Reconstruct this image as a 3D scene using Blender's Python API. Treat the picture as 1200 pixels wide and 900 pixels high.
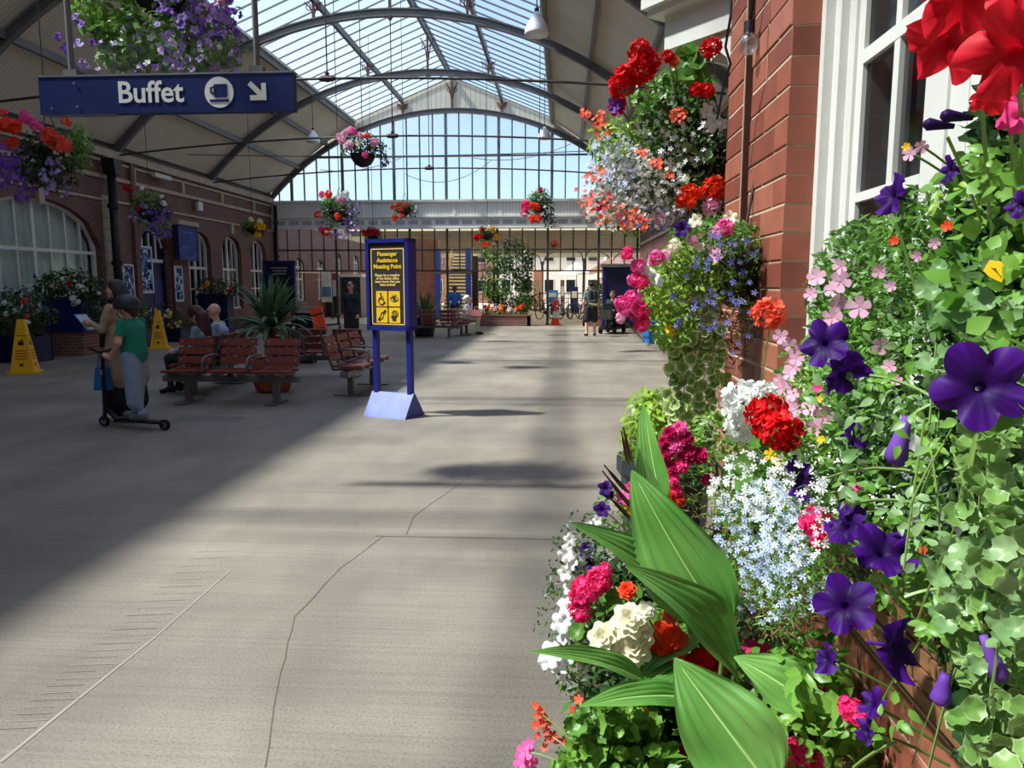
import bpy, math, random
import numpy as np
from mathutils import Vector, Matrix, Euler

for _o in list(bpy.data.objects):
    bpy.data.objects.remove(_o)
random.seed(7); rng = np.random.default_rng(7)
SC = bpy.context.scene; COL = SC.collection
# ------------------------------------------------------------------ camera
PITCH = math.atan(115/870); YAW = math.atan(0.069*math.cos(math.atan(115/870)))
CAMZ = 1.6
cam_d = bpy.data.cameras.new('camera'); cam_d.sensor_width = 36; cam_d.lens = 870/1200*36
cam_d.clip_start = .02; cam_d.clip_end = 600
cam = bpy.data.objects.new('camera', cam_d); COL.objects.link(cam)
cam.location = (0, 0, CAMZ); cam.rotation_euler = (math.pi/2-PITCH, 0, YAW)
SC.camera = cam
# ------------------------------------------------------------------ light
SC.view_settings.view_transform = 'Standard'; SC.view_settings.look = 'None'
SC.view_settings.gamma = 1; SC.view_settings.use_curve_mapping = False
SC.view_settings.exposure = 0.14
SUN_DIR = Vector((.72, .16, -1)).normalized()
w = bpy.data.worlds.new('sky'); SC.world = w; w.use_nodes = True
nt = w.node_tree; bg = nt.nodes['Background']
sky = nt.nodes.new('ShaderNodeTexSky'); sky.sky_type = 'NISHITA'; sky.sun_disc = False
sky.sun_elevation = math.asin(-SUN_DIR.z); sky.sun_rotation = math.atan2(-SUN_DIR.x, -SUN_DIR.y)
sky.air_density = 1.0; sky.dust_density = .4; sky.ozone_density = 1.6
tc = nt.nodes.new('ShaderNodeTexCoord'); nz = nt.nodes.new('ShaderNodeTexNoise')
nz.inputs['Scale'].default_value = 2.6; nz.inputs['Detail'].default_value = 5
nt.links.new(tc.outputs['Generated'], nz.inputs['Vector'])
mr = nt.nodes.new('ShaderNodeMapRange'); mr.inputs[1].default_value = .48; mr.inputs[2].default_value = .75
mr.inputs[3].default_value = .06; mr.inputs[4].default_value = .6
nt.links.new(nz.outputs['Fac'], mr.inputs[0])
mx = nt.nodes.new('ShaderNodeMix'); mx.data_type = 'RGBA'
mx.inputs['B'].default_value = (5.2, 5.4, 5.6, 1)
nt.links.new(mr.outputs[0], mx.inputs['Factor']); nt.links.new(sky.outputs[0], mx.inputs['A'])
nt.links.new(mx.outputs['Result'], bg.inputs['Color']); bg.inputs['Strength'].default_value = .25
sl = bpy.data.lights.new('sun', 'SUN'); sl.energy = 9.6; sl.angle = math.radians(2.6); sl.color = (1, .94, .84)
so = bpy.data.objects.new('sun', sl); COL.objects.link(so)
so.rotation_euler = SUN_DIR.to_track_quat('-Z', 'Y').to_euler(); so.location = (-20, -5, 25)

# ------------------------------------------------------------------ helpers: projection
CAMROT = Euler(cam.rotation_euler).to_matrix()
def ray(u, v):
    return CAMROT @ Vector(((u-600)/870, -(v-450)/870, -1))
def P(u, v, Y):
    d = ray(u, v); return Vector((0, 0, CAMZ)) + d*(Y/d.y)
def PX(u, v, X):
    d = ray(u, v); return Vector((0, 0, CAMZ)) + d*(X/d.x)
def PZ(u, v, z):
    d = ray(u, v); return Vector((0, 0, CAMZ)) + d*((z-CAMZ)/d.z)
def FL(u, v): return PZ(u, v, 0)

# ------------------------------------------------------------------ helpers: materials
def srgb(r, g, b):
    f = lambda c: (c/255/12.92 if c/255 <= .04045 else ((c/255+.055)/1.055)**2.4)
    return (f(r), f(g), f(b), 1)
MATS = {}
def mat(name, col, rough=.6, metal=0, var=0, scale=8, bump=0, spec=.4, stretch=None):
    if name in MATS: return MATS[name]
    m = bpy.data.materials.new(name); m.use_nodes = True; MATS[name] = m
    t = m.node_tree; b = t.nodes['Principled BSDF']
    c = srgb(*col); b.inputs['Base Color'].default_value = c
    b.inputs['Roughness'].default_value = rough; b.inputs['Metallic'].default_value = metal
    b.inputs['Specular IOR Level'].default_value = spec
    if var or bump:
        g = t.nodes.new('ShaderNodeNewGeometry'); n = t.nodes.new('ShaderNodeTexNoise')
        n.inputs['Scale'].default_value = scale; n.inputs['Detail'].default_value = 4
        src = g.outputs['Position']
        if stretch:
            mp = t.nodes.new('ShaderNodeMapping'); mp.inputs['Scale'].default_value = stretch
            t.links.new(src, mp.inputs[0]); src = mp.outputs[0]
        t.links.new(src, n.inputs['Vector'])
        if var:
            r = t.nodes.new('ShaderNodeValToRGB')
            r.color_ramp.elements[0].position = .3; r.color_ramp.elements[1].position = .7
            r.color_ramp.elements[0].color = tuple(x*(1-var) for x in c[:3])+(1,)
            r.color_ramp.elements[1].color = tuple(min(1, x*(1+var)) for x in c[:3])+(1,)
            t.links.new(n.outputs['Fac'], r.inputs[0]); t.links.new(r.outputs[0], b.inputs['Base Color'])
        if bump:
            bp = t.nodes.new('ShaderNodeBump'); bp.inputs['Strength'].default_value = bump
            bp.inputs['Distance'].default_value = .01
            t.links.new(n.outputs['Fac'], bp.inputs['Height']); t.links.new(bp.outputs[0], b.inputs['Normal'])
    return m
def leafmat(name, col, col2=None, trans=.35, rough=.4, scale=9, spec=.4, edge=None):
    """leaf or petal: gloss + light passing through; hue varies from leaf to leaf. edge: colour towards the rim (attribute 'rim')"""
    if name in MATS: return MATS[name]
    m = bpy.data.materials.new(name); m.use_nodes = True; MATS[name] = m
    t = m.node_tree; b = t.nodes['Principled BSDF']; out = t.nodes['Material Output']
    g = t.nodes.new('ShaderNodeNewGeometry'); n = t.nodes.new('ShaderNodeTexNoise')
    n.inputs['Scale'].default_value = scale; n.inputs['Detail'].default_value = 3
    t.links.new(g.outputs['Position'], n.inputs['Vector'])
    r = t.nodes.new('ShaderNodeValToRGB'); c = srgb(*col); c2 = srgb(*(col2 or [x*.72 for x in col]))
    r.color_ramp.elements[0].position = .32; r.color_ramp.elements[1].position = .68
    r.color_ramp.elements[0].color = c; r.color_ramp.elements[1].color = c2
    t.links.new(n.outputs['Fac'], r.inputs[0]); src = r.outputs[0]
    if edge:
        at = t.nodes.new('ShaderNodeAttribute'); at.attribute_name = 'rim'
        mr = t.nodes.new('ShaderNodeMapRange'); mr.inputs[1].default_value = edge[1]; mr.inputs[2].default_value = edge[2]
        t.links.new(at.outputs['Fac'], mr.inputs[0])
        mi = t.nodes.new('ShaderNodeMix'); mi.data_type = 'RGBA'; mi.inputs['B'].default_value = srgb(*edge[0])
        t.links.new(mr.outputs[0], mi.inputs['Factor']); t.links.new(src, mi.inputs['A']); src = mi.outputs['Result']
    t.links.new(src, b.inputs['Base Color'])
    b.inputs['Roughness'].default_value = rough; b.inputs['Specular IOR Level'].default_value = spec
    tr = t.nodes.new('ShaderNodeBsdfTranslucent'); t.links.new(src, tr.inputs['Color'])
    ms = t.nodes.new('ShaderNodeMixShader'); ms.inputs[0].default_value = trans
    t.links.new(b.outputs[0], ms.inputs[1]); t.links.new(tr.outputs[0], ms.inputs[2]); t.links.new(ms.outputs[0], out.inputs[0])
    return m
def glassmat(name, tint=(235, 245, 250), haze=.12, gloss=.06, hazecol=(220, 230, 240)):
    m = bpy.data.materials.new(name); m.use_nodes = True; MATS[name] = m
    t = m.node_tree; t.nodes.remove(t.nodes['Principled BSDF']); out = t.nodes['Material Output']
    a = t.nodes.new('ShaderNodeBsdfTransparent'); a.inputs[0].default_value = srgb(*tint)
    h = t.nodes.new('ShaderNodeBsdfTranslucent'); h.inputs[0].default_value = srgb(*hazecol)
    gl = t.nodes.new('ShaderNodeBsdfGlossy'); gl.inputs['Roughness'].default_value = .08
    m1 = t.nodes.new('ShaderNodeMixShader'); m1.inputs[0].default_value = haze
    m2 = t.nodes.new('ShaderNodeMixShader'); m2.inputs[0].default_value = gloss
    t.links.new(a.outputs[0], m1.inputs[1]); t.links.new(h.outputs[0], m1.inputs[2])
    t.links.new(m1.outputs[0], m2.inputs[1]); t.links.new(gl.outputs[0], m2.inputs[2]); t.links.new(m2.outputs[0], out.inputs[0])
    return m
def brickmat(name, axis, c1, c2, mortar, ms=.008):
    m = bpy.data.materials.new(name); m.use_nodes = True; MATS[name] = m
    t = m.node_tree; b = t.nodes['Principled BSDF']
    g = t.nodes.new('ShaderNodeNewGeometry'); s = t.nodes.new('ShaderNodeSeparateXYZ'); k = t.nodes.new('ShaderNodeCombineXYZ')
    t.links.new(g.outputs['Position'], s.inputs[0]); t.links.new(s.outputs[axis], k.inputs[0]); t.links.new(s.outputs[2], k.inputs[1])
    br = t.nodes.new('ShaderNodeTexBrick'); br.inputs['Scale'].default_value = 1
    br.inputs['Brick Width'].default_value = .225; br.inputs['Row Height'].default_value = .075; br.inputs['Mortar Size'].default_value = ms
    br.inputs['Color1'].default_value = srgb(*c1); br.inputs['Color2'].default_value = srgb(*c2); br.inputs['Mortar'].default_value = srgb(*mortar)
    t.links.new(k.outputs[0], br.inputs['Vector'])
    n = t.nodes.new('ShaderNodeTexNoise'); n.inputs['Scale'].default_value = 1.3; n.inputs['Detail'].default_value = 5
    t.links.new(g.outputs['Position'], n.inputs['Vector'])
    mi = t.nodes.new('ShaderNodeMix'); mi.data_type = 'RGBA'; mi.blend_type = 'MULTIPLY'; mi.inputs['Factor'].default_value = .5
    t.links.new(br.outputs[0], mi.inputs['A']); t.links.new(n.outputs['Color'], mi.inputs['B'])
    hs = t.nodes.new('ShaderNodeHueSaturation'); hs.inputs['Saturation'].default_value = .9; hs.inputs['Value'].default_value = 1.4
    t.links.new(mi.outputs['Result'], hs.inputs['Color']); t.links.new(hs.outputs[0], b.inputs['Base Color'])
    b.inputs['Roughness'].default_value = .75
    bp = t.nodes.new('ShaderNodeBump'); bp.inputs['Strength'].default_value = .3; bp.inputs['Distance'].default_value = .01; bp.invert = True
    t.links.new(br.outputs['Fac'], bp.inputs['Height']); t.links.new(bp.outputs[0], b.inputs['Normal'])
    return m

# ------------------------------------------------------------------ helpers: meshes
class MB:
    def __init__(s): s.v = []; s.f = []; s.m = []; s.mi = 0
    def add(s, vs, fs):
        o = len(s.v); s.v += [tuple(x) for x in vs]; s.f += [tuple(i+o for i in f) for f in fs]; s.m += [s.mi]*len(fs); return s
    def box(s, c, d, R=None):
        x, y, z = d[0]/2, d[1]/2, d[2]/2
        vs = [Vector(p) for p in ((-x,-y,-z),(x,-y,-z),(x,y,-z),(-x,y,-z),(-x,-y,z),(x,-y,z),(x,y,z),(-x,y,z))]
        if R is not None: vs = [R @ p for p in vs]
        c = Vector(c)
        return s.add([p+c for p in vs], [(0,3,2,1),(4,5,6,7),(0,1,5,4),(1,2,6,5),(2,3,7,6),(3,0,4,7)])
    def b2(s, p, q): return s.box([(a+b)/2 for a, b in zip(p, q)], [abs(b-a) for a, b in zip(p, q)])
    def bar(s, a, b, wd, dp, up=(0,0,1)):
        """rectangular bar from a to b"""
        a, b = Vector(a), Vector(b); t = (b-a).normalized(); u = Vector(up)
        if abs(t.dot(u)) > .98: u = Vector((1,0,0))
        r = t.cross(u).normalized(); u = r.cross(t)
        R = Matrix((r, t, u)).transposed()
        return s.box((a+b)/2, (wd, (b-a).length, dp), R)
    def tube(s, pts, r, n=6, cap=True, closed=False):
        pts = [Vector(p) for p in pts]; N = len(pts); rs = r if isinstance(r, (list, tuple)) else [r]*N
        vs = []; prev = None
        for i, p in enumerate(pts):
            if closed: t = pts[(i+1) % N]-pts[i-1]
            else: t = pts[min(i+1, N-1)]-pts[max(i-1, 0)]
            t = t.normalized() if t.length > 1e-9 else Vector((0,0,1))
            if prev is None:
                u = t.cross(Vector((0,0,1)))
                if u.length < .05: u = t.cross(Vector((1,0,0)))
            else: u = prev-t*prev.dot(t)
            u.normalize(); prev = u; wv = t.cross(u)
            for k in range(n):
                a = 2*math.pi*k/n; vs.append(p+(u*math.cos(a)+wv*math.sin(a))*rs[i])
        fs = []
        for i in range(N if closed else N-1):
            j = (i+1) % N
            for k in range(n): fs.append((i*n+k, i*n+(k+1) % n, j*n+(k+1) % n, j*n+k))
        if cap and not closed: fs += [tuple(range(n))[::-1], tuple((N-1)*n+k for k in range(n))]
        return s.add(vs, fs)
    def lathe(s, prof, n=16, c=(0,0,0), R=None, cap=True):
        vs = []; c = Vector(c)
        for r, z in prof:
            for k in range(n):
                a = 2*math.pi*k/n; p = Vector((r*math.cos(a), r*math.sin(a), z)); vs.append((R @ p if R else p)+c)
        fs = [(i*n+k, i*n+(k+1) % n, (i+1)*n+(k+1) % n, (i+1)*n+k) for i in range(len(prof)-1) for k in range(n)]
        if cap: fs += [tuple(range(n))[::-1], tuple((len(prof)-1)*n+k for k in range(n))]
        return s.add(vs, fs)
    def prism(s, poly, fn, d0, d1):
        """poly: 2-D outline; fn(a, b, d) -> 3-D"""
        n = len(poly); vs = [fn(a, b, d0) for a, b in poly]+[fn(a, b, d1) for a, b in poly]
        return s.add(vs, [tuple(range(n)), tuple(range(n, 2*n))[::-1]]+[(i, i+n, (i+1) % n+n, (i+1) % n) for i in range(n)])
    def mesh(s, name):
        m = bpy.data.meshes.new(name); m.from_pydata(s.v, [], s.f)
        if any(s.m): m.polygons.foreach_set('material_index', s.m)
        m.update(); return m
    def build(s, name, mats, parent=None, smooth=False, loc=None, fix=True):
        m = s.mesh(name)
        if fix:
            import bmesh
            b = bmesh.new(); b.from_mesh(m); bmesh.ops.recalc_face_normals(b, faces=b.faces); b.to_mesh(m); b.free()
        return mkobj(name, m, mats, parent, smooth, loc)
def mkobj(name, m, mats=None, parent=None, smooth=False, loc=None):
    if mats is not None and not m.materials:
        for k in (mats if isinstance(mats, (list, tuple)) else [mats]): m.materials.append(k)
    if smooth: m.polygons.foreach_set('use_smooth', [True]*len(m.polygons)); m.update()
    o = bpy.data.objects.new(name, m); COL.objects.link(o)
    if parent: o.parent = parent
    if loc is not None: o.location = loc
    return o
def tag(o, label, cat, group=None, kind=None):
    o['label'] = label
    if cat: o['category'] = cat
    if group: o['group'] = group
    if kind: o['kind'] = kind
    return o
def thing(name, label, cat, loc=(0,0,0), rz=0, group=None):
    o = bpy.data.objects.new(name, None); COL.objects.link(o); o.empty_display_size = .1
    o.location = loc; o.rotation_euler = (0, 0, rz); return tag(o, label, cat, group)
def struct(o): o['kind'] = 'structure'; return o
def sempty(name, loc=(0,0,0)):
    o = bpy.data.objects.new(name, None); COL.objects.link(o); o.location = loc; return struct(o)
def copy_tree(o, parent=None):
    c = o.copy(); COL.objects.link(c)
    if parent: c.parent = parent
    for ch in list(o.children): copy_tree(ch, c)
    return c
def np_mesh(name, V, F, mi=None, attr=None):
    V = np.asarray(V, np.float32); F = np.asarray(F, np.int32); k = F.shape[1]
    m = bpy.data.meshes.new(name); m.vertices.add(len(V)); m.vertices.foreach_set('co', V.ravel())
    m.loops.add(F.size); m.loops.foreach_set('vertex_index', F.ravel())
    m.polygons.add(len(F)); m.polygons.foreach_set('loop_start', np.arange(0, F.size, k, dtype=np.int32))
    if mi is not None: m.polygons.foreach_set('material_index', np.asarray(mi, np.int32))
    if attr is not None:
        a = m.attributes.new('rim', 'FLOAT', 'POINT'); a.data.foreach_set('value', np.asarray(attr, np.float32))
    m.update(calc_edges=True); m.validate(); return m
def textmesh(txt, size, m, parent, loc, rot=(math.pi/2, 0, 0), name='lettering', bold=0, sx=1, align='CENTER', line=1.0):
    c = bpy.data.curves.new('t', 'FONT'); c.body = txt; c.size = size; c.offset = bold; c.align_x = align; c.align_y = 'CENTER'
    c.extrude = .0015; c.resolution_u = 3; c.space_line = line
    o = bpy.data.objects.new('t', c); COL.objects.link(o)
    bpy.context.view_layer.update()
    me = bpy.data.meshes.new_from_object(o.evaluated_get(bpy.context.evaluated_depsgraph_get()))
    bpy.data.objects.remove(o); bpy.data.curves.remove(c); me.materials.clear()
    o = mkobj(name, me, m, parent); o.location = loc; o.rotation_euler = rot; o.scale = (sx, 1, 1); return o
def frames(N, spin):
    """rotation matrices whose z axis is N (n,3), spun by spin"""
    N = N/np.maximum(np.linalg.norm(N, axis=1, keepdims=True), 1e-9)
    A = np.where(np.abs(N[:, 2:3]) < .95, np.array([[0, 0, 1.]]), np.array([[1., 0, 0]]))
    U = np.cross(A, N); U /= np.linalg.norm(U, axis=1, keepdims=True); W = np.cross(N, U)
    c, s = np.cos(spin)[:, None], np.sin(spin)[:, None]
    return np.stack([U*c+W*s, -U*s+W*c, N], axis=2)
def scatter(T, pos, N, size, spin=None):
    """copies of template T=(verts, quads, rim) joined: returns V, F, rim"""
    tv, tf, tr = T; n = len(pos)
    if spin is None: spin = rng.uniform(0, 6.283, n)
    R = frames(np.asarray(N, float), spin)
    V = np.einsum('nij,kj->nki', R, tv)*np.asarray(size)[:, None, None]+np.asarray(pos)[:, None, :]
    F = tf[None]+(np.arange(n)*len(tv))[:, None, None]
    return V.reshape(-1, 3), F.reshape(-1, 4), np.tile(tr, n)
def joined(name, parts, mats, parent, stuff=True, smooth=False):
    """parts: list of (V, F, rim, matindex)"""
    o = 0; V = []; F = []; A = []; I = []
    for v, f, a, i in parts:
        V.append(v); F.append(f+o); A.append(a); I.append(np.full(len(f), i)); o += len(v)
    m = np_mesh(name, np.concatenate(V), np.concatenate(F), np.concatenate(I), np.concatenate(A))
    ob = mkobj(name, m, mats, parent, smooth)
    if stuff: ob['kind'] = 'stuff'
    return ob
# ================================================================== materials
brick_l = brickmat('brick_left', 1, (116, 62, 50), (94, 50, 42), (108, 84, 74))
brick_f = brickmat('brick_far', 0, (140, 78, 62), (112, 60, 50), (150, 125, 110))
stone = mat('stone', (176, 158, 136), .85, var=.15, scale=5)
steel = mat('steel_grey', (108, 106, 106), .5, var=.12, scale=6)
steel_d = mat('steel_dark', (62, 56, 56), .5, var=.2, scale=7)
rust = mat('red_oxide', (104, 58, 52), .6)
white = mat('white_paint', (214, 212, 206), .45, var=.04, scale=9)
offwhite = mat('offwhite_paint', (205, 200, 188), .6, var=.08, scale=4)
girder = mat('girder_paint', (232, 230, 224), .55, var=.06, scale=3)
navy = mat('navy', (28, 36, 104), .4, var=.1, scale=5)
navy_d = mat('navy_dark', (22, 26, 66), .45, var=.12)
black = mat('black', (22, 22, 24), .5)
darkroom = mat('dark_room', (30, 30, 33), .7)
chrome = mat('galvanised', (150, 152, 152), .35, .7, var=.1)
glass_roof = glassmat('roof_glass', (226, 238, 244), .12, .03)
glass_gable = glassmat('gable_glass', (232, 241, 244), .3, .03, (226, 234, 240))
glass_clear = glassmat('clear_glass', (238, 244, 244), .03, .06)
glass_win = mat('window_glass', (30, 34, 38), .08, spec=.6)
# boarded ceiling: planks run down the slope, narrow grooves between them
def boards(name, axis, period, col):
    m = mat(name, col, .65, var=.07, scale=1.2); t = m.node_tree; b = t.nodes['Principled BSDF']
    g = t.nodes.new('ShaderNodeNewGeometry'); s = t.nodes.new('ShaderNodeSeparateXYZ'); t.links.new(g.outputs['Position'], s.inputs[0])
    k = t.nodes.new('ShaderNodeMath'); k.operation = 'MULTIPLY'; k.inputs[1].default_value = 1/period; t.links.new(s.outputs[axis], k.inputs[0])
    f = t.nodes.new('ShaderNodeMath'); f.operation = 'FRACT'; t.links.new(k.outputs[0], f.inputs[0])
    c = t.nodes.new('ShaderNodeMath'); c.operation = 'COMPARE'; c.inputs[1].default_value = .5; c.inputs[2].default_value = .44; t.links.new(f.outputs[0], c.inputs[0])
    old = b.inputs['Base Color'].links[0].from_socket
    mi = t.nodes.new('ShaderNodeMix'); mi.data_type = 'RGBA'; mi.inputs['A'].default_value = tuple(x*.62 for x in srgb(*col)[:3])+(1,)
    t.links.new(c.outputs[0], mi.inputs['Factor']); t.links.new(old, mi.inputs['B']); t.links.new(mi.outputs['Result'], b.inputs['Base Color'])
    bp = t.nodes.new('ShaderNodeBump'); bp.inputs['Strength'].default_value = .5; bp.inputs['Distance'].default_value = .012
    t.links.new(c.outputs[0], bp.inputs['Height']); t.links.new(bp.outputs[0], b.inputs['Normal'])
    return m
ceil_boards = boards('ceiling_boards', 1, .115, (204, 195, 178))
gable_boards = boards('gable_boards', 0, .2, (216, 208, 190))

# concrete floor: broad stains, fine aggregate and brushed ridges across the concourse
def floor_material():
    m = bpy.data.materials.new('concrete'); m.use_nodes = True; t = m.node_tree; b = t.nodes['Principled BSDF']
    g = t.nodes.new('ShaderNodeNewGeometry')
    def noise(sc, det, mp=None):
        n = t.nodes.new('ShaderNodeTexNoise'); n.inputs['Scale'].default_value = sc; n.inputs['Detail'].default_value = det
        if mp:
            k = t.nodes.new('ShaderNodeMapping'); k.inputs['Scale'].default_value = mp; t.links.new(g.outputs['Position'], k.inputs[0]); t.links.new(k.outputs[0], n.inputs['Vector'])
        else: t.links.new(g.outputs['Position'], n.inputs['Vector'])
        return n
    def ramp(n, p0, c0, p1, c1):
        r = t.nodes.new('ShaderNodeValToRGB'); r.color_ramp.elements[0].position = p0; r.color_ramp.elements[1].position = p1
        r.color_ramp.elements[0].color = c0; r.color_ramp.elements[1].color = c1; t.links.new(n.outputs['Fac'], r.inputs[0]); return r
    def mul(a, bb, f):
        x = t.nodes.new('ShaderNodeMix'); x.data_type = 'RGBA'; x.blend_type = 'MULTIPLY'; x.inputs['Factor'].default_value = f
        t.links.new(a, x.inputs['A']); t.links.new(bb, x.inputs['B']); return x.outputs['Result']
    base = ramp(noise(.55, 6), .3, srgb(130, 121, 112), .72, srgb(168, 156, 141))
    spk = ramp(noise(95, 2), .36, (.45, .44, .43, 1), .52, (1, 1, 1, 1))
    brn = noise(1, 3, (.8, 42, 1)); brs = ramp(brn, .35, (.72, .71, .7, 1), .6, (1, 1, 1, 1))
    st = ramp(noise(1.7, 5, (1, .45, 1)), .35, (.74, .73, .72, 1), .6, (1, 1, 1, 1))
    c = mul(base.outputs[0], spk.outputs[0], .45); c = mul(c, brs.outputs[0], .45); c = mul(c, st.outputs[0], .8)
    t.links.new(c, b.inputs['Base Color']); b.inputs['Roughness'].default_value = .62; b.inputs['Specular IOR Level'].default_value = .35
    bp = t.nodes.new('ShaderNodeBump'); bp.inputs['Strength'].default_value = .25; bp.inputs['Distance'].default_value = .006
    t.links.new(brn.outputs['Fac'], bp.inputs['Height']); t.links.new(bp.outputs[0], b.inputs['Normal'])
    return m
concrete = floor_material()
# ================================================================== floor
XL, XR, XC, YG, YB = -12.2, 3.1, -4.55, 31.0, -7.5
m = MB(); m.add([(-13, -9, 0), (4.5, -9, 0), (4.5, 31.4, 0), (-13, 31.4, 0)], [(0,1,2,3)])
floor = tag(m.build('floor', concrete), 'worn brushed concrete concourse floor with a long crack', None, kind='structure')
crackm = mat('crack', (104, 96, 88), .9)
jointm = mat('pale_joint', (154, 146, 135), .9); fainm = mat('faint_mark', (130, 122, 113), .9)
def strip(name, pix, wd, mt, z=.002, jit=0):
    pts = [PZ(u, v, z) for u, v in pix]; q = []
    for a, b in zip(pts, pts[1:]):
        n = max(1, int((b-a).length/.12)) if jit else 1
        for i in range(n): q.append(a.lerp(b, i/n)+Vector((random.uniform(-jit, jit), random.uniform(-jit, jit), 0)))
    q.append(pts[-1]); vs = []; fs = []
    for i, p in enumerate(q):
        t = (q[min(i+1, len(q)-1)]-q[max(i-1, 0)]).normalized(); s = Vector((-t.y, t.x, 0))*wd/2*random.uniform(.6, 1.3)
        vs += [p-s, p+s]
        if i: fs.append((2*i-2, 2*i-1, 2*i+1, 2*i))
    return MB().add(vs, fs).build(name, mt, floor)
strip('floor_crack', [(312, 898), (318, 850), (330, 790), (345, 722), (400, 665), (450, 628)], .0045, crackm, jit=.006)
strip('floor_crack', [(476, 626), (484, 606), (508, 588), (548, 560), (552, 545)], .006, crackm, jit=.006)
strip('floor_joint', [(440, 628), (560, 630), (690, 633)], .009, crackm, jit=.002)
strip('floor_joint', [(0, 893), (90, 820), (180, 748), (270, 668)], .013, jointm)
for i in range(26):
    u = 10+i*9.4; v = 872-i*8.3; strip('trowel_mark', [(u-12, v-18), (u+26+random.uniform(0, 20), v-20)], .004, jointm if i % 2 else fainm)
m = MB(); c = FL(245, 491)
m.b2((c.x-.42, c.y-.16, .0005), (c.x+.42, c.y+.16, .004)); m.build('cover_plate', mat('cover_plate', (116, 110, 104), .7, var=.15), floor)
m = MB()
for s in (-1, 1): m.b2((c.x-.44, c.y+s*.17-.012, .0005), (c.x+.44, c.y+s*.17+.012, .006)); m.b2((c.x+s*.43-.012, c.y-.18, .0005), (c.x+s*.43+.012, c.y+.18, .006))
m.build('cover_frame', jointm, floor)

# ================================================================== roof
ceiling = tag(sempty('ceiling'), 'arched station roof of white boards with a glazed ridge lantern', None)
HS = (XR-XL)/2; ZS, ZP = 5.1, 8.55; RA = (HS*HS+(ZP-ZS)**2)/(2*(ZP-ZS)); ZC = ZP-RA
def arch_z(x, r=RA): return ZC+math.sqrt(max(0, r*r-(x-XC)**2))
GE = 4.05; ZE = 8.22; ZR = 9.95                   # glazing eave half width, eave and ridge height
RIBS = [YG-5.5*i for i in range(0, 7)] + [YB]
RIBS = sorted(set([31.0, 25.55, 20.1, 14.6, 9.1, 3.6, -1.9, -8.1]))
def roof_poly(sgn):
    return [(XC+sgn*(HS+.25), 5.2), (XC+sgn*6.4, 6.55), (XC+sgn*5.2, 7.45), (XC+sgn*GE, ZE-.02)]
for sgn in (-1, 1):
    pl = roof_poly(sgn)
    for y0, y1 in zip(RIBS, RIBS[1:]):
        m = MB()
        for (xa, za), (xb, zb) in zip(pl, pl[1:]):
            n = Vector((za-zb, 0, xb-xa)).normalized(); n = n if n.z > 0 else -n; t = n*.06
            q = [(xa, y0, za), (xb, y0, zb), (xb, y1, zb), (xa, y1, za)]
            m.add(q+[tuple(Vector(p)+t) for p in q], [(0,1,2,3), (7,6,5,4), (0,4,5,1), (1,5,6,2), (2,6,7,3), (3,7,4,0)])
        m.build('ceiling_panel', ceil_boards, ceiling)
    for i, (x, z) in enumerate(pl):
        if i == 0: continue
        m = MB(); m.bar((x, RIBS[0], z-.09), (x, RIBS[-1], z-.09), .09, .16); m.build('purlin', steel, ceiling)
    m = MB(); x, z = pl[-1]; m.b2((x-.11, RIBS[0], z+.02), (x+.11, RIBS[-1], z+.1)); m.build('gutter', mat('gutter_lead', (196, 196, 194), .5), ceiling)
NP = 66; ys = np.linspace(RIBS[0], RIBS[-1], NP+1); pw = ys[1]-ys[0]
for sgn in (-1, 1):
    a, b = Vector((XC+sgn*GE, 0, ZE+.08)), Vector((XC, 0, ZR))
    pm = MB().add([(a.x, -pw/2+.012, a.z), (b.x, -pw/2+.012, b.z), (b.x, pw/2-.012, b.z), (a.x, pw/2-.012, a.z)], [(0,1,2,3)]).mesh('pane')
    bm_ = MB(); bm_.bar((a.x, 0, a.z-.01), (b.x, 0, b.z-.01), .022, .045); bm_ = bm_.mesh('glazing_bar')
    for i in range(NP+1):
        mkobj('glazing_bar', bm_, steel, ceiling, loc=(0, ys[i], 0))
        if i < NP: mkobj('pane', pm, glass_roof, ceiling, loc=(0, ys[i]+pw/2, 0))
    for f in (.5,):
        p = a.lerp(b, f); m = MB(); m.bar((p.x, RIBS[0], p.z-.1), (p.x, RIBS[-1], p.z-.1), .1, .18); m.build('purlin', steel, ceiling)
m = MB(); m.bar((XC, RIBS[0], ZR-.07), (XC, RIBS[-1], ZR-.07), .09, .18); m.b2((XC-.08, RIBS[0], ZR+.01), (XC+.08, RIBS[-1], ZR+.05)); m.build('ridge_beam', steel, ceiling)
ribm = MB(); NA = 40; A0 = math.asin(HS/RA)
for k in range(NA):
    a0, a1 = -A0+2*A0*k/NA, -A0+2*A0*(k+1)/NA
    def rp(a, r): return (XC+r*math.sin(a), ZC+r*math.cos(a))
    for r0, r1, wd in ((RA-.02, RA+.02, .13), (RA+.02, RA+.15, .03), (RA+.15, RA+.185, .13)):
        q = [rp(a0, r0), rp(a1, r0), rp(a1, r1), rp(a0, r1)]
        ribm.prism(q, lambda x, z, d: (x, d, z), -wd/2, wd/2)
ribm = ribm.mesh('rib')
strm = {}
def strut_mesh(x, z0, z1):
    m = MB(); m.box((x, 0, (z0+z1)/2), (.07, .07, z1-z0))
    for s in (-1, 1):
        h = z1-z0
        m.tube([(x+s*(.04+.2*t*t)*1.0, 0, z0+h*(.35+.63*t)) for t in np.linspace(0, 1, 6)], .018, 4)
        cy, r = z1-.28*h, .1
        m.tube([(x+s*(.13+r*.6*math.cos(a)), 0, cy+r*math.sin(a)) for a in np.linspace(0, 6.283, 9)[:-1]], .014, 4, closed=True)
    return m.mesh('strut')
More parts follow.
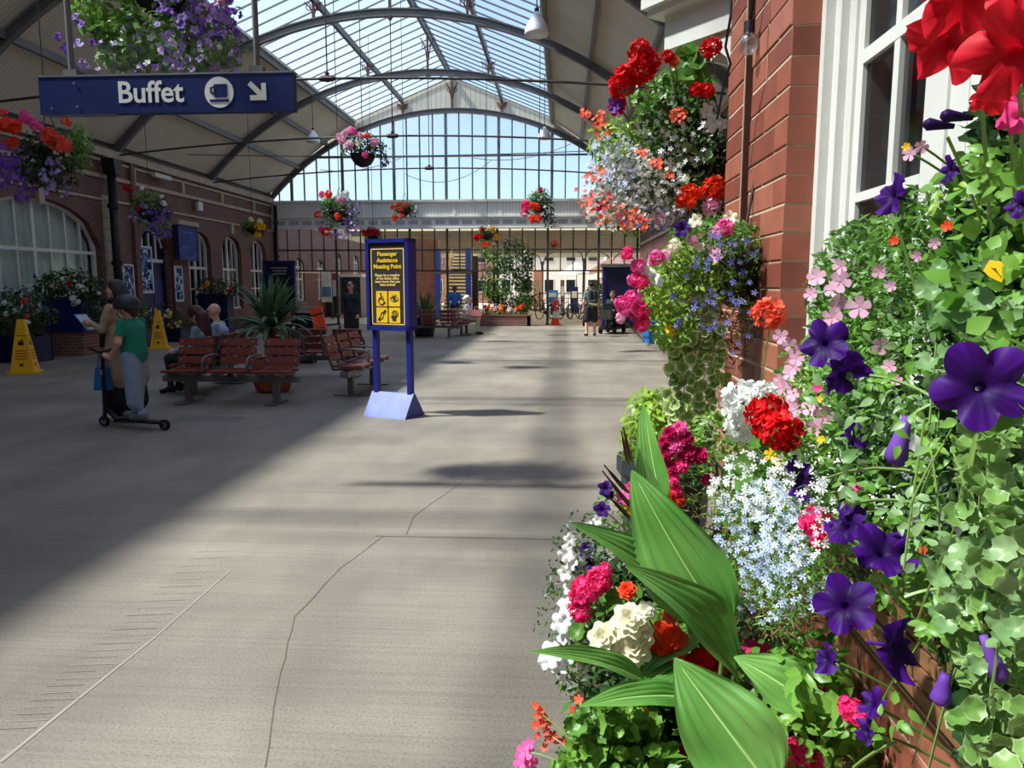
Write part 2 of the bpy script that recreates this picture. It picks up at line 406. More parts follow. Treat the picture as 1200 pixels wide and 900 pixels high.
for x, zt in ((XC, ZR-.2), (XC-GE/2, (ZE+.08+ZR)/2-.18), (XC+GE/2, (ZE+.08+ZR)/2-.18)):
    strm[x] = strut_mesh(x, arch_z(x)+.17, zt)
for y in RIBS:
    mkobj('rib', ribm, steel, ceiling, loc=(0, y, 0))
    for x in strm: mkobj('strut', strm[x], rust if y < 30 else steel, ceiling, loc=(0, y, 0))
    if y > 30: continue
    m = MB(); q = [(XC+HS*t, y, ZS+.02+.42*(1-t*t)) for t in np.linspace(-1, 1, 17)]
    m.tube(q, .026, 6); tr = m.build('tie_rod', steel_d if y > 9.5 else rust, ceiling)
    m = MB(); m.tube([(XC-.16, y, ZS+.44), (XC-.1, y, ZS+.44), (XC+.1, y, ZS+.44), (XC+.16, y, ZS+.44)], [.035, .06, .06, .035], 8)
    m.tube([(XC, y, ZS+.38), (XC, y, ZS+.55)], .045, 8); m.build('turnbuckle', mat('turnbuckle_brown', (70, 46, 44), .6), tr)
    m = MB(); m.tube([(XC, y, ZS+.5), (XC, y, ZP)], .014, 5); m.build('hanger_rod', steel_d, ceiling)
    m = MB(); m.tube([(XC, y, ZP-.12), (XC, y, ZP-.06), (XC, y, ZP)], [.02, .07, .09], 8); m.build('rib_boss', steel, ceiling)

for i, (x0, x1, z0, y, sg) in enumerate(((XC-1.9, XC+1.6, 6.1, 30.7, .55), (XC+.9, XC+4.8, 6.7, 30.6, .3), (XC-5.4, XC-1.9, 6.3, 30.6, .25), (XC-7, XC+6.5, 5.6, 22.8, .12))):
    m = MB(); m.tube([(x0+(x1-x0)*t, y, z0+.5*t*(1 if i != 3 else 0)-sg*4*t*(1-t)) for t in np.linspace(0, 1, 11)], .012, 4); m.build('cable', steel_d, ceiling)
# ================================================================== glazed gable end
wb = tag(sempty('wall_back'), 'glazed station gable end above a grey girder and open glazed screen', None)
m = MB(); pts = [(XC-HS, ZS), (XC-GE-.1, ZE), (XC, ZR), (XC+GE+.1, ZE), (XC+HS, ZS)]
NX = 36
for k in range(NX):
    x0, x1 = XC-HS+2*HS*k/NX, XC-HS+2*HS*(k+1)/NX
    def top(x):
        d = abs(x-XC)
        if d <= GE: return ZR-(ZR-ZE-.08)*d/GE
        pl = [(abs(a-XC), z) for a, z in roof_poly(1)]
        for (a, za), (b, zb) in zip(pl, pl[1:]):
            if b <= d <= a: return zb+(za-zb)*(d-b)/(a-b)
        return 5.2
    q = [(x0, arch_z(x0)), (x1, arch_z(x1)), (x1, max(top(x1), arch_z(x1)+.01)), (x0, max(top(x0), arch_z(x0)+.01))]
    m.prism(q, lambda x, z, d: (x, d, z), YG+.03, YG+.11)
m.build('gable_boarding', gable_boards, wb)
GB, GM = 5.08, 6.85
cols = np.linspace(XC-7.3, XC+7.3, 28); cw = cols[1]-cols[0]
for i, x in enumerate(cols):
    zt = arch_z(x); big = i % 4 == 1
    m = MB(); m.b2((x-(.055 if big else .022), YG-.04, GB), (x+(.055 if big else .022), YG+.04, zt)); m.build('mullion', steel_d if not big else steel, wb)
    if i < 27:
        for za, zb in ((GB, GM), (GM, 99)):
            t0, t1 = min(zb, arch_z(x)), min(zb, arch_z(x+cw))
            if max(t0, t1) <= za+.05: continue
            t0, t1 = max(t0, za+.01), max(t1, za+.01)
            MB().add([(x+.02, YG, za+.02), (x+cw-.02, YG, za+.02), (x+cw-.02, YG, t1), (x+.02, YG, t0)], [(0,1,2,3)]).build('pane', glass_gable, wb)
xm = math.sqrt(RA*RA-(GM-ZC)**2)
m = MB(); m.b2((XC-xm, YG-.05, GM-.035), (XC+xm, YG+.05, GM+.035)); m.build('transom', steel, wb)
m = MB(); m.b2((XL, YG-.12, GB-.06), (XR, YG+.12, GB+.03)); m.build('girder_cap', girder, wb)
m = MB(); m.b2((XL, YG-.04, 4.42), (XR, YG+.1, GB-.06)); m.build('girder_boarding', boards('girder_boards', 0, .13, (230, 228, 222)), wb)
m = MB(); m.b2((XL, YG-.1, 3.98), (XR, YG+.1, 4.42)); m.b2((XL, YG-.16, 4.39), (XR, YG+.1, 4.45)); m.b2((XL, YG-.14, 3.94), (XR, YG+.12, 4.0)); m.build('girder', girder, wb)
pan = MB().b2((-.2, -.03, -.09), (.2, .0, .09)).mesh('girder_panel'); panm = mat('girder_panel_paint', (176, 176, 174), .6)
for i in range(27): mkobj('girder_panel', pan, panm, wb, loc=(XL+.4+i*.56, YG-.085, 4.2))
for i in range(9):
    x = XL+.1+i*1.9; m = MB(); m.b2((x-.05, YG-.07, 4.45), (x+.05, YG, GB-.06)); m.build('girder_stile', girder, wb)
scol = np.linspace(XL+.1, XR-.1, 30); sw = scol[1]-scol[0]; SB, SM = 2.22, 3.08
barm = mat('screen_bar', (70, 62, 58), .5, var=.15)
pA = MB().add([(.02, 0, 0), (sw-.02, 0, 0), (sw-.02, 0, SM-SB-.03), (.02, 0, SM-SB-.03)], [(0,1,2,3)]).mesh('pane')
pB = MB().add([(.02, 0, 0), (sw-.02, 0, 0), (sw-.02, 0, 3.96-SM-.03), (.02, 0, 3.96-SM-.03)], [(0,1,2,3)]).mesh('pane')
bv = MB().b2((-.025, -.03, SB), (.025, .03, 3.96)).mesh('screen_bar')
for i, x in enumerate(scol):
    mkobj('screen_bar', bv, barm, wb, loc=(x, YG, 0))
    if i < 29: mkobj('pane', pA, glass_clear, wb, loc=(x, YG, SB+.015)); mkobj('pane', pB, glass_clear, wb, loc=(x, YG, SM+.015))
for z in (SB, SM): m = MB(); m.b2((XL, YG-.04, z-.03), (XR, YG+.04, z+.03)); m.build('screen_rail', barm, wb)
for i in (0, 5, 11, 14, 18, 22, 26, 29):
    x = scol[i]; m = MB(); m.b2((x-.045, YG-.045, 0), (x+.045, YG+.045, 3.96)); m.b2((x-.09, YG-.09, 0), (x+.09, YG+.09, .05)); m.build('screen_post', barm, wb)

# ================================================================== left wall
def arched_wall(y0, y1, z1, ops, x, t, side):
    """wall along Y at X=x; ops = (ya, yb, sill, spring, crown); face looks towards side"""
    m = MB(); xb = x-side*t; cur = y0
    def slab(a, b, za, zb): m.b2((min(x, xb), a, za), (max(x, xb), b, zb))
    for ya, yb, sl_, sp, cr in ops:
        slab(cur, ya, 0, z1); cur = yb
        if sl_ > 0: slab(ya, yb, 0, sl_)
        n = 10; yc = (ya+yb)/2; hw = (yb-ya)/2
        f = lambda y: sp+(cr-sp)*math.sqrt(max(0, 1-((y-yc)/hw)**2))
        for k in range(n):
            a, b = ya+(yb-ya)*k/n, ya+(yb-ya)*(k+1)/n
            m.prism([(a, f(a)), (b, f(b)), (b, z1), (a, z1)], lambda p, q, d: (d, p, q), min(x, xb), max(x, xb))
    slab(cur, y1, 0, z1); return m
def arch_window(name, label, x, ya, yb, sl_, sp, cr, ncol, rows, parent=None, inner=None, depth=.22, frame=white, group=None):
    """sash window in an arched opening of a wall facing +X"""
    o = sempty(name, (x-depth, (ya+yb)/2, sl_)); tag(o, label, None)
    hw = (yb-ya)/2; f = lambda y: sp-sl_+(cr-sp)*math.sqrt(max(0, 1-(y/hw)**2))
    m = MB(); N = 14; pr = .075
    out = [(-hw, 0)]+[(hw*math.sin(a), f(hw*math.sin(a))) for a in np.linspace(-math.pi/2, math.pi/2, N)]+[(hw, 0)]
    k = (hw-pr)/hw; inn = [(-hw+pr, 0)]+[(hw*k*math.sin(a), f(hw*math.sin(a))-pr) for a in np.linspace(-math.pi/2, math.pi/2, N)]+[(hw-pr, 0)]
    for i in range(len(out)-1):
        m.prism([out[i], out[i+1], inn[i+1], inn[i]], lambda p, q, d: (d, p, q), -.04, .06)
    m.b2((-.04, -hw, -.04), (.12, hw, .06)); m.build('window_frame', frame, o)
    for c in range(1, ncol):
        y = -hw+2*hw*c/ncol; big = c == ncol//2 if ncol % 2 == 0 else c in (1, ncol-1)
        m = MB(); wd = .045 if big else .02; m.b2((-.02, y-wd, 0), (.045, y+wd, f(y)-.03)); m.build('mullion', frame, o)
    for r in rows:
        m = MB(); hwid = hw if r < sp-sl_ else hw*math.sqrt(max(0, 1-((r-(sp-sl_))/(cr-sp))**2))
        wd = .04 if r == max(rows) else .02
        m.b2((-.02, -hwid, r-wd), (.05, hwid, r+wd)); m.build('transom', frame, o)
    zz = [0]+list(rows)+[99]
    for c in range(ncol):
        a, b = -hw+2*hw*c/ncol, -hw+2*hw*(c+1)/ncol
        for z0, z1 in zip(zz, zz[1:]):
            ta, tb = min(z1, f(a)), min(z1, f(b))
            if max(ta, tb) <= z0+.02: continue
            MB().add([(0, a, z0), (0, b, z0), (0, b, max(tb, z0+.01)), (0, a, max(ta, z0+.01))], [(0,1,2,3)]).build('pane', glass_clear, o)
    if inner: inner(o, hw, cr-sl_, f)
    return o
OPS = [(8.3, 12.3, .95, 2.6, 3.65), (14.6, 19.15, .95, 2.6, 3.65), (21.0, 22.5, 0, 2.75, 3.3), (23.75, 25.35, .75, 2.9, 3.4), (26.2, 27.8, .75, 2.9, 3.4), (28.6, 30.2, .75, 2.9, 3.4)]
wl = arched_wall(-8, 31, 5.3, OPS, XL, .35, 1).build('wall_left', brick_l)
m = MB(); m.b2((XL-1.6, -8, 0), (XL-1.5, 31.2, 5.4)); m.b2((XL-1.6, -8, 5.3), (XL-.01, 31.2, 5.4)); m.b2((XL-1.5, 31.1, 0), (XL-.36, 31.2, 5.3)); m.build('sun_block_shell', darkroom, wl)  # unseen shell added behind the wall to keep sun out of the windows
tag(struct(wl), 'shaded red brick station wall with arched windows and stone bands', None)
for z0, z1, pr in ((5.0, 5.2, .12), (4.86, 4.92, .05), (4.42, 4.52, .06), (3.84, 3.9, .05)):
    m = MB(); m.b2((XL, -8, z0), (XL+pr, 31, z1)); m.build('string_course', stone, wl)
for y in np.arange(9.8, 31, 2.75):
    m = MB(); m.b2((XL, y-.07, 4.52), (XL+.08, y+.07, 4.86)); m.build('frieze_block', stone, wl)
for y in (16.9, 27.0): m = MB(); m.b2((XL, y-.09, 3.5), (XL+.09, y+.09, 3.86)); m.build('keystone', stone, wl)
for i in range(13):                               # stone quoins beside the big window
    m = MB(); wd = .42 if i % 2 else .3; m.b2((XL, 19.28, .1+i*.3), (XL+.035, 19.28+wd, .385+i*.3)); m.build('quoin', stone, wl)
m = MB(); m.b2((XL, 20.6, .0), (XL+.1, 20.78, 5.0)); m.b2((XL, 22.6, .0), (XL+.1, 22.9, 3.84)); m.build('pilaster', brick_l, wl)
m = MB(); m.b2((XL, -8, 0), (XL+.06, 20.9, .4)); m.b2((XL, 22.6, 0), (XL+.06, 31, .4)); m.build('plinth', mat('plinth', (70, 52, 48), .8, var=.15), wl)
curtain_m = mat('net_curtain', (190, 196, 190), .8, var=.1, scale=3)
def curtains(o, hw, h, f):
    m = MB(); n = 60; vs = []
    for i in range(n+1):
        y = -hw+.05+(2*hw-.1)*i/n; x = -.16+.03*math.sin(i*1.9); vs += [(x, y, 0), (x, y, max(.1, f(y)-.02))]
    m.add(vs, [(2*i, 2*i+2, 2*i+3, 2*i+1) for i in range(n)]); m.build('curtain', curtain_m, o)
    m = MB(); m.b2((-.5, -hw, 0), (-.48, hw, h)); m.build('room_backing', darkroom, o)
def darkin(o, hw, h, f):
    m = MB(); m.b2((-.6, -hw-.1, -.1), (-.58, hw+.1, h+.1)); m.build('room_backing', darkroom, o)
    m = MB(); m.b2((-.3, -hw, h*.15), (-.28, -hw*.1, h*.55)); m.build('blind', mat('blind', (112, 116, 112), .8), o)
arch_window('window_1', 'wide arched white window with net curtains in the left brick wall', XL, 14.6, 19.15, .95, 2.6, 3.65, 8, (.55, 1.5), inner=curtains)
arch_window('window_6', 'arched white window out of view nearer along the left wall', XL, 8.3, 12.3, .95, 2.6, 3.65, 8, (.55, 1.5), inner=curtains)
for i, (a, b) in enumerate(((23.75, 25.35), (26.2, 27.8), (28.6, 30.2))):
    arch_window('window_%d' % (i+2), ('narrow arched sash window half behind the hanging blue banner', 'narrow arched sash window between two other arched windows on left wall', 'narrow arched sash window nearest the glazed gable end')[i],
                XL, a, b, .75, 2.9, 3.4, 4, (.75, 1.45), inner=darkin)
# door with fanlight
o = tag(sempty('door_1', (XL-.2, 21.75, 0)), 'dark blue panelled door with fanlight and blue patterned poster', None)
m = MB(); m.b2((-.03, -.68, 0), (.03, .68, 2.3)); m.build('door_leaf', navy_d, o)
for s in (-1, 1):
    for z in (.15, 1.05): m = MB(); m.b2((.03, s*.36-.25, z), (.05, s*.36+.25, z+.75)); m.build('door_panel', navy, o)
m = MB()
for a in np.linspace(-.74, .74, 5): m.b2((-.03, a-.025, 2.36), (.04, a+.025, 2.72+.45*math.sqrt(max(0, 1-(a/.76)**2))))
m.b2((-.03, -.75, 2.3), (.06, .75, 2.4))
m.tube([(0, .72*math.sin(a), 2.74+.52*math.cos(a)) for a in np.linspace(-1.57, 1.57, 11)], .035, 5); m.build('fanlight_frame', white, o)
m = MB(); m.b2((-.02, -.74, 2.4), (-.005, .74, 3.2)); m.build('fanlight_pane', glass_win, o)
for s in (-1, 1): m = MB(); m.b2((-.05, s*.75-.05, 0), (.08, s*.75+.05, 2.75)); m.build('door_frame', navy_d, o)
m = MB(); m.b2((.02, .52, 1.0), (.09, .58, 1.06)); m.build('door_handle', chrome, o)

m = MB(); m.b2((XL-.35, -8.3, 0), (XR+.35, -8, 5.2)); m.prism([(XL, 5.2), (XC-5.2, 7.5), (XC-GE, ZE), (XC, ZR), (XC+GE, ZE), (XC+5.2, 7.5), (XR, 5.2)], lambda x, z, d: (x, d, z), -8.3, -8); tag(struct(m.build('wall_front', brick_f)), 'unseen brick end wall behind the camera, added to cut fill light', None)  # out of view, added to reduce the fill light
# right-hand far wall of the concourse
wr = arched_wall(-8, 31, 5.3, [(20.5, 21.5, .9, 2.4, 2.8), (24, 25, .9, 2.4, 2.8), (27.5, 28.5, .9, 2.4, 2.8)], XR, .35, -1).build('wall_right', brick_l)
tag(struct(wr), 'brick concourse wall far along on the right', None)
for i, y in enumerate((21, 24.5, 28)):
    m = MB(); m.b2((XR+.1, y-.5, .9), (XR+.14, y+.5, 2.8)); m.build('window_glass', glass_win, wr)
    m = MB()
    for a in (-.45, 0, .45): m.b2((XR+.02, y+a-.05, .9), (XR+.1, y+a+.05, 2.75))
    for z in (.95, 1.7, 2.35): m.b2((XR+.02, y-.5, z-.04), (XR+.1, y+.5, z+.04))
    m.build('window_frame', white, wr)
for z0, z1, pr in ((5.0, 5.2, .12), (4.42, 4.52, .06), (3.2, 3.3, .05)):
    m = MB(); m.b2((XR-pr, 5, z0), (XR, 31, z1)); m.build('string_course', stone, wr)
# ================================================================== near brick building on the right
XP, YP0, YP1, XW = .56, 1.985, 2.70, .667
GYC0, GYC1 = 2.37, 2.48
mortar = mat('mortar', (196, 174, 148), .9, var=.12, scale=30)
bay = tag(sempty('wall_bay'), 'sunlit red brick pier and wall beneath the white window', None)
m = MB(); m.b2((XP+.003, YP0+.003, 0), (XR-.05, GYC0, 3.5)); m.b2((XP+.003, GYC1, 0), (XR-.05, YP1-.006, 3.5)); m.b2((XP+.06, GYC0, 0), (XR-.05, GYC1, 3.5)); m.b2((XP+.003, GYC0, 0), (XP+.06, GYC1, 1.62)); m.b2((XP+.003, GYC0, 2.55), (XP+.06, GYC1, 3.5)); m.b2((XP+.003, -3, 0), (XR-.05, YP0+.003, 1.06))
m.b2((XW+.06, -3, 2.95), (XR-.05, YP0+.006, 3.5)); m.b2((2.2, -3, 1.06), (2.3, YP0, 2.95)); m.b2((XW, -3, 1.06), (2.3, -.6, 2.95)); m.build('mortar_core', mortar, bay)
brm = [mat('brick_a', (150, 84, 66), .5, var=.16, scale=9, bump=.15), mat('brick_b', (128, 68, 54), .55, var=.16, scale=9, bump=.15), mat('brick_c', (160, 96, 76), .5, var=.14, scale=9, bump=.15)]
bcache = {}
def brick(a, b, bev=.003):
    d = tuple(round(abs(q-p), 4) for p, q in zip(a, b))
    k = (d, random.randrange(3))
    if k not in bcache:
        x, y, z = d[0]/2, d[1]/2, d[2]/2; e = bev; mb = MB()
        vs = []
        for sx in (-1, 1):
            vs += [(sx*x, -y+e, -z+e), (sx*x, y-e, -z+e), (sx*x, y-e, z-e), (sx*x, -y+e, z-e)]
        for sx in (-1, 1):
            vs += [(sx*(x-e), -y, -z), (sx*(x-e), y, -z), (sx*(x-e), y, z), (sx*(x-e), -y, z)]
        fs = [(0,1,2,3), (4,7,6,5)]
        for i in range(4):
            j = (i+1) % 4; fs += [(i, 8+i, 8+j, j), (4+i, 4+j, 12+j, 12+i), (8+i, 12+i, 12+j, 8+j)]
        bcache[k] = mb.add(vs, fs).mesh('brick'); bcache[k].materials.append(brm[k[1]])
    mkobj('brick', bcache[k], None, bay, loc=[(p+q)/2 for p, q in zip(a, b)])
CH, J = .0722, .0055
GY0, GY1, GZ0, GZ1 = 2.37, 2.48, 1.62, 2.55           # vertical rebate in the pier face
for i in range(42):
    z0, z1 = i*CH+J, (i+1)*CH
    if z0 < .75 and i % 1 == 0 and z0 < .5: pass
    px = XP+(random.uniform(-.002, .002))
    cuts = [YP0, YP0+.112, YP0+.112+.224, YP0+.56, YP1] if i % 2 else [YP0, YP0+.224, YP0+.448, YP0+.615, YP1]
    if GZ0 < z0 < GZ1: cuts = [c for c in cuts if c < GY0-.06]+[GY0, None, GY1, YP1]
    for a, b in zip(cuts, cuts[1:]):
        if a is None or b is None: continue
        first = a == YP0
        brick((px, a+(0 if first else J), z0), (XP+(.109 if first else .09), b, z1))
    if not i % 2: pass
for i in range(14):                                   # wall under the window
    z0, z1 = i*CH+J, (i+1)*CH
    y = .25+(.112 if i % 2 else 0)
    while y < YP0-.05:
        brick((XP+random.uniform(-.002, .002), y+J, z0), (XP+.09, min(y+.224, YP0), z1)); y += .224
m = MB(); m.b2((XP+.045, GYC0, 1.62), (XP+.062, GYC1, 2.55)); m.b2((XP+.006, GYC0-.001, 1.62), (XP+.06, GYC0+.002, 2.55)); m.b2((XP+.006, GYC1-.002, 1.62), (XP+.06, GYC1+.001, 2.55)); m.build('rebate_shade_lining', mat('rebate_shade', (84, 42, 34), .8, var=.15), bay)  # darker than the pier bricks: the groove's shade is put into the colour
m = MB(); m.prism([(GY0, GZ1), (GY1, GZ1), (GY1, GZ1+.06)], lambda p, q, d: (d, p, q), XP+.01, XP+.03); m.build('rebate_stop', brm[1], bay)
# white sash window
o = tag(sempty('window_7', (XW, 0, 1.14)), 'white painted sash window behind the purple petunias', None)
m = MB(); HH = 1.82
def post(a, b, x0, x1, mm): mm.b2((x0, a, 0), (x1, b, HH))
for a, b, x0, x1 in ((1.955, 1.985, -.035, .1), (1.915, 1.955, -.012, .1), (1.87, 1.915, .008, .1), (1.835, 1.87, -.006, .1), (1.80, 1.835, .002, .1),
                     (1.455, 1.49, .002, .1), (1.39, 1.455, -.006, .1), (1.33, 1.39, 0, .1), (1.30, 1.33, .002, .1),
                     (.96, .99, .002, .1), (.83, .96, -.006, .1), (.80, .83, .012, .1), (.44, .47, .012, .1), (.3, .44, -.02, .1)):
    post(a, b, x0, x1, m)
m.build('window_frame', white, o)
m = MB(); m.b2((-.09, .3, -.05), (.1, 1.985, 0)); m.b2((-.0, .3, 0), (.1, 1.985, .07)); m.b2((-.01, .3, HH-.1), (.1, 1.985, HH)); m.build('window_sill', white, o)
zr = [.07, .36, .66, .97, 1.28, 1.58]
for ya, yb in ((1.49, 1.80), (.99, 1.30), (.47, .80)):
    yc = (ya+yb)/2-.02; m = MB(); m.b2((.002, yc-.012, .07), (.03, yc+.014, HH-.1)); m.build('glazing_bar', white, o)
    for i, z in enumerate(zr[1:]):
        m = MB(); wd = .012 if i != 2 else .022; m.b2((.001, ya, z-wd/2-.004), (.03, yb, z+wd/2+.004)); m.build('glazing_bar', white, o)
    zz = zr+[HH-.1]
    for a, b in ((ya, yc-.014), (yc+.014, yb)):
        for z0, z1 in zip(zz, zz[1:]):
            MB().add([(.012, a, z0), (.012, b, z0), (.012, b, z1), (.012, a, z1)], [(0,1,2,3)]).build('pane', glassmat('sash_glass', (150, 154, 156), .02, .1) if 'sash_glass' not in MATS else MATS['sash_glass'], o)
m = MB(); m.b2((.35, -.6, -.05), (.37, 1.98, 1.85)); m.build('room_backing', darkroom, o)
m = MB()
for y in np.linspace(1.72, 1.92, 6): m.tube([(.14, y, 0), (.15, y+.005, 1.75)], .022, 6)
m.build('curtain', mat('grey_curtain', (96, 98, 98), .9), o)
# white cornice with console bracket at the far end of the pier
cz = tag(sempty('trim_1'), 'white painted cornice with a curved console bracket on the brick pier', None)
dv = Vector((-.62, .78, 0)); nv = Vector((-.78, -.62, 0)); c0 = Vector((.60, 2.73, 0))
def cp(a, n, z): return c0+dv*a+nv*n+Vector((0, 0, z))
def cslab(mb, a0, a1, n0, n1, z0, z1): mb.add([cp(*q) for q in ((a0,n0,z0),(a1,n0,z0),(a1,n1,z0),(a0,n1,z0),(a0,n0,z1),(a1,n0,z1),(a1,n1,z1),(a0,n1,z1))], [(0,3,2,1),(4,5,6,7),(0,1,5,4),(1,2,6,5),(2,3,7,6),(3,0,4,7)])
m = MB(); cslab(m, -.1, .42, -.4, .07, 2.64, 2.675); cslab(m, -.1, .41, -.4, .045, 2.615, 2.64); m.build('cornice_cap', white, cz)
m = MB(); cslab(m, -.1, .36, -.4, -.0, 2.49, 2.615); m.build('fascia', white, cz)
m = MB(); pr = [(0, 2.49), (.2, 2.49), (.215, 2.46), (.2, 2.42), (.16, 2.405), (.12, 2.425), (.09, 2.40), (.07, 2.35), (.055, 2.28), (.03, 2.22), (0, 2.19)]
m.prism(pr, lambda a, z, d: cp(a-.02, d, z), -.1, -.015); m.build('console_bracket', white, cz)
# festoon bulb on the pier
b0 = PX(878, 38, XP-.03)
o = thing('festoon_bulb', 'clear festoon bulb on a wire hook high on the brick pier', 'light bulb', b0)
R90 = Matrix.Rotation(math.pi, 3, 'X')
m = MB(); m.lathe([(.004, -.062), (.018, -.058), (.027, -.045), (.029, -.03), (.022, -.012), (.014, 0)], 12); m.build('bulb', glassmat('bulb_glass', (240, 236, 228), .12, .2), o, True)
m = MB(); m.lathe([(.016, -.004), (.016, .03), (.006, .034)], 10); m.build('socket', black, o)
m = MB(); m.tube([(.0, 0, .02), (.005, .05, .012), (.028, .055, .01)], .002, 5); m.tube([(.0, 0, .015), (.01, .06, .0), (.028, .03, .002)], .002, 5); m.build('hook', steel_d, o)
m = MB(); m.tube([PX(858, 0, .45)-b0+Vector((0,0,.3)), PX(856, 20, .45)-b0, PX(850, 55, .45)-b0, PX(856, 75, .47)-b0, PX(848, 100, .46)-b0, PX(840, 140, .45)-b0], .004, 5)
m.tube([Vector((0,0,.03)), Vector((.002, -.04, .1)), Vector((.0, -.09, .22)), Vector((.01, -.12, .5))], .0045, 5); m.build('cable', black, o)

# ================================================================== signs
yellow = mat('sign_yellow', (250, 200, 40), .5); cream = mat('sign_cream', (250, 214, 130), .5); swhite = mat('sign_white', (228, 228, 224), .5)
charcoal = mat('sign_charcoal', (56, 54, 54), .5, spec=.2); signnavy = mat('buffet_navy', (24, 38, 92), .35, var=.12, scale=4)
p0, p1 = P(44, 88, 5.3), P(343, 88, 5.3); SW = p1.x-p0.x; cx = (p0.x+p1.x)/2
o = thing('hanging_sign', 'long navy hanging sign reading Buffet with cup symbol and arrow', 'sign', (cx, 5.3, 2.82))
m = MB(); m.b2((-SW/2, 0, 0), (SW/2, .07, .262)); m.build('sign_panel', signnavy, o)
m = MB(); m.b2((-SW/2-.004, -.004, .255), (SW/2+.004, .074, .268)); m.b2((-SW/2+.02, .002, -.008), (-SW/2+.55, .06, 0)); m.build('sign_edge', chrome, o)
fx = lambda u: P(u, 108, 5.3).x-cx
textmesh('Buffet', .205, swhite, o, (fx(176), -.003, .135), bold=.0035, name='lettering')
def disc(r, n=28): return [(r*math.cos(2*math.pi*i/n), r*math.sin(2*math.pi*i/n)) for i in range(n)]
def flat(mb, poly, x, z, y0, y1=None): mb.prism([(a+x, b+z) for a, b in poly], lambda a, b, d: (a, d, b), y0, y1 if y1 is not None else y0+.002)
ux = fx(257); m = MB(); flat(m, disc(.105), ux, .131, -.004); m.build('symbol_disc', swhite, o)
m = MB(); flat(m, [(-.035, -.025), (-.025, -.035), (.052, -.035), (.06, -.025), (.06, .055), (-.035, .055)], ux, .131, -.007)
flat(m, [(-.07, -.065), (.07, -.065), (.07, -.048), (-.07, -.048)], ux, .131, -.007)
m.tube([(ux-.035, -.006, .131+.04), (ux-.06, -.006, .131+.03), (ux-.06, -.006, .131-.0), (ux-.035, -.006, .131-.01)], .007, 4); m.build('cup_symbol', signnavy, o)
m = MB(); flat(m, [(-.055, -.02), (-.0, -.02), (-.07, .05), (-.045, .075), (.028, .005), (.028, .06), (.062, .06), (.062, -.055), (-.055, -.055)][0:9], fx(302), .128, -.004); m.build('arrow_symbol', swhite, o)
for u in (82, 300):
    m = MB(); m.tube([(fx(u), .04, .26), (fx(u), .04, 3.2)], .022, 8); m.b2((fx(u)-.05, .01, .262), (fx(u)+.05, .07, .31)); m.build('hanging_pole', steel, o)
for u, z in ((88, .21), (90, .05), (60, .04)): m = MB(); m.lathe([(.009, 0), (.009, .004)], 8, (fx(u), -.005, z), Matrix.Rotation(math.pi/2, 3, 'X')); m.build('screw', chrome, o)

# passenger assistance sign
rz = math.radians(-22)
o = thing('assistance_sign', 'freestanding navy framed Passenger Assistance Meeting Point sign with yellow pictograms', 'sign', (-2.1, 9.0, 0), rz)
sn = mat('sign_frame_navy', (36, 44, 128), .3, var=.06); sbase = mat('sign_base_blue', (74, 92, 170), .45, var=.2, scale=6)
Wp, D, zb, zt = .62, .15, 1.06, 2.16
m = MB(); m.b2((-Wp/2+.05, -.05, zb+.05), (Wp/2-.05, D-.05, zt-.05)); m.build('sign_box', navy_d, o)
m = MB()
for s in (-1, 1): m.b2((s*Wp/2-s*.045-.022*0, -.075, zb), (s*Wp/2, D-.045, zt))
m.b2((-Wp/2, -.075, zt-.045), (Wp/2, D-.045, zt)); m.b2((-Wp/2, -.075, zb), (Wp/2, D-.045, zb+.05)); m.build('sign_frame', sn, o)
m = MB(); m.b2((-Wp/2+.045, -.054, zb+.05), (Wp/2-.045, -.05, zt-.045)); m.build('poster', charcoal, o)
m = MB(); bw, b0z, b1z = Wp/2-.075, zb+.075, zt-.12
for s in (-1, 1): m.b2((s*bw-.006, -.058, b0z), (s*bw+.006, -.0545, b1z))
for z in (b0z, b1z): m.b2((-bw, -.058, z-.006), (bw, -.0545, z+.006))
m.build('poster_border', cream, o)
textmesh('Passenger\nAssistance\nMeeting Point', .072, yellow, o, (0, -.058, zt-.255), bold=.0022, line=1.05)
textmesh('Please let a member\nof the ticket office\nteam know that you\nhave arrived', .045, cream, o, (0, -.058, zt-.49), bold=.0012, line=.85)
def rrect(w_, h_, r=.012): return [(sx*(w_/2-r)+r*math.cos(a), sy*(h_/2-r)+r*math.sin(a)) for sx, sy, a0 in ((1,1,0), (-1,1,90), (-1,-1,180), (1,-1,270)) for a in [math.radians(a0+t) for t in (0, 30, 60, 90)]]
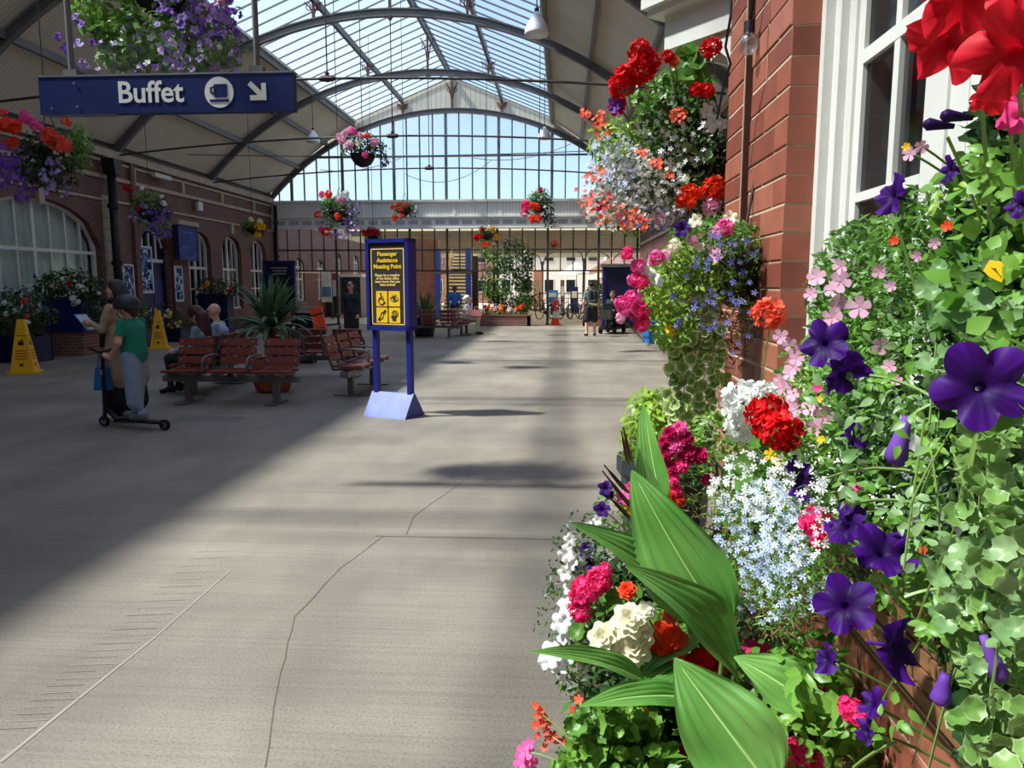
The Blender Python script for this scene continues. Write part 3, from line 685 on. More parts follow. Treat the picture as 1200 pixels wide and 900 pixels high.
for i, (sx, z) in enumerate(((-1, zb+.385), (1, zb+.385), (-1, zb+.185), (1, zb+.185))):
    px = sx*.092
    m = MB(); flat(m, rrect(.165, .185), px, z, -.058); t = m.build('pictogram_tile', yellow, o)
    m = MB(); Y = -.06
    if i == 0:
        m.tube([(px-.012, Y, z+.045), (px-.008, Y, z), (px+.025, Y, z-.002), (px+.04, Y, z-.05), (px+.055, Y, z-.045)], .006, 5); flat(m, disc(.011, 12), px-.013, z+.062, Y-.003)
        m.tube([(px-.005+.042*math.cos(a), Y, z-.028+.042*math.sin(a)) for a in np.linspace(1.9, 6.0, 14)], .0055, 5); m.tube([(px-.01, Y, z+.025), (px+.02, Y, z+.025)], .005, 5)
    elif i == 1:
        m.tube([(px+.055*math.cos(a), Y, z+.032*math.sin(a)*(1-.25*abs(math.cos(a)))) for a in np.linspace(0, 6.283, 24)[:-1]], .004, 4, closed=True); flat(m, disc(.02, 14), px, z, Y-.002)
        for a in (-.6, 0, .6): m.tube([(px+.03*math.sin(a), Y, z+.034), (px+.05*math.sin(a), Y, z+.052)], .003, 4)
    elif i == 2:
        m.tube([(px-.055, Y, z-.06), (px-.028, Y, z-.03)], [.009, .011], 6); m.tube([(px+.022, Y, z+.03), (px+.055, Y, z+.065)], [.011, .009], 6)
        m.tube([(px-.025, Y, z-.03), (px-.02, Y, z+.01), (px+.0, Y, z+.035), (px+.022, Y, z+.03), (px+.02, Y, z-.005), (px-.0, Y, z-.045), (px-.02, Y, z-.04)], .004, 5)
    else:
        flat(m, [(-.03, -.065), (.02, -.065), (.022, -.03), (.045, .0), (.02, .0), (-.03, .0), (-.05, -.01), (-.045, -.035), (-.03, -.035)], px, z, Y-.002)
        m.tube([(px+.008+.042*math.cos(a), Y, z+.022+.036*math.sin(a)) for a in np.linspace(0, 6.283, 18)[:-1]], .004, 4, closed=True)
        for dx in (-.012, .008, .026): m.tube([(px+dx, Y, z+.005), (px+dx+.005, Y, z+.045)], .003, 4)
    m.build('pictogram', charcoal, t)['kind'] = 'stuff'
for s in (-1, 1): m = MB(); m.b2((s*.25-.03, -.01, .1), (s*.25+.03, .06, zb)); m.build('post', sn, o)
m = MB(); m.prism([(-.2, .0), (.24, .0), (.03, .29), (-.0, .29)], lambda a, b, d: (d, a, b), -.31, .31); m.build('base', sbase, o)

# poster case on blue legs, far left
q = FL(330, 385); 
def poster_case(name, label, u0, u1, v0, v1, Y, legs, pm, deco):
    a, b = P(u0, v1, Y), P(u1, v0, Y); cx = (a.x+b.x)/2; W = b.x-a.x; H = b.z-a.z
    o = thing(name, label, 'notice board', (cx, Y, 0 if legs else a.z)); z0 = a.z if legs else 0
    m = MB()
    for s in (-1, 1): m.b2((s*W/2-.05, -.06, z0), (s*W/2+.05, .08, z0+H))
    for z in (z0, z0+H): m.b2((-W/2-.05, -.06, z-.05), (W/2+.05, .08, z+.05))
    m.build('frame', navy, o)
    m = MB(); m.b2((-W/2+.03, -.03, z0+.03), (W/2-.03, .05, z0+H-.03)); m.build('poster', pm, o)
    if legs:
        for s in (-1, 1): m = MB(); m.b2((s*W*.4-.04, -.03, 0), (s*W*.4+.04, .05, z0)); m.build('leg', navy_d, o)
    deco(o, W, H, z0); return o
def deco1(o, W, H, z0):
    m = MB(); flat(m, disc(.13), -W*.2, z0+H*.2, -.036); m.build('poster_badge', mat('pale_blue', (130, 160, 190), .6), o)
    m = MB()
    for k in range(3): m.b2((-.3+.06*k, -.036, z0+H*(.86-.06*k)), (.32-.03*k, -.032, z0+H*(.885-.06*k)))
    m.tube([(-.42, -.034, z0+H*.5), (-.36, -.034, z0+H*.72), (.1, -.034, z0+H*.76)], .012, 4); m.tube([(-.55, -.034, z0+H*.3), (-.25, -.034, z0+H*.42)], .02, 4)
    m.b2((0, -.036, z0+.1), (.4, -.032, z0+.13)); m.build('poster_print', mat('poster_grey', (150, 155, 160), .6), o)['kind'] = 'stuff'
poster_case('poster_case', 'dark poster in a blue framed case standing before the gable corner', 312, 344, 307, 362, 26.5, True, mat('poster_dark', (24, 34, 46), .35, var=.4, scale=4), deco1)

# signs on the left wall
def wall_panel(name, label, cat, ua, ub, va, vb, pm, fm, x=XL+.08, deco=None, th=.03, fr=.035):
    a = PX(ua, va, x); b = PX(ub, vb, x); z1, z0 = a.z, PX(ua, vb, x).z; y0, y1 = a.y, b.y
    o = thing(name, label, cat, (x, (y0+y1)/2, z0)); W, H = y1-y0, z1-z0
    m = MB(); m.b2((-.08, -W/2, 0), (th, W/2, H)); m.build('board', pm, o)
    m = MB()
    for s in (-1, 1): m.b2((-.08, s*W/2-fr/2, 0), (th+.015, s*W/2+fr/2, H))
    for z in (0, H): m.b2((-.08, -W/2, z-fr/2), (th+.015, W/2, z+fr/2))
    m.build('frame', fm, o)
    if deco: deco(o, W, H, th)
    return o
bluep = mat('poster_blue', (88, 130, 176), .5, var=.25, scale=2.5); greyblue = mat('poster_greyblue', (104, 112, 140), .6, var=.5, scale=7)
def deco_dots(o, W, H, th):
    for c, nm in ((mat('print_white', (214, 224, 232), .6), 0), (mat('print_navy', (34, 60, 120), .6), 1)):
        m = MB(); r = random.Random(3+nm)
        for i in range(60 if W > .8 else 26):
            y, z = r.uniform(-W*.43, W*.43), r.uniform(.06, H-.08); a, b = r.uniform(.02, .07), r.uniform(.02, .08)
            m.b2((th, y-a, z-b), (th+.006+.004*nm, y+a, min(H-.02, z+b)))
        m.build('print', c, o)['kind'] = 'stuff'
wall_panel('notice_board', 'white framed notice board between the drainpipe and the blue door', 'notice board', 142, 157, 310, 352, greyblue, white, deco=deco_dots)
wall_panel('door_poster', 'blue and white patterned poster hung on the blue door', 'poster', 156, 179, 288, 343, bluep, swhite, x=XL-.05, deco=deco_dots)
wall_panel('display_board', 'pale blue framed display board left of the banner window', 'notice board', 203, 214, 312, 353, mat('poster_sky', (120, 176, 220), .5, var=.3, scale=1.6), swhite, deco=deco_dots)
def deco_banner(o, W, H, th):
    m = MB(); m.tube([(th+.006, W*.46*math.cos(a), H*.22+H*.17*math.sin(a)) for a in np.linspace(0, 6.283, 24)[:-1]], .012, 4, closed=True)
    m.tube([(th+.006, W*.36*math.cos(a), H*.2+H*.14*math.sin(a)) for a in np.linspace(0, 6.283, 24)[:-1]], .008, 4, closed=True)
    m.tube([(th+.006, -W*.1, H*.95), (th+.006, W*.3, H*.35)], .02, 4); m.b2((th, -W*.2, H*.78), (th+.006, W*.25, H*.8)); m.build('emblem', mat('banner_line', (120, 134, 190), .6), o)
    m = MB(); m.b2((-.35, -W/2-.05, H-.02), (.1, W/2+.05, H+.12)); m.build('banner_rail', stone, o)
wall_panel('banner', 'navy blue hanging banner with oval line emblem on left wall', 'banner', 207, 231, 262, 304, mat('banner_navy', (40, 54, 128), .6, var=.1), navy, x=XL+.35, deco=deco_banner, fr=.02)
a = PX(130, 200, XL+.3)
o = thing('drainpipe', 'black cast iron drainpipe beside the wide arched window', 'drainpipe', (XL+.3, a.y, 0))
m = MB(); m.tube([(0, 0, 0), (0, 0, 4.6)], .11, 10); m.build('pipe', black, o, True)
for z in (.5, 2.2, 3.7): m = MB(); m.tube([(0, 0, z-.06), (0, 0, z+.06)], .15, 10); m.build('collar', black, o)
m = MB(); m.prism([(-.2, 4.9), (.2, 4.9), (.12, 4.5), (-.12, 4.5)], lambda p, q, d: (d, p, q), -.14, .2); m.build('hopper', black, o)
o = thing('drainpipe', 'thin dark drainpipe in the far left corner by the gable', 'drainpipe', (XL+.26, 30.7, 0))
m = MB(); m.tube([(0, 0, 0), (0, 0, 4.9)], .08, 8); m.build('pipe', black, o, True)
for z in (1, 2.8, 4.2): m = MB(); m.tube([(0, 0, z-.05), (0, 0, z+.05)], .11, 8); m.build('collar', black, o)
a = PX(232, 241, XL+.12); o = thing('floodlight', 'small white box floodlight high on the left brick wall', 'light', a)
m = MB(); m.b2((0, -.14, -.16), (.1, .14, .12)); m.build('lamp_body', white, o); m = MB(); m.b2((-.06, -.03, -.05), (0, .03, .2)); m.build('bracket', steel_d, o)
a = PX(187, 207, XL+.16); o = thing('strip_light', 'pale batten light fitting under the cornice of left wall', 'light', a)
m = MB(); m.b2((0, -.45, -.06), (.12, .45, .06)); m.build('batten', offwhite, o); m = MB(); m.b2((-.1, -.06, -.03), (0, .06, .05)); m.build('bracket', steel_d, o)

# white bell lamps under the roof
wire_m = mat('wire', (70, 70, 70), .5)
for i, (u, v, s, Y, lb) in enumerate(((629, 30, 27, 13.5, 'large white plastic bell lamp hanging right of the ridge, nearest one'), (638, 157, 15, 24, 'small white bell lamp hanging before the right part of the gable glass'), (367, 161, 15, 24, 'small white bell lamp hanging against the left boarded ceiling'))):
    c = P(u, v, Y); r = s*Y/870/2
    o = thing('bell_lamp', lb, 'lamp', c, group='white bell lamps')
    m = MB(); m.lathe([(r, -r*.75), (r*1.0, -r*.55), (r*.92, -r*.1), (r*.6, r*.45), (r*.3, r*.75), (r*.22, r*1.05)], 16); m.build('lamp_shade', mat('lamp_white', (235, 235, 236), .4), o, True)
    m = MB(); m.lathe([(r*.2, r*1.0), (r*.2, r*1.35), (r*.1, r*1.4)], 10); m.build('lamp_cap', steel_d, o)
    m = MB(); top = (roof_poly(1)[-1][1] if u > 500 else 7.6)-.1; m.tube([(0, 0, r*1.3), (0, 0, top-c.z)], .012, 5); m.build('cord', wire_m, o)
# ================================================================== plant kit
def leaf_T(n=3, wd=.5, fold=.12, curl=.25, tip=1.0, wave=0, neck=.0):
    """leaf of unit length along +x, face up (+z): verts, quads, rim"""
    vs = []; fs = []; rim = []
    for i in range(n+1):
        t = i/n; h = wd/2*(math.sin(math.pi*min(1, (t*.93+.07)**(.75*tip)))**.85) if 0 < t < 1 else (.015 if t == 0 else .0)
        z = -curl*t*t; w_ = wave*math.sin(t*19)
        vs += [(t, -h, z+fold*h+w_*h), (t, 0, z), (t, h, z+fold*h-w_*h)]; rim += [1, 0, 1]
    for i in range(n):
        a = 3*i; fs += [(a, a+3, a+4, a+1), (a+1, a+4, a+5, a+2)]
    return np.array(vs), np.array(fs), np.array(rim, float)
def scallop_T(n=16, depth=.07, cup=.22):
    """rounded scalloped leaf, unit radius, stalk at the centre-bottom"""
    vs = [(0, 0, 0)]; rim = [0]
    for ring, rr in ((1, .6), (2, 1.)):
        for i in range(n):
            a = 2*math.pi*i/n; r = rr*(1+(depth if i % 2 else -depth)*(ring == 2))*(.72+.28*abs(math.sin(a/2))**.6)
            vs.append((r*math.cos(a), r*math.sin(a), cup*rr*rr+.13*math.sin(5*a+1)*rr*rr+.22*abs(math.sin(a))*rr)); rim.append(.45 if ring == 1 else 1)
    fs = [(0, 1+i, 1+(i+1) % n, 1+(i+2) % n) for i in range(0, n, 2)]
    fs += [(1+i, 1+n+i, 1+n+(i+1) % n, 1+(i+1) % n) for i in range(n)]
    return np.array(vs), np.array(fs), np.array(rim, float)
def floret_T(k=5, wd=.75, cup=.2, n=1):
    """open k-petal flower of unit radius facing +z"""
    vs = []; fs = []; rim = []
    for i in range(k):
        a = 2*math.pi*i/k; c, s = math.cos(a), math.sin(a); o = len(vs)
        for r, h in ((.06, .05), (.5, wd*.42), (.85, wd*.5), (1.0, wd*.2)):
            for sg in (-1, 1): vs.append((r*c-sg*h*s, r*s+sg*h*c, cup*r*r+.03*sg)); rim.append(r)
        for j in range(3): fs.append((o+2*j, o+2*j+2, o+2*j+3, o+2*j+1))
    return np.array(vs), np.array(fs), np.array(rim, float)
def petunia_T(n=40, ph=0.):
    """trumpet flower, unit radius, facing +z; rim 0 at throat, tube behind"""
    vs = []; rim = []; prof = [(.05, -.95), (.06, -.6), (.08, -.3), (.15, -.1), (.4, .0), (.72, .04), (1.0, .03)]
    for j, (r, z) in enumerate(prof):
        for i in range(n):
            a = 2*math.pi*i/n; lob = abs(math.sin(2.5*a))
            rr = r*(1-(.34*(1-lob**.9))*max(0, (r-.3)/.7))*(1+.07*math.sin(a+ph*5)); zz = z-(.11*math.cos(5*a)*r*r if r > .3 else 0)+.12*math.sin(15*a+1+ph)*max(0, r-.5)+.4*math.sin(7*a+2+2*ph)*max(0, r-.6)+.13*math.sin(2*a+.7+3*ph)*r*r+.012*math.cos(25*a)*(r > .3)
            vs.append((rr*math.cos(a), rr*math.sin(a), zz)); rim.append(r*(.62+.38*lob)*(.85+.15*math.cos(25*a)) if z > -.25 else (.9 if r < .07 else .15))
    fs = [(j*n+i, j*n+(i+1) % n, (j+1)*n+(i+1) % n, (j+1)*n+i) for j in range(len(prof)-1) for i in range(n)]
    return np.array(vs), np.array(fs), np.array(rim, float)
def cluster_T(nf=30, fr=.37, base=None, lo=-.35, seed=1, wd=.82):
    """round flower head (geranium) of unit radius built of florets"""
    r = np.random.default_rng(seed); base = base or floret_T(5, wd, .32)
    i = np.arange(nf)+.5; z = 1-(1-lo)*i/nf; a = i*2.39996; s = np.sqrt(np.maximum(0, 1-z*z))
    N = np.stack([s*np.cos(a), s*np.sin(a), z], 1)+r.normal(0, .3, (nf, 3)); N /= np.linalg.norm(N, axis=1, keepdims=True)
    pos = N*r.uniform(.5, .9, (nf, 1)); pos[:, 2] *= .85
    tv, tf, tr = base; R = frames(N, r.uniform(0, 6.28, nf)); sz = fr*r.uniform(.85, 1.15, nf)
    V = np.einsum('nij,kj->nki', R, tv)*sz[:, None, None]+pos[:, None, :]
    F = tf[None]+(np.arange(nf)*len(tv))[:, None, None]
    return V.reshape(-1, 3), F.reshape(-1, 4), np.tile(tr, nf)
def rose_T(seed=2):
    """double begonia: whorls of cupped petals"""
    V = []; F = []; A = []; o = 0
    for ring, (k, rad, tilt, sc) in enumerate(((7, .5, .25, .75), (6, .36, .6, .62), (5, .22, .95, .5), (3, .1, 1.25, .38))):
        for i in range(k):
            a = 2*math.pi*(i+.5*ring)/k; n = 3; vs = []
            for x in range(n+1):
                for y in range(n+1):
                    u, v = x/n, y/n*2-1; w_ = .55*math.sin(math.pi*(.18+.72*u))
                    px, py, pz = u, v*w_, -.28*u*u+.22*v*v*w_
                    qx = px*math.cos(tilt)-pz*math.sin(tilt); qz = px*math.sin(tilt)+pz*math.cos(tilt)
                    qx, py2, qz = qx*sc+rad*.35, py*sc, qz*sc+.1*ring
                    vs.append((qx*math.cos(a)-py2*math.sin(a), qx*math.sin(a)+py2*math.cos(a), qz)); A.append(u)
            fs = [(o+x*(n+1)+y, o+(x+1)*(n+1)+y, o+(x+1)*(n+1)+y+1, o+x*(n+1)+y+1) for x in range(n) for y in range(n)]
            V += vs; F += fs; o += len(vs)
    V = np.array(V); V /= np.abs(V).max(); return V, np.array(F), np.array(A, float)
T_leaf = leaf_T(2, .5); T_leaf3 = leaf_T(4, .55, .25, .3); T_oval = leaf_T(3, .8, .15, .2); T_blade = leaf_T(2, .14, .2, .15); T_scal = scallop_T()
T_flor = floret_T(); T_flor4 = floret_T(4, .9, .1); T_star = floret_T(5, .5, .1); T_pet = petunia_T(50); T_PV = [petunia_T(50, k*1.3) for k in range(4)]; T_petlo = petunia_T(20); T_ger = cluster_T(); T_gerlo = cluster_T(14, .5); T_rose = rose_T()
G = {n: leafmat(n, a, b, t) for n, a, b, t in (
    ('leaf_mid', (108, 150, 58), (66, 110, 40), .35), ('leaf_dark', (58, 92, 44), (34, 62, 32), .25), ('leaf_lime', (176, 204, 84), (124, 168, 52), .4),
    ('leaf_fresh', (138, 182, 76), (92, 144, 50), .38), ('leaf_grey', (150, 178, 124), (104, 146, 84), .3), ('leaf_olive', (122, 130, 66), (84, 98, 46), .3), ('leaf_brown', (138, 108, 70), (98, 76, 50), .3))}
G['leaf_varieg'] = leafmat('leaf_varieg', (134, 170, 88), (98, 140, 64), .3, edge=((188, 206, 156), .8, 1.1))
G['leaf_ivy'] = leafmat('leaf_ivy', (150, 184, 92), (118, 158, 70), .4, edge=((226, 230, 180), .45, .95))
def petal(name, a, b=None, tr=.3, edge=None): 
    MATS.pop(name, None); return leafmat(name, a, b, tr, .55, 14, .2, edge)
F_ = {'red': petal('petal_red', (226, 24, 28), (196, 10, 22)), 'orange': petal('petal_orange', (250, 84, 44), (238, 58, 32)), 'coral': petal('petal_coral', (244, 104, 84), (232, 78, 62)),
      'pink': petal('petal_pink', (250, 116, 186), (240, 84, 164)), 'magenta': petal('petal_magenta', (206, 22, 96), (168, 12, 72)), 'rose': petal('petal_rose', (248, 196, 220), (240, 168, 204)),
      'white': petal('petal_white', (248, 248, 244), (236, 238, 236)), 'cream': petal('petal_cream', (250, 246, 226), (240, 232, 200)), 'yellow': petal('petal_yellow', (252, 210, 40), (244, 184, 20)),
      'purple': petal('petal_purple', (52, 6, 96), (32, 2, 62), edge=((82, 18, 142), .3, .95)), 'violet': petal('petal_violet', (142, 92, 196), (112, 66, 170)), 'lilac': petal('petal_lilac', (186, 164, 216), (160, 134, 200)),
      'blue': petal('petal_blue', (138, 138, 220), (112, 112, 204)), 'pale_blue': petal('petal_pale_blue', (206, 216, 242), (184, 198, 236)), 'hot': petal('petal_hot', (252, 76, 152), (242, 48, 122)),
      'petred': petal('petal_petunia_red', (206, 12, 34), (184, 6, 30), edge=((244, 40, 58), .3, .95)), 'salmon': petal('petal_salmon', (250, 120, 90), (240, 96, 70)), 'throat': mat('throat', (40, 14, 60), .7)}
stem_m = leafmat('stem', (130, 160, 80), (104, 132, 62), .1); soil_m = mat('soil', (52, 40, 32), .95, var=.3, scale=30)
MC = {}
def shared(T, key, mt):
    k = (key, mt.name)
    if k not in MC:
        m = np_mesh(key, T[0], T[1], None, T[2]); m.materials.append(mt); m.polygons.foreach_set('use_smooth', [True]*len(m.polygons)); MC[k] = m
    return MC[k]
def put(name, T, key, mt, parent, pos, N, size, spin=None, squash=1):
    """one flower or leaf as its own object; pos in the parent's space; N = facing direction"""
    o = bpy.data.objects.new(name, shared(T, key, mt)); COL.objects.link(o); o.parent = parent
    R = frames(np.array([[*N]], float), np.array([rng.uniform(0, 6.28) if spin is None else spin]))[0]
    o.rotation_euler = Matrix(R.tolist()).to_euler(); o.location = pos; o.scale = (size, size, size*squash); return o
def ball(n, c, r, shell=.55, flat=0, up=None):
    """points in an ellipsoid, denser near its skin; returns pos, outward normals"""
    d = rng.normal(size=(n, 3)); d /= np.linalg.norm(d, axis=1, keepdims=True)
    if up is not None: d[:, 2] = np.where(d[:, 2] < up, -d[:, 2]*.6, d[:, 2])
    rad = rng.uniform(shell**3, 1, n)**(1/3)
    return np.array(c)+d*rad[:, None]*np.array(r), d
def bush(name, parent, blobs, mats, T=None, stuff=True, jit=.55, upb=.35):
    """blobs: (centre, radii, count, leaf size, material index[, template])"""
    parts = []
    for b in blobs:
        c, r, n, s, mi = b[:5]; t = b[5] if len(b) > 5 else (T or T_leaf)
        p, d = ball(n, c, r); N = d+rng.normal(0, jit, d.shape)+np.array([0, 0, upb])
        parts.append(scatter(t, p, N, s*rng.uniform(.65, 1.25, n))+(mi,))
    return joined(name, parts, mats, parent, stuff)
def stems(name, parent, lines, r=.0025, mt=None):
    m = MB()
    for q in lines: m.tube(q, r, 4)
    o = m.build(name, mt or stem_m, parent, fix=False); return o
def sag(a, b, up=.25):
    a, b = Vector(a), Vector(b); c = (a+b)/2+Vector((0, 0, up*(b-a).length)); return [a.lerp(c, t).lerp(c.lerp(b, t), t) for t in (0, .25, .5, .75, 1)]
# ================================================================== benches
slat_m = mat('bench_slat', (128, 60, 44), .4, var=.22, scale=12, stretch=(1, 1, 6)); bsteel = mat('bench_steel', (112, 114, 116), .45, .3, var=.1); boltm = mat('bolt', (210, 206, 200), .3, .6)
def make_bench():
    o = thing('bench', 'x', 'bench', group='slatted station benches')
    for k in range(3):
        x = (k-1)*.62
        for i in range(3):
            z = .53+i*.125; y = .2+i*.035
            m = MB(); R = Matrix.Rotation(math.radians(-15), 3, 'X'); m.box((x, y, z+.04), (.5, .03, .1), R); s = m.build('back_slat', slat_m, o)
            m = MB()
            for sx in (-1, 1): m.lathe([(.011, 0), (.008, .006)], 6, (x+sx*.2, y-.017, z+.045), Matrix.Rotation(math.pi/2-.26, 3, 'X'))
            m.build('bolt', boltm, s)['kind'] = 'stuff'
        for i in range(4):
            y = -.23+i*.115
            m = MB(); m.box((x, y, .435+.012*abs(i-1.5)), (.5, .1, .03)); s = m.build('seat_slat', slat_m, o)
            m = MB()
            for sx in (-1, 1): m.lathe([(.011, 0), (.008, .006)], 6, (x+sx*.2, y, .452+.012*abs(i-1.5)))
            m.build('bolt', boltm, s)['kind'] = 'stuff'
        for sx in (-1, 1):
            m = MB()
            m.bar((x+sx*.17, -.28, .41), (x+sx*.17, .17, .40), .04, .03); m.bar((x+sx*.17, .17, .4), (x+sx*.17, .31, .87), .04, .03, (0, 1, 0))
            m.build('seat_frame', bsteel, o)
    m = MB(); m.b2((-.95, -.1, .3), (.95, .02, .38)); m.build('beam', bsteel, o)
    for sx in (-1, 1):
        m = MB(); m.b2((sx*.62-.04, -.08, .02), (sx*.62+.04, 0, .3)); m.b2((sx*.62-.07, -.3, 0), (sx*.62+.07, .2, .02)); m.build('leg', bsteel, o)
    for x in (-.31, .31):
        m = MB(); m.tube([(x, .24, .64), (x, .1, .655), (x, -.1, .65), (x, -.2, .63), (x, -.24, .58), (x, -.22, .42)], .018, 6); m.build('armrest', bsteel, o, True)
    return o
bA = make_bench(); bA.location = (-4.52, 9.85, 0); bA['label'] = 'slatted wooden bench facing the camera in front of the potted palm'
def bench(x, y, rz, label):
    b = copy_tree(bA); b.location = (x, y, 0); b.rotation_euler = (0, 0, math.radians(rz)); b['label'] = label; return b
bench(-3.14, 11.25, 90, 'slatted bench seen end-on just left of the assistance sign')
bench(-5.42, 11.2, -90, 'slatted bench with two people seated, backing onto the potted palm')
bench(-4.3, 12.75, 180, 'slatted bench seen from behind, beyond the potted palm')
bench(-4.15, 22.9, 180, 'empty slatted bench beyond the assistance sign, left of the old woman')
bench(-3.3, 24.4, 90, 'slatted bench on which the white haired woman sits')
# ================================================================== spiky potted plants
def blades(parent, n, L, wd, c, mt, droop=1.0, seed=1, name='leaf', up0=.2):
    r = random.Random(seed)
    for i in range(n):
        az = r.uniform(0, 6.283); el = r.uniform(up0, 1.45); l = L*r.uniform(.75, 1.1); vs = []; fs = []; K = 6
        p = Vector(c); d = Vector((math.cos(az)*math.cos(el), math.sin(az)*math.cos(el), math.sin(el))); sd = Vector((-math.sin(az), math.cos(az), 0))
        for k in range(K+1):
            t = k/K; h = wd/2*(.55+1.2*t)*(1-t**3) if t < 1 else .001
            nn = sd.cross(d).normalized()
            vs += [p-sd*h+nn*h*.35, p, p+sd*h+nn*h*.35]
            if k: a = 3*k-3; fs += [(a, a+3, a+4, a+1), (a+1, a+4, a+5, a+2)]
            p = p+d*(l/K); d = (d+Vector((0, 0, -droop*.34*t*(1.5-.9*math.sin(el))))).normalized()
        m = MB().add(vs, fs); m.build(name, mt, parent, True, fix=False)
cord_m = leafmat('cordyline', (96, 128, 84), (64, 96, 62), .2, .35); terr = mat('terracotta', (176, 98, 66), .75, var=.12, scale=7); terr_p = mat('pot_zigzag', (206, 168, 130), .8)
o = thing('potted_palm', 'big spiky cordyline in a terracotta pot behind the front bench', 'potted plant', (-4.42, 11.0, 0))
m = MB(); m.lathe([(.22, 0), (.26, .04), (.36, .36), (.4, .38), (.4, .5), (.36, .5), (.34, .44)], 10); m.build('pot', terr, o)
m = MB()
for k in range(10):
    a0, a1 = 2*math.pi*k/10, 2*math.pi*(k+1)/10; q = lambda a, z, r: (r*math.cos(a), r*math.sin(a), z)
    m.add([q(a0, .36, .362), q(a1, .36, .362), q((a0+a1)/2, .2, .312)], [(0, 1, 2)])
m.build('zigzag', terr_p, o, fix=False)
m = MB(); m.lathe([(.02, .45), (.34, .46)], 10); m.build('soil', soil_m, o)
m = MB(); m.tube([(0, 0, .4), (.02, 0, .75), (0, .02, 1.0)], [.07, .06, .05], 8); m.build('trunk', mat('palm_trunk', (90, 70, 50), .9, var=.3, scale=20), o)
blades(o, 95, .82, .078, (0, 0, .98), cord_m, 1.7, 5, up0=-.1)
o = thing('potted_palm', 'spiky palm in dark tub beyond the assistance sign', 'potted plant', P(497, 385, 23.5)*1)
o.location = (P(497, 385, 23.6).x, 23.6, 0)
m = MB(); m.lathe([(.3, 0), (.4, .55), (.44, .6), (.42, .6), (.38, .54)], 14); m.build('pot', mat('dark_tub', (46, 52, 58), .4), o)
m = MB(); m.lathe([(.02, .54), (.39, .55)], 12); m.build('soil', soil_m, o)
blades(o, 70, .95, .05, (0, 0, .55), cord_m, .9, 8, up0=.5)

# ================================================================== cones
cy = mat('cone_yellow', (238, 180, 20), .4, var=.06)
def wet_cone(label, c, H=1.0):
    o = thing('warning_cone', label, 'safety cone', c, math.radians(20), 'yellow folding warning cones')
    m = MB(); b = .19; t = .055
    m.add([(-b,-b,.04),(b,-b,.04),(b,b,.04),(-b,b,.04),(-t,-t,H),(t,-t,H),(t,t,H),(-t,t,H)], [(0,3,2,1),(4,5,6,7),(0,1,5,4),(1,2,6,5),(2,3,7,6),(3,0,4,7)]); m.build('cone_body', cy, o)
    m = MB(); m.b2((-.24, -.24, 0), (.24, .24, .04)); m.build('base', cy, o)
    m = MB(); m2 = MB()
    def on(zc, a, hz, mm, side, off):
        f = (zc-.04)/(H-.04); d = b+(t-b)*f; f2 = (zc+hz-.04)/(H-.04); d2 = b+(t-b)*f2
        q = [(-a+off, -d-.003, zc), (a+off, -d-.003, zc), (a+off, -d2-.003, zc+hz), (-a+off, -d2-.003, zc+hz)]
        if side: q = [(-y, x, z) for x, y, z in q]
        mm.add(q, [(0, 1, 2, 3)])
    for side in (0, 1):
        on(.52, .045, .07, m, side, 0); on(.595, .02, .03, m, side, .01); on(.14, .03, .05, m, side, 0); on(.69, .085, .012, m, side, 0)
        for k, z in enumerate((.26, .31, .36, .41)): on(z, (.09, .1, .095, .09)[k], .022, m2, side, 0)
    m.build('pictogram', mat('cone_black', (50, 38, 10), .6), o, fix=False)['kind'] = 'stuff'; m2.build('warning_lettering', mat('cone_red', (196, 84, 22), .6), o, fix=False)['kind'] = 'stuff'
wet_cone('yellow four-sided warning cone by the blue planter, left edge', FL(30, 437).to_tuple(), .99)
wet_cone('yellow four-sided warning cone by the blue door, behind the child', (P(187, 405, 18.4).x, 18.4, 0), .98)
o = thing('traffic_cone', 'orange and white traffic cone at the screen opening', 'traffic cone', (P(651, 380, 30.6).x, 30.6, 0))
m = MB(); m.lathe([(.19, .05), (.145, .3)], 14); m.lathe([(.095, .56), (.05, .8), (.03, .82)], 14); m.b2((-.25, -.25, 0), (.25, .25, .05)); m.build('cone_body', mat('cone_orange', (240, 74, 34), .45), o)
m = MB(); m.lathe([(.146, .3), (.096, .56)], 14); m.build('white_band', white, o)
m = MB(); m.lathe([(.1, .8), (.14, .84), (.14, 1.0), (.09, 1.04)], 12); m.build('cone_topper', mat('cone_orange', (1, 1, 1)), o)

# ================================================================== blue planters along the left wall, with shrubs
def planter_shrub(label, c, W, D, H, mt, blobs, mats, flowers, skirt=None, foot=.0):
    o = thing('planter', label, 'planter', c)
    if skirt: m = MB(); m.b2((-W/2+.05, -D/2+.05, 0), (W/2-.05, D/2-.05, foot)); m.build('plinth', skirt, o)
    n = max(2, int(W/.28)); bw = W/n
    for i in range(n): m = MB(); m.b2((-W/2+i*bw+.006, -D/2, foot), (-W/2+(i+1)*bw-.006, -D/2+.03, H)); m.build('plank', mt, o)
    m = MB(); m.b2((-W/2, -D/2+.03, foot), (-W/2+.03, D/2, H)); m.b2((W/2-.03, -D/2+.03, foot), (W/2, D/2, H)); m.b2((-W/2, D/2-.03, foot), (W/2, D/2, H)); m.b2((-W/2-.02, -D/2-.02, H), (W/2+.02, -D/2+.05, H+.04)); m.build('planter_frame', mt, o)
    m = MB(); m.b2((-W/2+.03, -D/2+.03, H-.12), (W/2-.03, D/2-.03, H-.05)); m.build('soil', soil_m, o)
    bush('foliage', o, blobs, mats)
    for col, pos, s in flowers: put('flower_head', T_gerlo, 'ger_lo', F_[col], o, pos, (random.uniform(-.5, .5), -1, .5), s)
    return o
dk = [G['leaf_dark'], G['leaf_mid']]
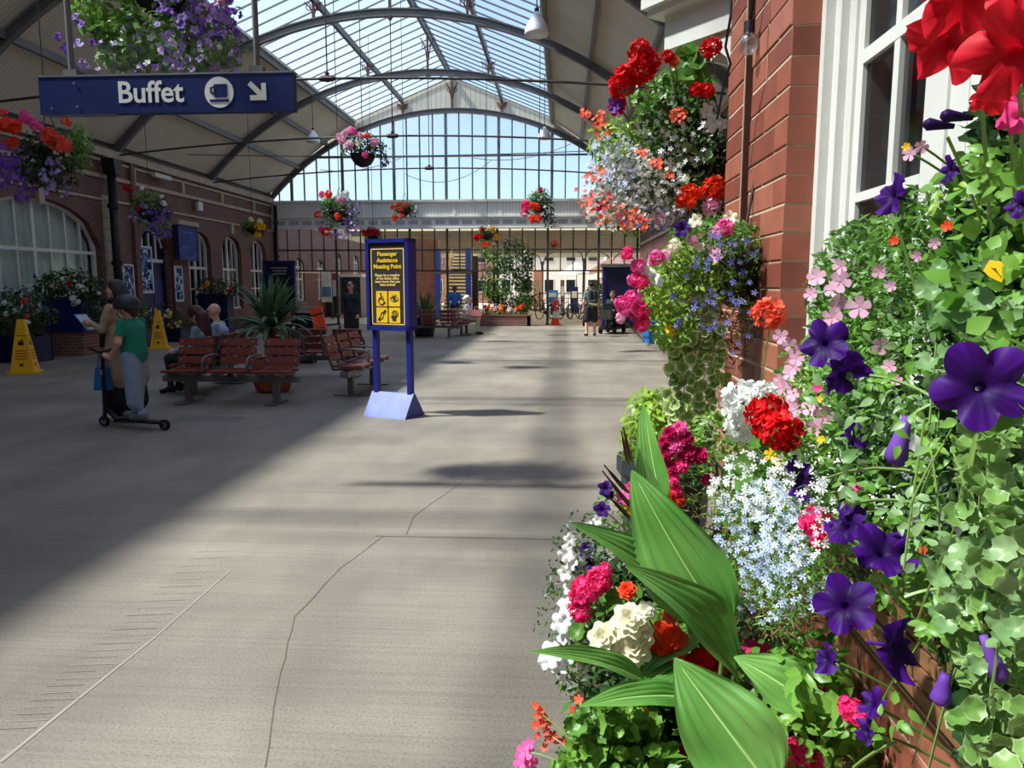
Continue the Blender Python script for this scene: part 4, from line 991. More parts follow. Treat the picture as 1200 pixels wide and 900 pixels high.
def rf(n, cols, x0, x1, z0, z1, y=-.5, s=.06): return [(random.choice(cols), (random.uniform(x0, x1), y+random.uniform(-.1, .1), random.uniform(z0, z1)), s*random.uniform(.7, 1.2)) for _ in range(n)]
planter_shrub('navy planter on a plinth under the wide arched window with dark shrubs', (-11.4, 16.6, 0), .95, .7, 1.3, navy, [((0, 0, 1.55), (.85, .55, .45), 900, .12, 0), ((.75, -.1, 1.15), (.4, .4, .55), 450, .11, 0), ((-.1, -.1, 1.7), (.6, .4, .3), 150, .1, 1)], dk,
              rf(5, ['red', 'rose', 'white'], -.7, .7, 1.5, 1.9)+rf(4, ['cream', 'white'], .3, 1.0, 1.0, 1.5), brick_f, .55)
planter_shrub('dark planter with white flowers behind the left warning cone', (-11.45, 15.0, 0), .9, .6, .55, navy_d, [((0, 0, 1.0), (.75, .55, .6), 900, .11, 0), ((-.2, -.1, .9), (.6, .4, .5), 180, .1, 1)], dk, rf(8, ['white', 'white', 'coral'], -.5, .6, .8, 1.4, s=.07))
planter_shrub('dark low planter of shrubs right of the navy planter, by the woman', (-11.35, 18.9, 0), .9, .6, .5, navy_d, [((0, 0, .8), (.6, .5, .55), 600, .11, 0)], dk, rf(5, ['cream', 'yellow'], -.4, .4, .7, 1.2))
planter_shrub('low planter of yellow flowers between door and second warning cone', (P(215, 390, 20.8).x-.55, 20.8, 0), 1.2, .5, .35, navy_d, [((0, 0, .6), (.8, .4, .35), 500, .1, 0)], dk, rf(22, ['yellow', 'cream', 'cream'], -.6, .6, .4, .95, -.35, .06))
planter_shrub('raised planter under the banner window with white and orange flowers', (-11.75, 24.6, 0), 1.0, .5, 1.3, navy_d, [((0, 0, 1.5), (.95, .4, .4), 600, .12, 0)], dk, rf(9, ['orange', 'white', 'yellow'], -.5, .95, 1.35, 1.75, -.35, .07))
# ================================================================== brick planters at the gable screen
def brick_bed(label, x0, x1, y0, y1, H):
    o = thing('brick_planter', label, 'planter', ((x0+x1)/2, (y0+y1)/2, 0)); W, D = x1-x0, y1-y0
    m = MB()
    for a, b in (((-W/2, -D/2), (W/2, -D/2+.11)), ((-W/2, D/2-.11), (W/2, D/2)), ((-W/2, -D/2), (-W/2+.11, D/2)), ((W/2-.11, -D/2), (W/2, D/2))): m.b2((*a, 0), (*b, H))
    m.build('brick_wall', brick_f, o)
    m = MB(); m.b2((-W/2-.02, -D/2-.02, H), (W/2+.02, D/2+.02, H+.04)); m.build('coping', mat('coping', (176, 120, 96), .8), o)
    m = MB(); m.b2((-W/2+.1, -D/2+.1, .1), (W/2-.1, D/2-.1, H+.05)); m.build('soil', soil_m, o); return o
x0, x1 = P(560, 375, 29.7).x, P(621, 375, 29.7).x
o = brick_bed('low brick planter in front of the gable screen with a tall climbing shrub', x0, x1, 29.7, 30.7, .42)
W = x1-x0
o2 = thing('climbing_shrub', 'tall leafy climbing shrub on a trellis rising from the brick planter', 'shrub', ((x0+x1)/2, 30.35, .47))
m = MB()
for k in range(5): m.tube([(-.9+.45*k, 0, 0), (-.95+.47*k, 0, 3.0)], .02, 5)
for z in (.6, 1.2, 1.8, 2.4): m.tube([(-1, 0, z), (1, 0, z)], .015, 5)
m.build('trellis', mat('trellis_wood', (96, 78, 58), .85), o2)
bl = [((random.uniform(-.9, .95), random.uniform(-.15, .1), z), (.42, .28, .38), 130, .15, i % 2) for i, z in enumerate(np.linspace(.3, 2.5, 20))]+[((.3, 0, 2.75), (.5, .25, .35), 120, .15, 0), ((.75, -.1, .5), (.3, .3, .6), 220, .14, 1), ((-.3, -.25, 1.0), (.7, .2, .5), 260, .13, 2)]
bush('foliage', o2, bl, [G['leaf_dark'], G['leaf_mid'], G['leaf_fresh']])
for i in range(26):
    put('flower_head', T_gerlo, 'ger_lo', F_[random.choice(['orange', 'red', 'white', 'rose', 'yellow', 'coral', 'salmon'])], o, (random.uniform(-W/2+.1, W/2-.1), random.uniform(-.45, -.1), .55+random.uniform(0, .25)), (0, -.7, .7), random.uniform(.06, .11))
bush('foliage', o, [((0, -.2, .52), (W/2-.05, .3, .14), 300, .1, 0)], [G['leaf_mid']])
x0, x1 = P(683, 378, 29.9).x, P(720, 378, 29.9).x
o = brick_bed('low brick planter behind the standing man with backpack', x0, x1, 29.9, 30.6, .42)
bush('foliage', o, [((.3, 0, 1.1), (.5, .3, .8), 420, .13, 0), ((.1, 0, .6), (.6, .3, .3), 150, .1, 1)], [G['leaf_dark'], G['leaf_mid']])
# blue crate far right
c = FL(765, 402); o = thing('crate', 'bright blue plastic crate on the floor at the right wall', 'crate', (c.x, c.y, 0), .3)
blm = mat('crate_blue', (26, 132, 214), .4)
m = MB(); b, t, H = .2, .26, .62
m.add([(-b,-b,0),(b,-b,0),(b,b,0),(-b,b,0),(-t,-t,H),(t,-t,H),(t,t,H),(-t,t,H)], [(0,3,2,1),(0,1,5,4),(1,2,6,5),(2,3,7,6),(3,0,4,7)])
m.build('crate_body', blm, o, fix=False); m = MB(); m.b2((-t-.02, -t-.02, H-.05), (t+.02, t+.02, H)); m.build('crate_lid', blm, o)
for z in (.2, .4): m = MB(); m.b2((-.27, -.27, z), (.27, .27, z+.025)); m.build('crate_rib', blm, o)

# ================================================================== bicycles
bk = mat('bike_black', (26, 26, 28), .4); tyre = mat('tyre', (20, 20, 20), .8); spoke = mat('spoke', (150, 150, 150), .3, .8); orangebag = mat('pannier_orange', (242, 84, 28), .5)
def bicycle(label, loc, rz, fm, lo=False, bags=True, group=None):
    """along local +x, front wheel at +x"""
    o = thing('bicycle', label, 'bicycle', loc, rz, group); R = .34
    for x in (-.52, .52):
        m = MB(); m.tube([(x+R*math.cos(a), 0, R+R*math.sin(a)) for a in np.linspace(0, 6.283, 25)[:-1]], .022, 5, closed=True); wv = m.build('wheel', tyre, o)
        if not lo:
            m = MB()
            for k in range(12): a = k*math.pi/6; m.tube([(x, 0, R), (x+R*math.cos(a), 0, R+R*math.sin(a))], .003, 3)
            m.tube([(x, -.05, R), (x, .05, R)], .025, 6); m.build('spokes', spoke, wv)
    m = MB()
    for a, b in (((-.52, 0, R), (-.08, 0, .3)), ((-.52, 0, R), (-.2, 0, .78)), ((-.08, 0, .3), (-.22, 0, .85)), ((-.08, 0, .3), (.36, 0, .72)), ((-.2, 0, .76), (.34, 0, .8)), ((.33, 0, .9), (.37, 0, .68)), ((.37, 0, .68), (.52, 0, R))): m.tube([a, b], .02, 6)
    m.build('frame', fm, o)
    m = MB(); m.tube([(.25, -.28, .98), (.34, -.2, 1.0), (.36, 0, 1.0), (.34, .2, 1.0), (.25, .28, .98)], .014, 6); m.tube([(.33, 0, .88), (.35, 0, 1.0)], .018, 6); m.build('handlebar', bk, o)
    m = MB(); m.prism([(-.36, -.07), (-.3, -.09), (-.05, -.02), (-.05, .02), (-.3, .09), (-.36, .07)], lambda a, b, d: (a, b, d), .87, .92); m.build('saddle', bk, o)
    m = MB(); m.tube([(-.08, -.1, .2), (-.08, .1, .4)], .012, 5); m.lathe([(.09, -.01), (.09, .01)], 14, (-.08, -.03, .3), Matrix.Rotation(math.pi/2, 3, 'X')); m.build('crank', bk, o)
    if bags:
        for s, mt in ((-1, bk), (1, bk)): m = MB(); m.box((-.58, s*.13, .6), (.36, .14, .42)); m.build('pannier', mt, o)
        m = MB(); m.b2((-.8, -.07, .7), (-.2, .07, .73)); m.build('rack', bk, o)
    return o
y = 15.4; bx = P(385, 400, y)
bicycle('black touring bicycle with orange bag behind the end-on bench', (bx.x-.12, y, 0), math.radians(22), bk)
o = thing('luggage_bag', 'bright orange dry bag strapped to the black touring bicycle', 'bag', (P(379, 375, y).x, y-.3, P(379, 391, y).z), .2)
R8 = Matrix.Rotation(math.radians(-12), 3, 'Y'); m = MB(); m.box((0, 0, .28), (.24, .2, .52), R8); m.box((.0, 0, .56), (.16, .14, .07), R8); m.build('bag_body', orangebag, o)
m = MB(); m.box((-.01, 0, .12), (.25, .21, .03), R8); m.box((-.02, 0, .42), (.25, .21, .03), R8); m.build('strap', bk, o)
o = thing('luggage_bag', 'black rucksack standing left of the orange bag', 'bag', (P(360, 375, y).x, y-.25, P(360, 388, y).z*0+.45))
m = MB(); m.box((0, 0, .3), (.42, .26, .6)); m.box((0, -.15, .22), (.3, .08, .3)); m.build('bag_body', bk, o)
m = MB(); m.box((-.13, -.2, .3), (.05, .02, .05)); m.box((-.13, -.14, .52), (.05, .02, .05)); m.build('reflector', swhite, o)
bench_under = o
m = MB(); m.b2((-.22, -.13, -.45), (.22, .13, 0)); m.build('bag_base', bk, o)
for i in range(6):
    bicycle('parked bicycle in the rack beyond the glazed screen', (P(640+i*11, 370, 37).x, 36.6+.25*(i % 2), 0), math.radians(55+4*i), [bk, mat('bike_blue', (60, 80, 130), .4), mat('bike_silver', (150, 150, 155), .35)][i % 3], lo=True, bags=False, group='bicycles in the far rack')
# ================================================================== beyond the glazed screen
m = MB(); m.add([(-60, 31.4, -.01), (60, 31.4, -.01), (60, 200, -.01), (-60, 200, -.01)], [(0,1,2,3)]); m.add([(-60, -60, -.03), (60, -60, -.03), (60, 31.4, -.03), (-60, 31.4, -.03)], [(0,1,2,3)])
tag(struct(m.build('floor_platform', mat('platform_ground', (160, 152, 142), .85, var=.15, scale=.8), fix=False)), 'pale platform paving beyond the screen', None)
wl2 = arched_wall(31.2, 60, 4.9, [(33.5, 34.7, .9, 2.5, 2.9), (36.5, 37.7, .9, 2.5, 2.9), (39.5, 40.7, 1.2, 2.9, 3.4), (43, 44.2, 1.2, 2.9, 3.4), (47, 48.2, 1.2, 2.9, 3.4), (52, 53.2, 1.2, 2.9, 3.4)], XL, .35, 1).build('wall_far', brick_l)
tag(struct(wl2), 'brick platform building continuing beyond the gable on the left', None)
for y, s_, c_ in ((34.1, .9, 2.9), (37.1, .9, 2.9), (40.1, 1.2, 3.4), (43.6, 1.2, 3.4), (47.6, 1.2, 3.4), (52.6, 1.2, 3.4)):
    m = MB(); m.b2((XL-.2, y-.6, s_), (XL-.16, y+.6, c_)); m.build('window_glass', glass_win, wl2)
    m = MB()
    for a in (-.55, 0, .55): m.b2((XL-.16, y+a-.05, s_), (XL-.08, y+a+.05, c_-.1))
    for z in (s_+.05, (s_+c_)/2, c_-.45): m.b2((XL-.16, y-.6, z-.04), (XL-.08, y+.6, z+.04))
    m.build('window_frame', white, wl2)
m = MB(); m.b2((XL-1.6, 31.2, 0), (XL-1.5, 60, 4.9)); m.b2((XL-1.6, 31.2, 4.9), (XL, 60, 5.0)); m.build('sun_block_shell', darkroom, wl2)  # same kind of added sun-blocking shell, behind the far wall
m = MB(); m.b2((XL, 31.2, 4.3), (XL+.08, 60, 4.45)); m.b2((XL, 31.2, 2.2), (XL+.05, 39, 2.3)); m.build('string_course', stone, wl2)
# platform canopy
canopy_boards = leafmat('canopy_glow_sheet', (238, 232, 216), (226, 218, 198), .72, .6, 2)  # boards pass sunlight and glow, standing in for bounce off the paving
cn = tag(sempty('ceiling_canopy'), 'cream boarded platform canopy beyond the screen', None)
m = MB(); m.b2((-9.5, 31.6, 4.0), (6, 52, 4.1)); m.build('canopy_boarding', canopy_boards, cn)
for y in np.arange(33, 52, 2.2): m = MB(); m.b2((-9.5, y-.07, 3.78), (6, y+.07, 4.0)); m.build('joist', mat('canopy_joist', (124, 112, 96), .7), cn)
m = MB(); m.b2((-9.5, 51.8, 3.55), (6, 52, 4.3)); m.b2((-9.6, 31.6, 3.6), (-9.4, 52, 4.2)); m.build('valance', offwhite, cn)
colm = mat('column_green', (58, 66, 66), .5)
for i, (x, y) in enumerate(((-9.2, 36), (-9.2, 44), (1.2, 44), (-1.4, 50), (3.2, 50))):
    m = MB(); m.lathe([(.16, 0), (.16, .5), (.09, .6), (.08, 3.0), (.14, 3.1), (.14, 3.2)], 10, (x, y, 0))
    for s in (-1, 1): m.tube([(x+s*(.08+.75*t*t), y, 3.0+.85*t**.6) for t in np.linspace(0, 1, 7)], .035, 5)
    m.build('canopy_column', colm, cn, True)
# footbridge staircase
sx0, sx1 = P(517, 350, 35.5).x, P(546, 350, 35.5).x
o = thing('footbridge_stairs', 'pale footbridge stairs with blue posts and yellow handrails beyond screen', 'staircase', ((sx0+sx1)/2, 35.5, 0)); W = sx1-sx0
tread = mat('tread', (248, 240, 218), .6); riser = mat('riser', (84, 78, 72), .8)
for k in range(19):
    z = (k+1)*.172; m = MB(); m.b2((-W/2, k*.24-.03, z-.085), (W/2, (k+1)*.24, z)); m.build('tread', tread, o)
    m = MB(); m.b2((-W/2, k*.24, z-.172), (W/2, k*.24+.02, z-.06)); m.build('riser', riser, o)
for s in (-1, 1):
    m = MB(); m.b2((s*(W/2+.14)-.13, -.15, 0), (s*(W/2+.14)+.13, .1, 3.35)); m.build('post', mat('stair_blue', (58, 84, 190), .45), o)
    m = MB(); m.tube([(s*(W/2-.04), -.3, .9), (s*(W/2-.04), 3.4, 3.5)], .03, 6); m.tube([(s*(W/2-.04), -.3, .9), (s*(W/2-.04), -.3, 0)], .03, 6); m.build('handrail', mat('rail_yellow', (240, 200, 50), .4), o)
m = MB(); m.b2((-W/2-.35, -.2, 2.15), (W/2+.4, -.05, 2.3)); m.build('crossbar', steel, o)
m = MB(); m.b2((P(486, 300, 36).x, 36, 0), (P(513, 300, 36).x, 37, 4.0)); tag(struct(m.build('wall_pier', brick_f)), 'brick pier beside the footbridge stairs', None)
m = MB(); m.b2((P(556, 300, 33).x-.12, 33, 0), (P(556, 300, 33).x+.14, 33.3, 2.9)); tag(m.build('timber_post', mat('post_brown', (70, 58, 50), .8)), 'dark square post left of the climbing shrub', 'post')
# shop front and posters on far left
for i, (u0, u1, v0, v1, Y, mt, lb) in enumerate(((377, 388, 318, 354, 35.2, mat('advert_white', (206, 206, 196), .5, var=.25, scale=2), 'tall pale advert panel beyond the left part of the screen'), (389, 397, 322, 347, 35.6, mat('advert_grey', (176, 170, 176), .5, var=.2, scale=2), 'grey and maroon notice beyond the screen, next to pale advert'))):
    a, b = P(u0, v1, Y), P(u1, v0, Y); o = thing('advert_panel', lb, 'notice board', ((a.x+b.x)/2, Y, 0)); W = b.x-a.x
    m = MB(); m.b2((-W/2, 0, a.z), (W/2, .06, b.z)); m.build('panel', mt, o); m = MB(); m.b2((-W/2-.03, .01, 0), (-W/2, .08, b.z)); m.b2((W/2, .01, 0), (W/2+.03, .08, b.z)); m.build('leg', steel_d, o)
    m = MB(); zc = a.z+(b.z-a.z)*(.35 if i == 0 else .85); m.b2((-W/2+.03, -.01, zc-.25 if i == 0 else zc-.1), (W/2-.03, 0, zc+.22)); m.build('print', bluep if i == 0 else mat('maroon', (120, 56, 66), .6), o)
m = MB(); m.b2((XL+.1, 33, 0), (XL+2.2, 36, 2.1)); o = thing('kiosk', 'dark glazed kiosk beyond the screen at far left', 'kiosk', (XL+.3, 37.5, 0))
m = MB(); m.b2((0, 0, 0), (1.6, 2, 2.05)); m.build('kiosk_body', mat('kiosk_dark', (40, 46, 48), .4), o); m = MB(); m.b2((-.05, -.05, 2.05), (1.7, 2.05, 2.2)); m.build('kiosk_roof', offwhite, o)
m = MB(); m.b2((.1, -.02, .9), (1.5, -.005, 1.9)); m.build('kiosk_glass', glass_win, o)
# right: dark blue hoarding, street beyond
a, b = P(716, 372, 28.5), P(745, 303, 28.5); o = thing('kiosk', 'dark navy kiosk at the right wall behind the mobility scooter', 'kiosk', ((a.x+b.x)/2-.15, 28.9, 0))
m = MB(); m.b2((-.62, -.4, 0), (.62, .4, 2.3)); m.build('kiosk_body', navy_d, o); m = MB(); m.b2((-.7, -.5, 2.3), (.7, .45, 2.42)); m.build('kiosk_roof', steel, o); m = MB(); m.b2((-.62, -.42, .2), (-.5, -.4, 2.25)); m.b2((.5, -.42, .2), (.62, -.4, 2.25)); m.build('kiosk_stile', navy, o)
def house(label, x0, x1, y, h, mt, roofc, nwin, storeys=2):
    o = thing('building', label, 'building', ((x0+x1)/2, y, 0)); W = x1-x0
    m = MB(); m.b2((-W/2, 0, 0), (W/2, 8, h)); m.build('wall', mt, o)
    m = MB(); m.prism([(-W/2-.3, h), (W/2+.3, h), (W/2-1.5, h+2.2), (-W/2+1.5, h+2.2)], lambda p, q, d: (p, d, q), -.3, 8); m.build('roof', roofc, o)
    for k in range(nwin):
        for s in range(storeys):
            x = -W/2+W*(k+.5)/nwin; z = .9+s*2.7; m = MB(); m.b2((x-.45, -.03, z+.1), (x+.45, .05, z+1.3)); f = m.build('window', white, o); m = MB(); m.b2((x-.38, -.045, z+.17), (x+.38, -.03, z+1.23)); m.build('pane', glass_win, f)
    return o
slate = mat('slate', (96, 98, 106), .7)
house('pale rendered building far beyond the right part of the screen', -6, 3.5, 66, 5.6, mat('render_cream', (226, 214, 196), .8, var=.06), slate, 5)
house('pink rendered building far beyond the screen, far right', 4, 13, 62, 5.2, mat('render_pink', (214, 176, 160), .8, var=.06), slate, 4)
house('brick terrace far beyond the screen behind the stairs', -19, -6.6, 70, 6, brick_f, slate, 6)
for i, (u, v0, v1, wd, Y, mt, lb) in enumerate(((647, 340, 356, 14, 42, mat('sign_sky', (50, 140, 214), .5), 'small bright blue sign beyond the screen above the traffic cone'), (659, 328, 366, 5, 41, steel, 'grey ticket machine beyond the screen'), (673, 336, 362, 9, 44, navy, 'navy blue cabinet beyond the screen behind the bikes'), (630, 318, 372, 10, 48, mat('pillar_pink', (214, 160, 140), .8), 'salmon painted pillar beyond the screen'))):
    a, b = P(u-wd/2, v1, Y), P(u+wd/2, v0, Y); o = thing(('street_sign', 'ticket_machine', 'cabinet', 'pillar')[i], lb, ('sign', 'machine', 'cabinet', 'pillar')[i], ((a.x+b.x)/2, Y, 0)); W = (b.x-a.x)/2
    m = MB(); m.b2((-W, 0, .05 if i else a.z), (W, .15 if i == 0 else .4, b.z)); m.build('panel' if i == 0 else 'body', mt, o)
    m = MB(); m.b2((-W*.3, .05, 0), (W*.3, .12, a.z)) if i == 0 else m.b2((-W*1.1, -.02, 0), (W*1.1, .42, .1)); m.build('post' if i == 0 else 'base', steel_d, o)
    m = MB(); m.b2((-W*.7, -.02, b.z-(b.z-a.z)*.5), (W*.7, 0, b.z-(b.z-a.z)*.2)); m.build('face_plate', swhite if i != 3 else stone, o)
for i, (u, Y) in enumerate(((676, 54), (714, 47))):
    c = P(u, 300, Y); o = thing('parasol', ('white parasol with pale panels far beyond the screen', 'pink and white parasol far beyond screen, right of the white one')[i], 'parasol', (c.x, Y, 0))
    m = MB(); m.tube([(0, 0, 0), (0, 0, 3.3)], .03, 6); m.build('pole', steel, o)
    m = MB(); m.lathe([(1.25, 2.4), (1.2, 2.55), (.05, 3.3)], 8); m.build('canopy', white if i == 0 else mat('parasol_pink', (232, 190, 178), .8), o)
o = thing('cycle_rack', 'low galvanised cycle rack beyond the screen', 'rack', (P(690, 370, 37.4).x-1, 37.6, 0))
for k in range(6): m = MB(); m.tube([(k*.5-1, 0, 0), (k*.5-1, 0, .7), (k*.5-1, .5, .75), (k*.5-1, .55, 0)], .025, 5); m.build('hoop', chrome, o)
# ================================================================== people: one implicit surface per figure
def surfnet(prims, h, k=.03):
    lo = np.min([np.minimum(p[0], p[1])-max(np.max(p[2]), np.max(p[3])) for p in prims], 0)-3*h
    hi = np.max([np.maximum(p[0], p[1])+max(np.max(p[2]), np.max(p[3])) for p in prims], 0)+3*h
    n = np.ceil((hi-lo)/h).astype(int)+1; D = np.full(n, 1.0, np.float32); M = np.zeros(n, np.int8); B = np.full(n, 1.0, np.float32)
    for a, b, ra, rb, mi in prims:
        a, b = np.array(a, float), np.array(b, float); rm = max(np.max(ra), np.max(rb))+k+3*h
        i0 = np.maximum(0, np.floor((np.minimum(a, b)-rm-lo)/h).astype(int)); i1 = np.minimum(n, np.ceil((np.maximum(a, b)+rm-lo)/h).astype(int)+1)
        gx, gy, gz = (lo[j]+h*np.arange(i0[j], i1[j]) for j in range(3)); p = np.stack(np.meshgrid(gx, gy, gz, indexing='ij'), -1)
        if np.ndim(ra):                                   # ellipsoid with radii ra
            q = (p-a)/np.array(ra); l = np.linalg.norm(q, axis=-1); l2 = np.linalg.norm(q/np.array(ra), axis=-1); d = l*(l-1)/np.maximum(l2, 1e-6)
        else:
            ab = b-a; t = np.clip(((p-a)@ab)/max(ab@ab, 1e-9), 0, 1); d = np.linalg.norm(p-a-t[..., None]*ab, axis=-1)-(ra+(rb-ra)*t)
        sl = tuple(slice(i0[j], i1[j]) for j in range(3)); o = D[sl]; hh = np.maximum(k-np.abs(o-d), 0)/k
        M[sl] = np.where(d < B[sl], mi, M[sl]); B[sl] = np.minimum(B[sl], d); D[sl] = np.minimum(o, d)-hh*hh*k/4
    S = D < 0; C = np.zeros(np.array(n)-1, int); cn_ = n-1
    offs = [(x, y, z) for x in (0, 1) for y in (0, 1) for z in (0, 1)]
    for x, y, z in offs: C += S[x:x+cn_[0], y:y+cn_[1], z:z+cn_[2]]
    act = np.argwhere((C > 0) & (C < 8)); idx = -np.ones(cn_, int); idx[tuple(act.T)] = np.arange(len(act))
    acc = np.zeros((len(act), 3)); cnt = np.zeros(len(act))
    for e0 in offs:
        for ax in range(3):
            if e0[ax]: continue
            e1 = list(e0); e1[ax] = 1; d0 = D[tuple((act+e0).T)]; d1 = D[tuple((act+e1).T)]; x = (d0 < 0) != (d1 < 0)
            t = np.where(x, d0/np.where(d0 == d1, 1, d0-d1), 0); p = np.tile(np.array(e0, float), (len(act), 1)); p[:, ax] = t
            acc[x] += p[x]; cnt[x] += 1
    V = lo+h*(act+acc/np.maximum(cnt, 1)[:, None]); F = []
    for ax in range(3):
        u, v = (ax+1) % 3, (ax+2) % 3; s0 = [slice(None)]*3; s1 = [slice(None)]*3; s0[ax] = slice(0, -1); s1[ax] = slice(1, None)
        A, Bb = S[tuple(s0)], S[tuple(s1)]; e = np.argwhere(A != Bb); ok = (e[:, u] > 0) & (e[:, v] > 0) & (e[:, u] < cn_[u]) & (e[:, v] < cn_[v]); e = e[ok]
        q = []
        for du, dv_ in ((-1, -1), (0, -1), (0, 0), (-1, 0)): c = e.copy(); c[:, u] += du; c[:, v] += dv_; q.append(idx[tuple(c.T)])
        q = np.stack(q, 1); fl = A[tuple(e.T)]; q[~fl] = q[~fl][:, ::-1]; F.append(q)
    F = np.concatenate(F); F = F[(F >= 0).all(1)]; fc = V[F].mean(1); gi = np.clip(np.round((fc-lo)/h).astype(int), 0, n-1)
    return V, F, M[tuple(gi.T)]
skin_m = mat('skin', (214, 160, 134), .55, var=.05, scale=14); skin2 = mat('skin_pale', (224, 172, 150), .55, var=.05, scale=14); eye_m = mat('eye', (40, 30, 28), .3)
def cap(a, b, ra, rb, m_): return (np.array(a, float), np.array(b, float), ra, rb, m_)
def ell(c, r, m_): return (np.array(c, float), np.array(c, float), np.array(r, float), np.array(r, float), m_)
def hand(w_, d, m_, s=1, fw=None):
    """palm and five fingers beyond wrist w_ along d"""
    w_ = np.array(w_, float); d = np.array(d, float); d /= np.linalg.norm(d); sd = np.cross(d, np.array(fw if fw is not None else (0, 1., .2))); sd /= np.linalg.norm(sd)+1e-9; nn = np.cross(sd, d)
    P_ = [cap(w_, w_+d*.045*s, .019*s, .024*s, m_)]
    for k, l in enumerate((.036, .043, .04, .031)):
        b = w_+d*.05*s+sd*(k-1.5)*.0125*s; c = b+d*l*.6*s+nn*.008*s; P_ += [cap(b, c, .0085*s, .008*s, m_), cap(c, c+d*l*.45*s+nn*.018*s, .008*s, .0065*s, m_)]
    b = w_+d*.012*s-sd*.018*s; P_ += [cap(b, b+d*.03*s-sd*.016*s+nn*.012*s, .0095*s, .0075*s, m_)]
    return P_
def head(c, yawv, s, hair=True, hm=4, style='short'):
    """head of height ~ .23*s centred at c, facing unit vector yawv"""
    c = np.array(c, float); f = np.array(yawv, float); f /= np.linalg.norm(f); r = np.array([f[1], -f[0], 0]); r /= np.linalg.norm(r); up = np.cross(r, f)
    q = lambda x, y, z: c+(r*x+f*y+up*z)*s
    P_ = [ell(q(0, -.01, .03), np.array([.076, .088, .09])*s, 0), ell(q(0, .03, -.045), np.array([.056, .056, .062])*s, 0), cap(q(0, .085, .012), q(0, .108, -.022), .009*s, .013*s, 0)]
    for x in (-1, 1): P_ += [ell(q(x*.032, .083, .012), np.array([.010]*3)*s, 5), ell(q(x*.078, -.005, -.005), np.array([.014, .022, .032])*s, 0), cap(q(x*.018, .086, .034), q(x*.046, .078, .034), .007*s, .006*s, hm)]
    P_ += [cap(q(-.022, .083, -.058), q(.022, .083, -.058), .008*s, .008*s, 6)]
    return P_
def person(label, loc, rz, H, J, mats, extra=(), hres=.02, arms_bare='none', sleeve=.5, shoe=1.0, face=(0, 1, 0), fat=1.0, legs_bare=0, body_k=.035, hairp=None, hair_mat=None):
    """J: joints in metres, local frame (x right, y forward). mats: skin, top, bottom, shoe, hair, eye, lip"""
    o = thing('person', label, 'person', loc, rz); s = H/1.7; pr = []
    pel, ch, nk, hd = (np.array(J[k], float) for k in ('pelvis', 'chest', 'neck', 'head'))
    v = ch-pel; rt = np.array([1., 0, 0])
    if 'right' in J: rt = np.array(J['right'], float)
    pr += [cap(pel-rt*.06*s, pel+rt*.06*s, .115*s*fat, .115*s*fat, 2), cap(pel+v*.15, pel+v*.7, .13*s*fat, .125*s*fat, 1), cap(ch-rt*.075*s, ch+rt*.075*s, .115*s*fat, .115*s*fat, 1), cap(ch+(nk-ch)*.45-rt*.11*s, ch+(nk-ch)*.45+rt*.11*s, .06*s, .06*s, 1), cap(ch+(nk-ch)*.6, hd, .052*s, .05*s, 0)]
    pr += head(hd, face, s*1.02)
    for sd in 'LR':
        sh, el, wr_ = (np.array(J[k+sd], float) for k in ('sh', 'el', 'wr')); md = sh+(el-sh)*sleeve
        pr += [cap(sh, md, .058*s, .052*s, 1), cap(md, el, .046*s, .041*s, 0 if arms_bare != 'none' else 1), cap(el, wr_, .04*s, .027*s, 0 if arms_bare != 'none' else 1)]
        pr += hand(wr_, J.get('hd'+sd, wr_-el), 0, 1.15*s)
        hp, kn, an = (np.array(J[k+sd], float) for k in ('hp', 'kn', 'an')); to = np.array(J['to'+sd], float)
        pr += [cap(hp, kn, .09*s*fat, .064*s*fat, 2), cap(kn, an, .06*s, .042*s, 0 if legs_bare else 2), cap(an+np.array([0, 0, -.015*s]), to, .045*s*shoe, .036*s*shoe, 3), cap(an+(an-to)*.25*np.array([1, 1, 0])+np.array([0, 0, -.035*s]), an, .034*s*shoe, .04*s, 3)]
    pr += list(extra)
    V, F, mi = surfnet(pr, hres, body_k); V[:, 2] = np.maximum(V[:, 2], .0)
    m = np_mesh('body', V, F, mi); b = mkobj('body', m, mats, o, True)
    if hairp:
        V, F, mi = surfnet(hairp, hres, .03); mkobj('hair', np_mesh('hair', V, F), hair_mat, o, True)
    return o
lip = mat('lip', (176, 96, 90), .5)
def mats7(top, bottom, shoe, hair, skin=None): return [skin or skin_m, top, bottom, shoe, hair, eye_m, lip]
C_ = lambda n, c, **k: mat('cloth_'+n, c, .85, var=.08, scale=16, **k)
def standing(H, foot=.1, armsd=None, spread=.1):
    s = H/1.7; J = {'pelvis': (0, 0, .93*s), 'chest': (0, .0, 1.26*s), 'neck': (0, .0, 1.44*s), 'head': (0, .03*s, 1.575*s)}
    for k, x in (('L', -1), ('R', 1)):
        J['sh'+k] = (x*.185*s, 0, 1.37*s); J['el'+k] = (x*.235*s, -.02*s, 1.09*s); J['wr'+k] = (x*.24*s, .06*s, .85*s); J['hp'+k] = (x*.09*s, 0, .9*s); J['kn'+k] = (x*spread*s, .02*s, .49*s); J['an'+k] = (x*spread*s, -.02*s, .085*s); J['to'+k] = (x*(spread+.02)*s, .14*s, .035*s)
    if armsd: J.update(armsd)
    return J
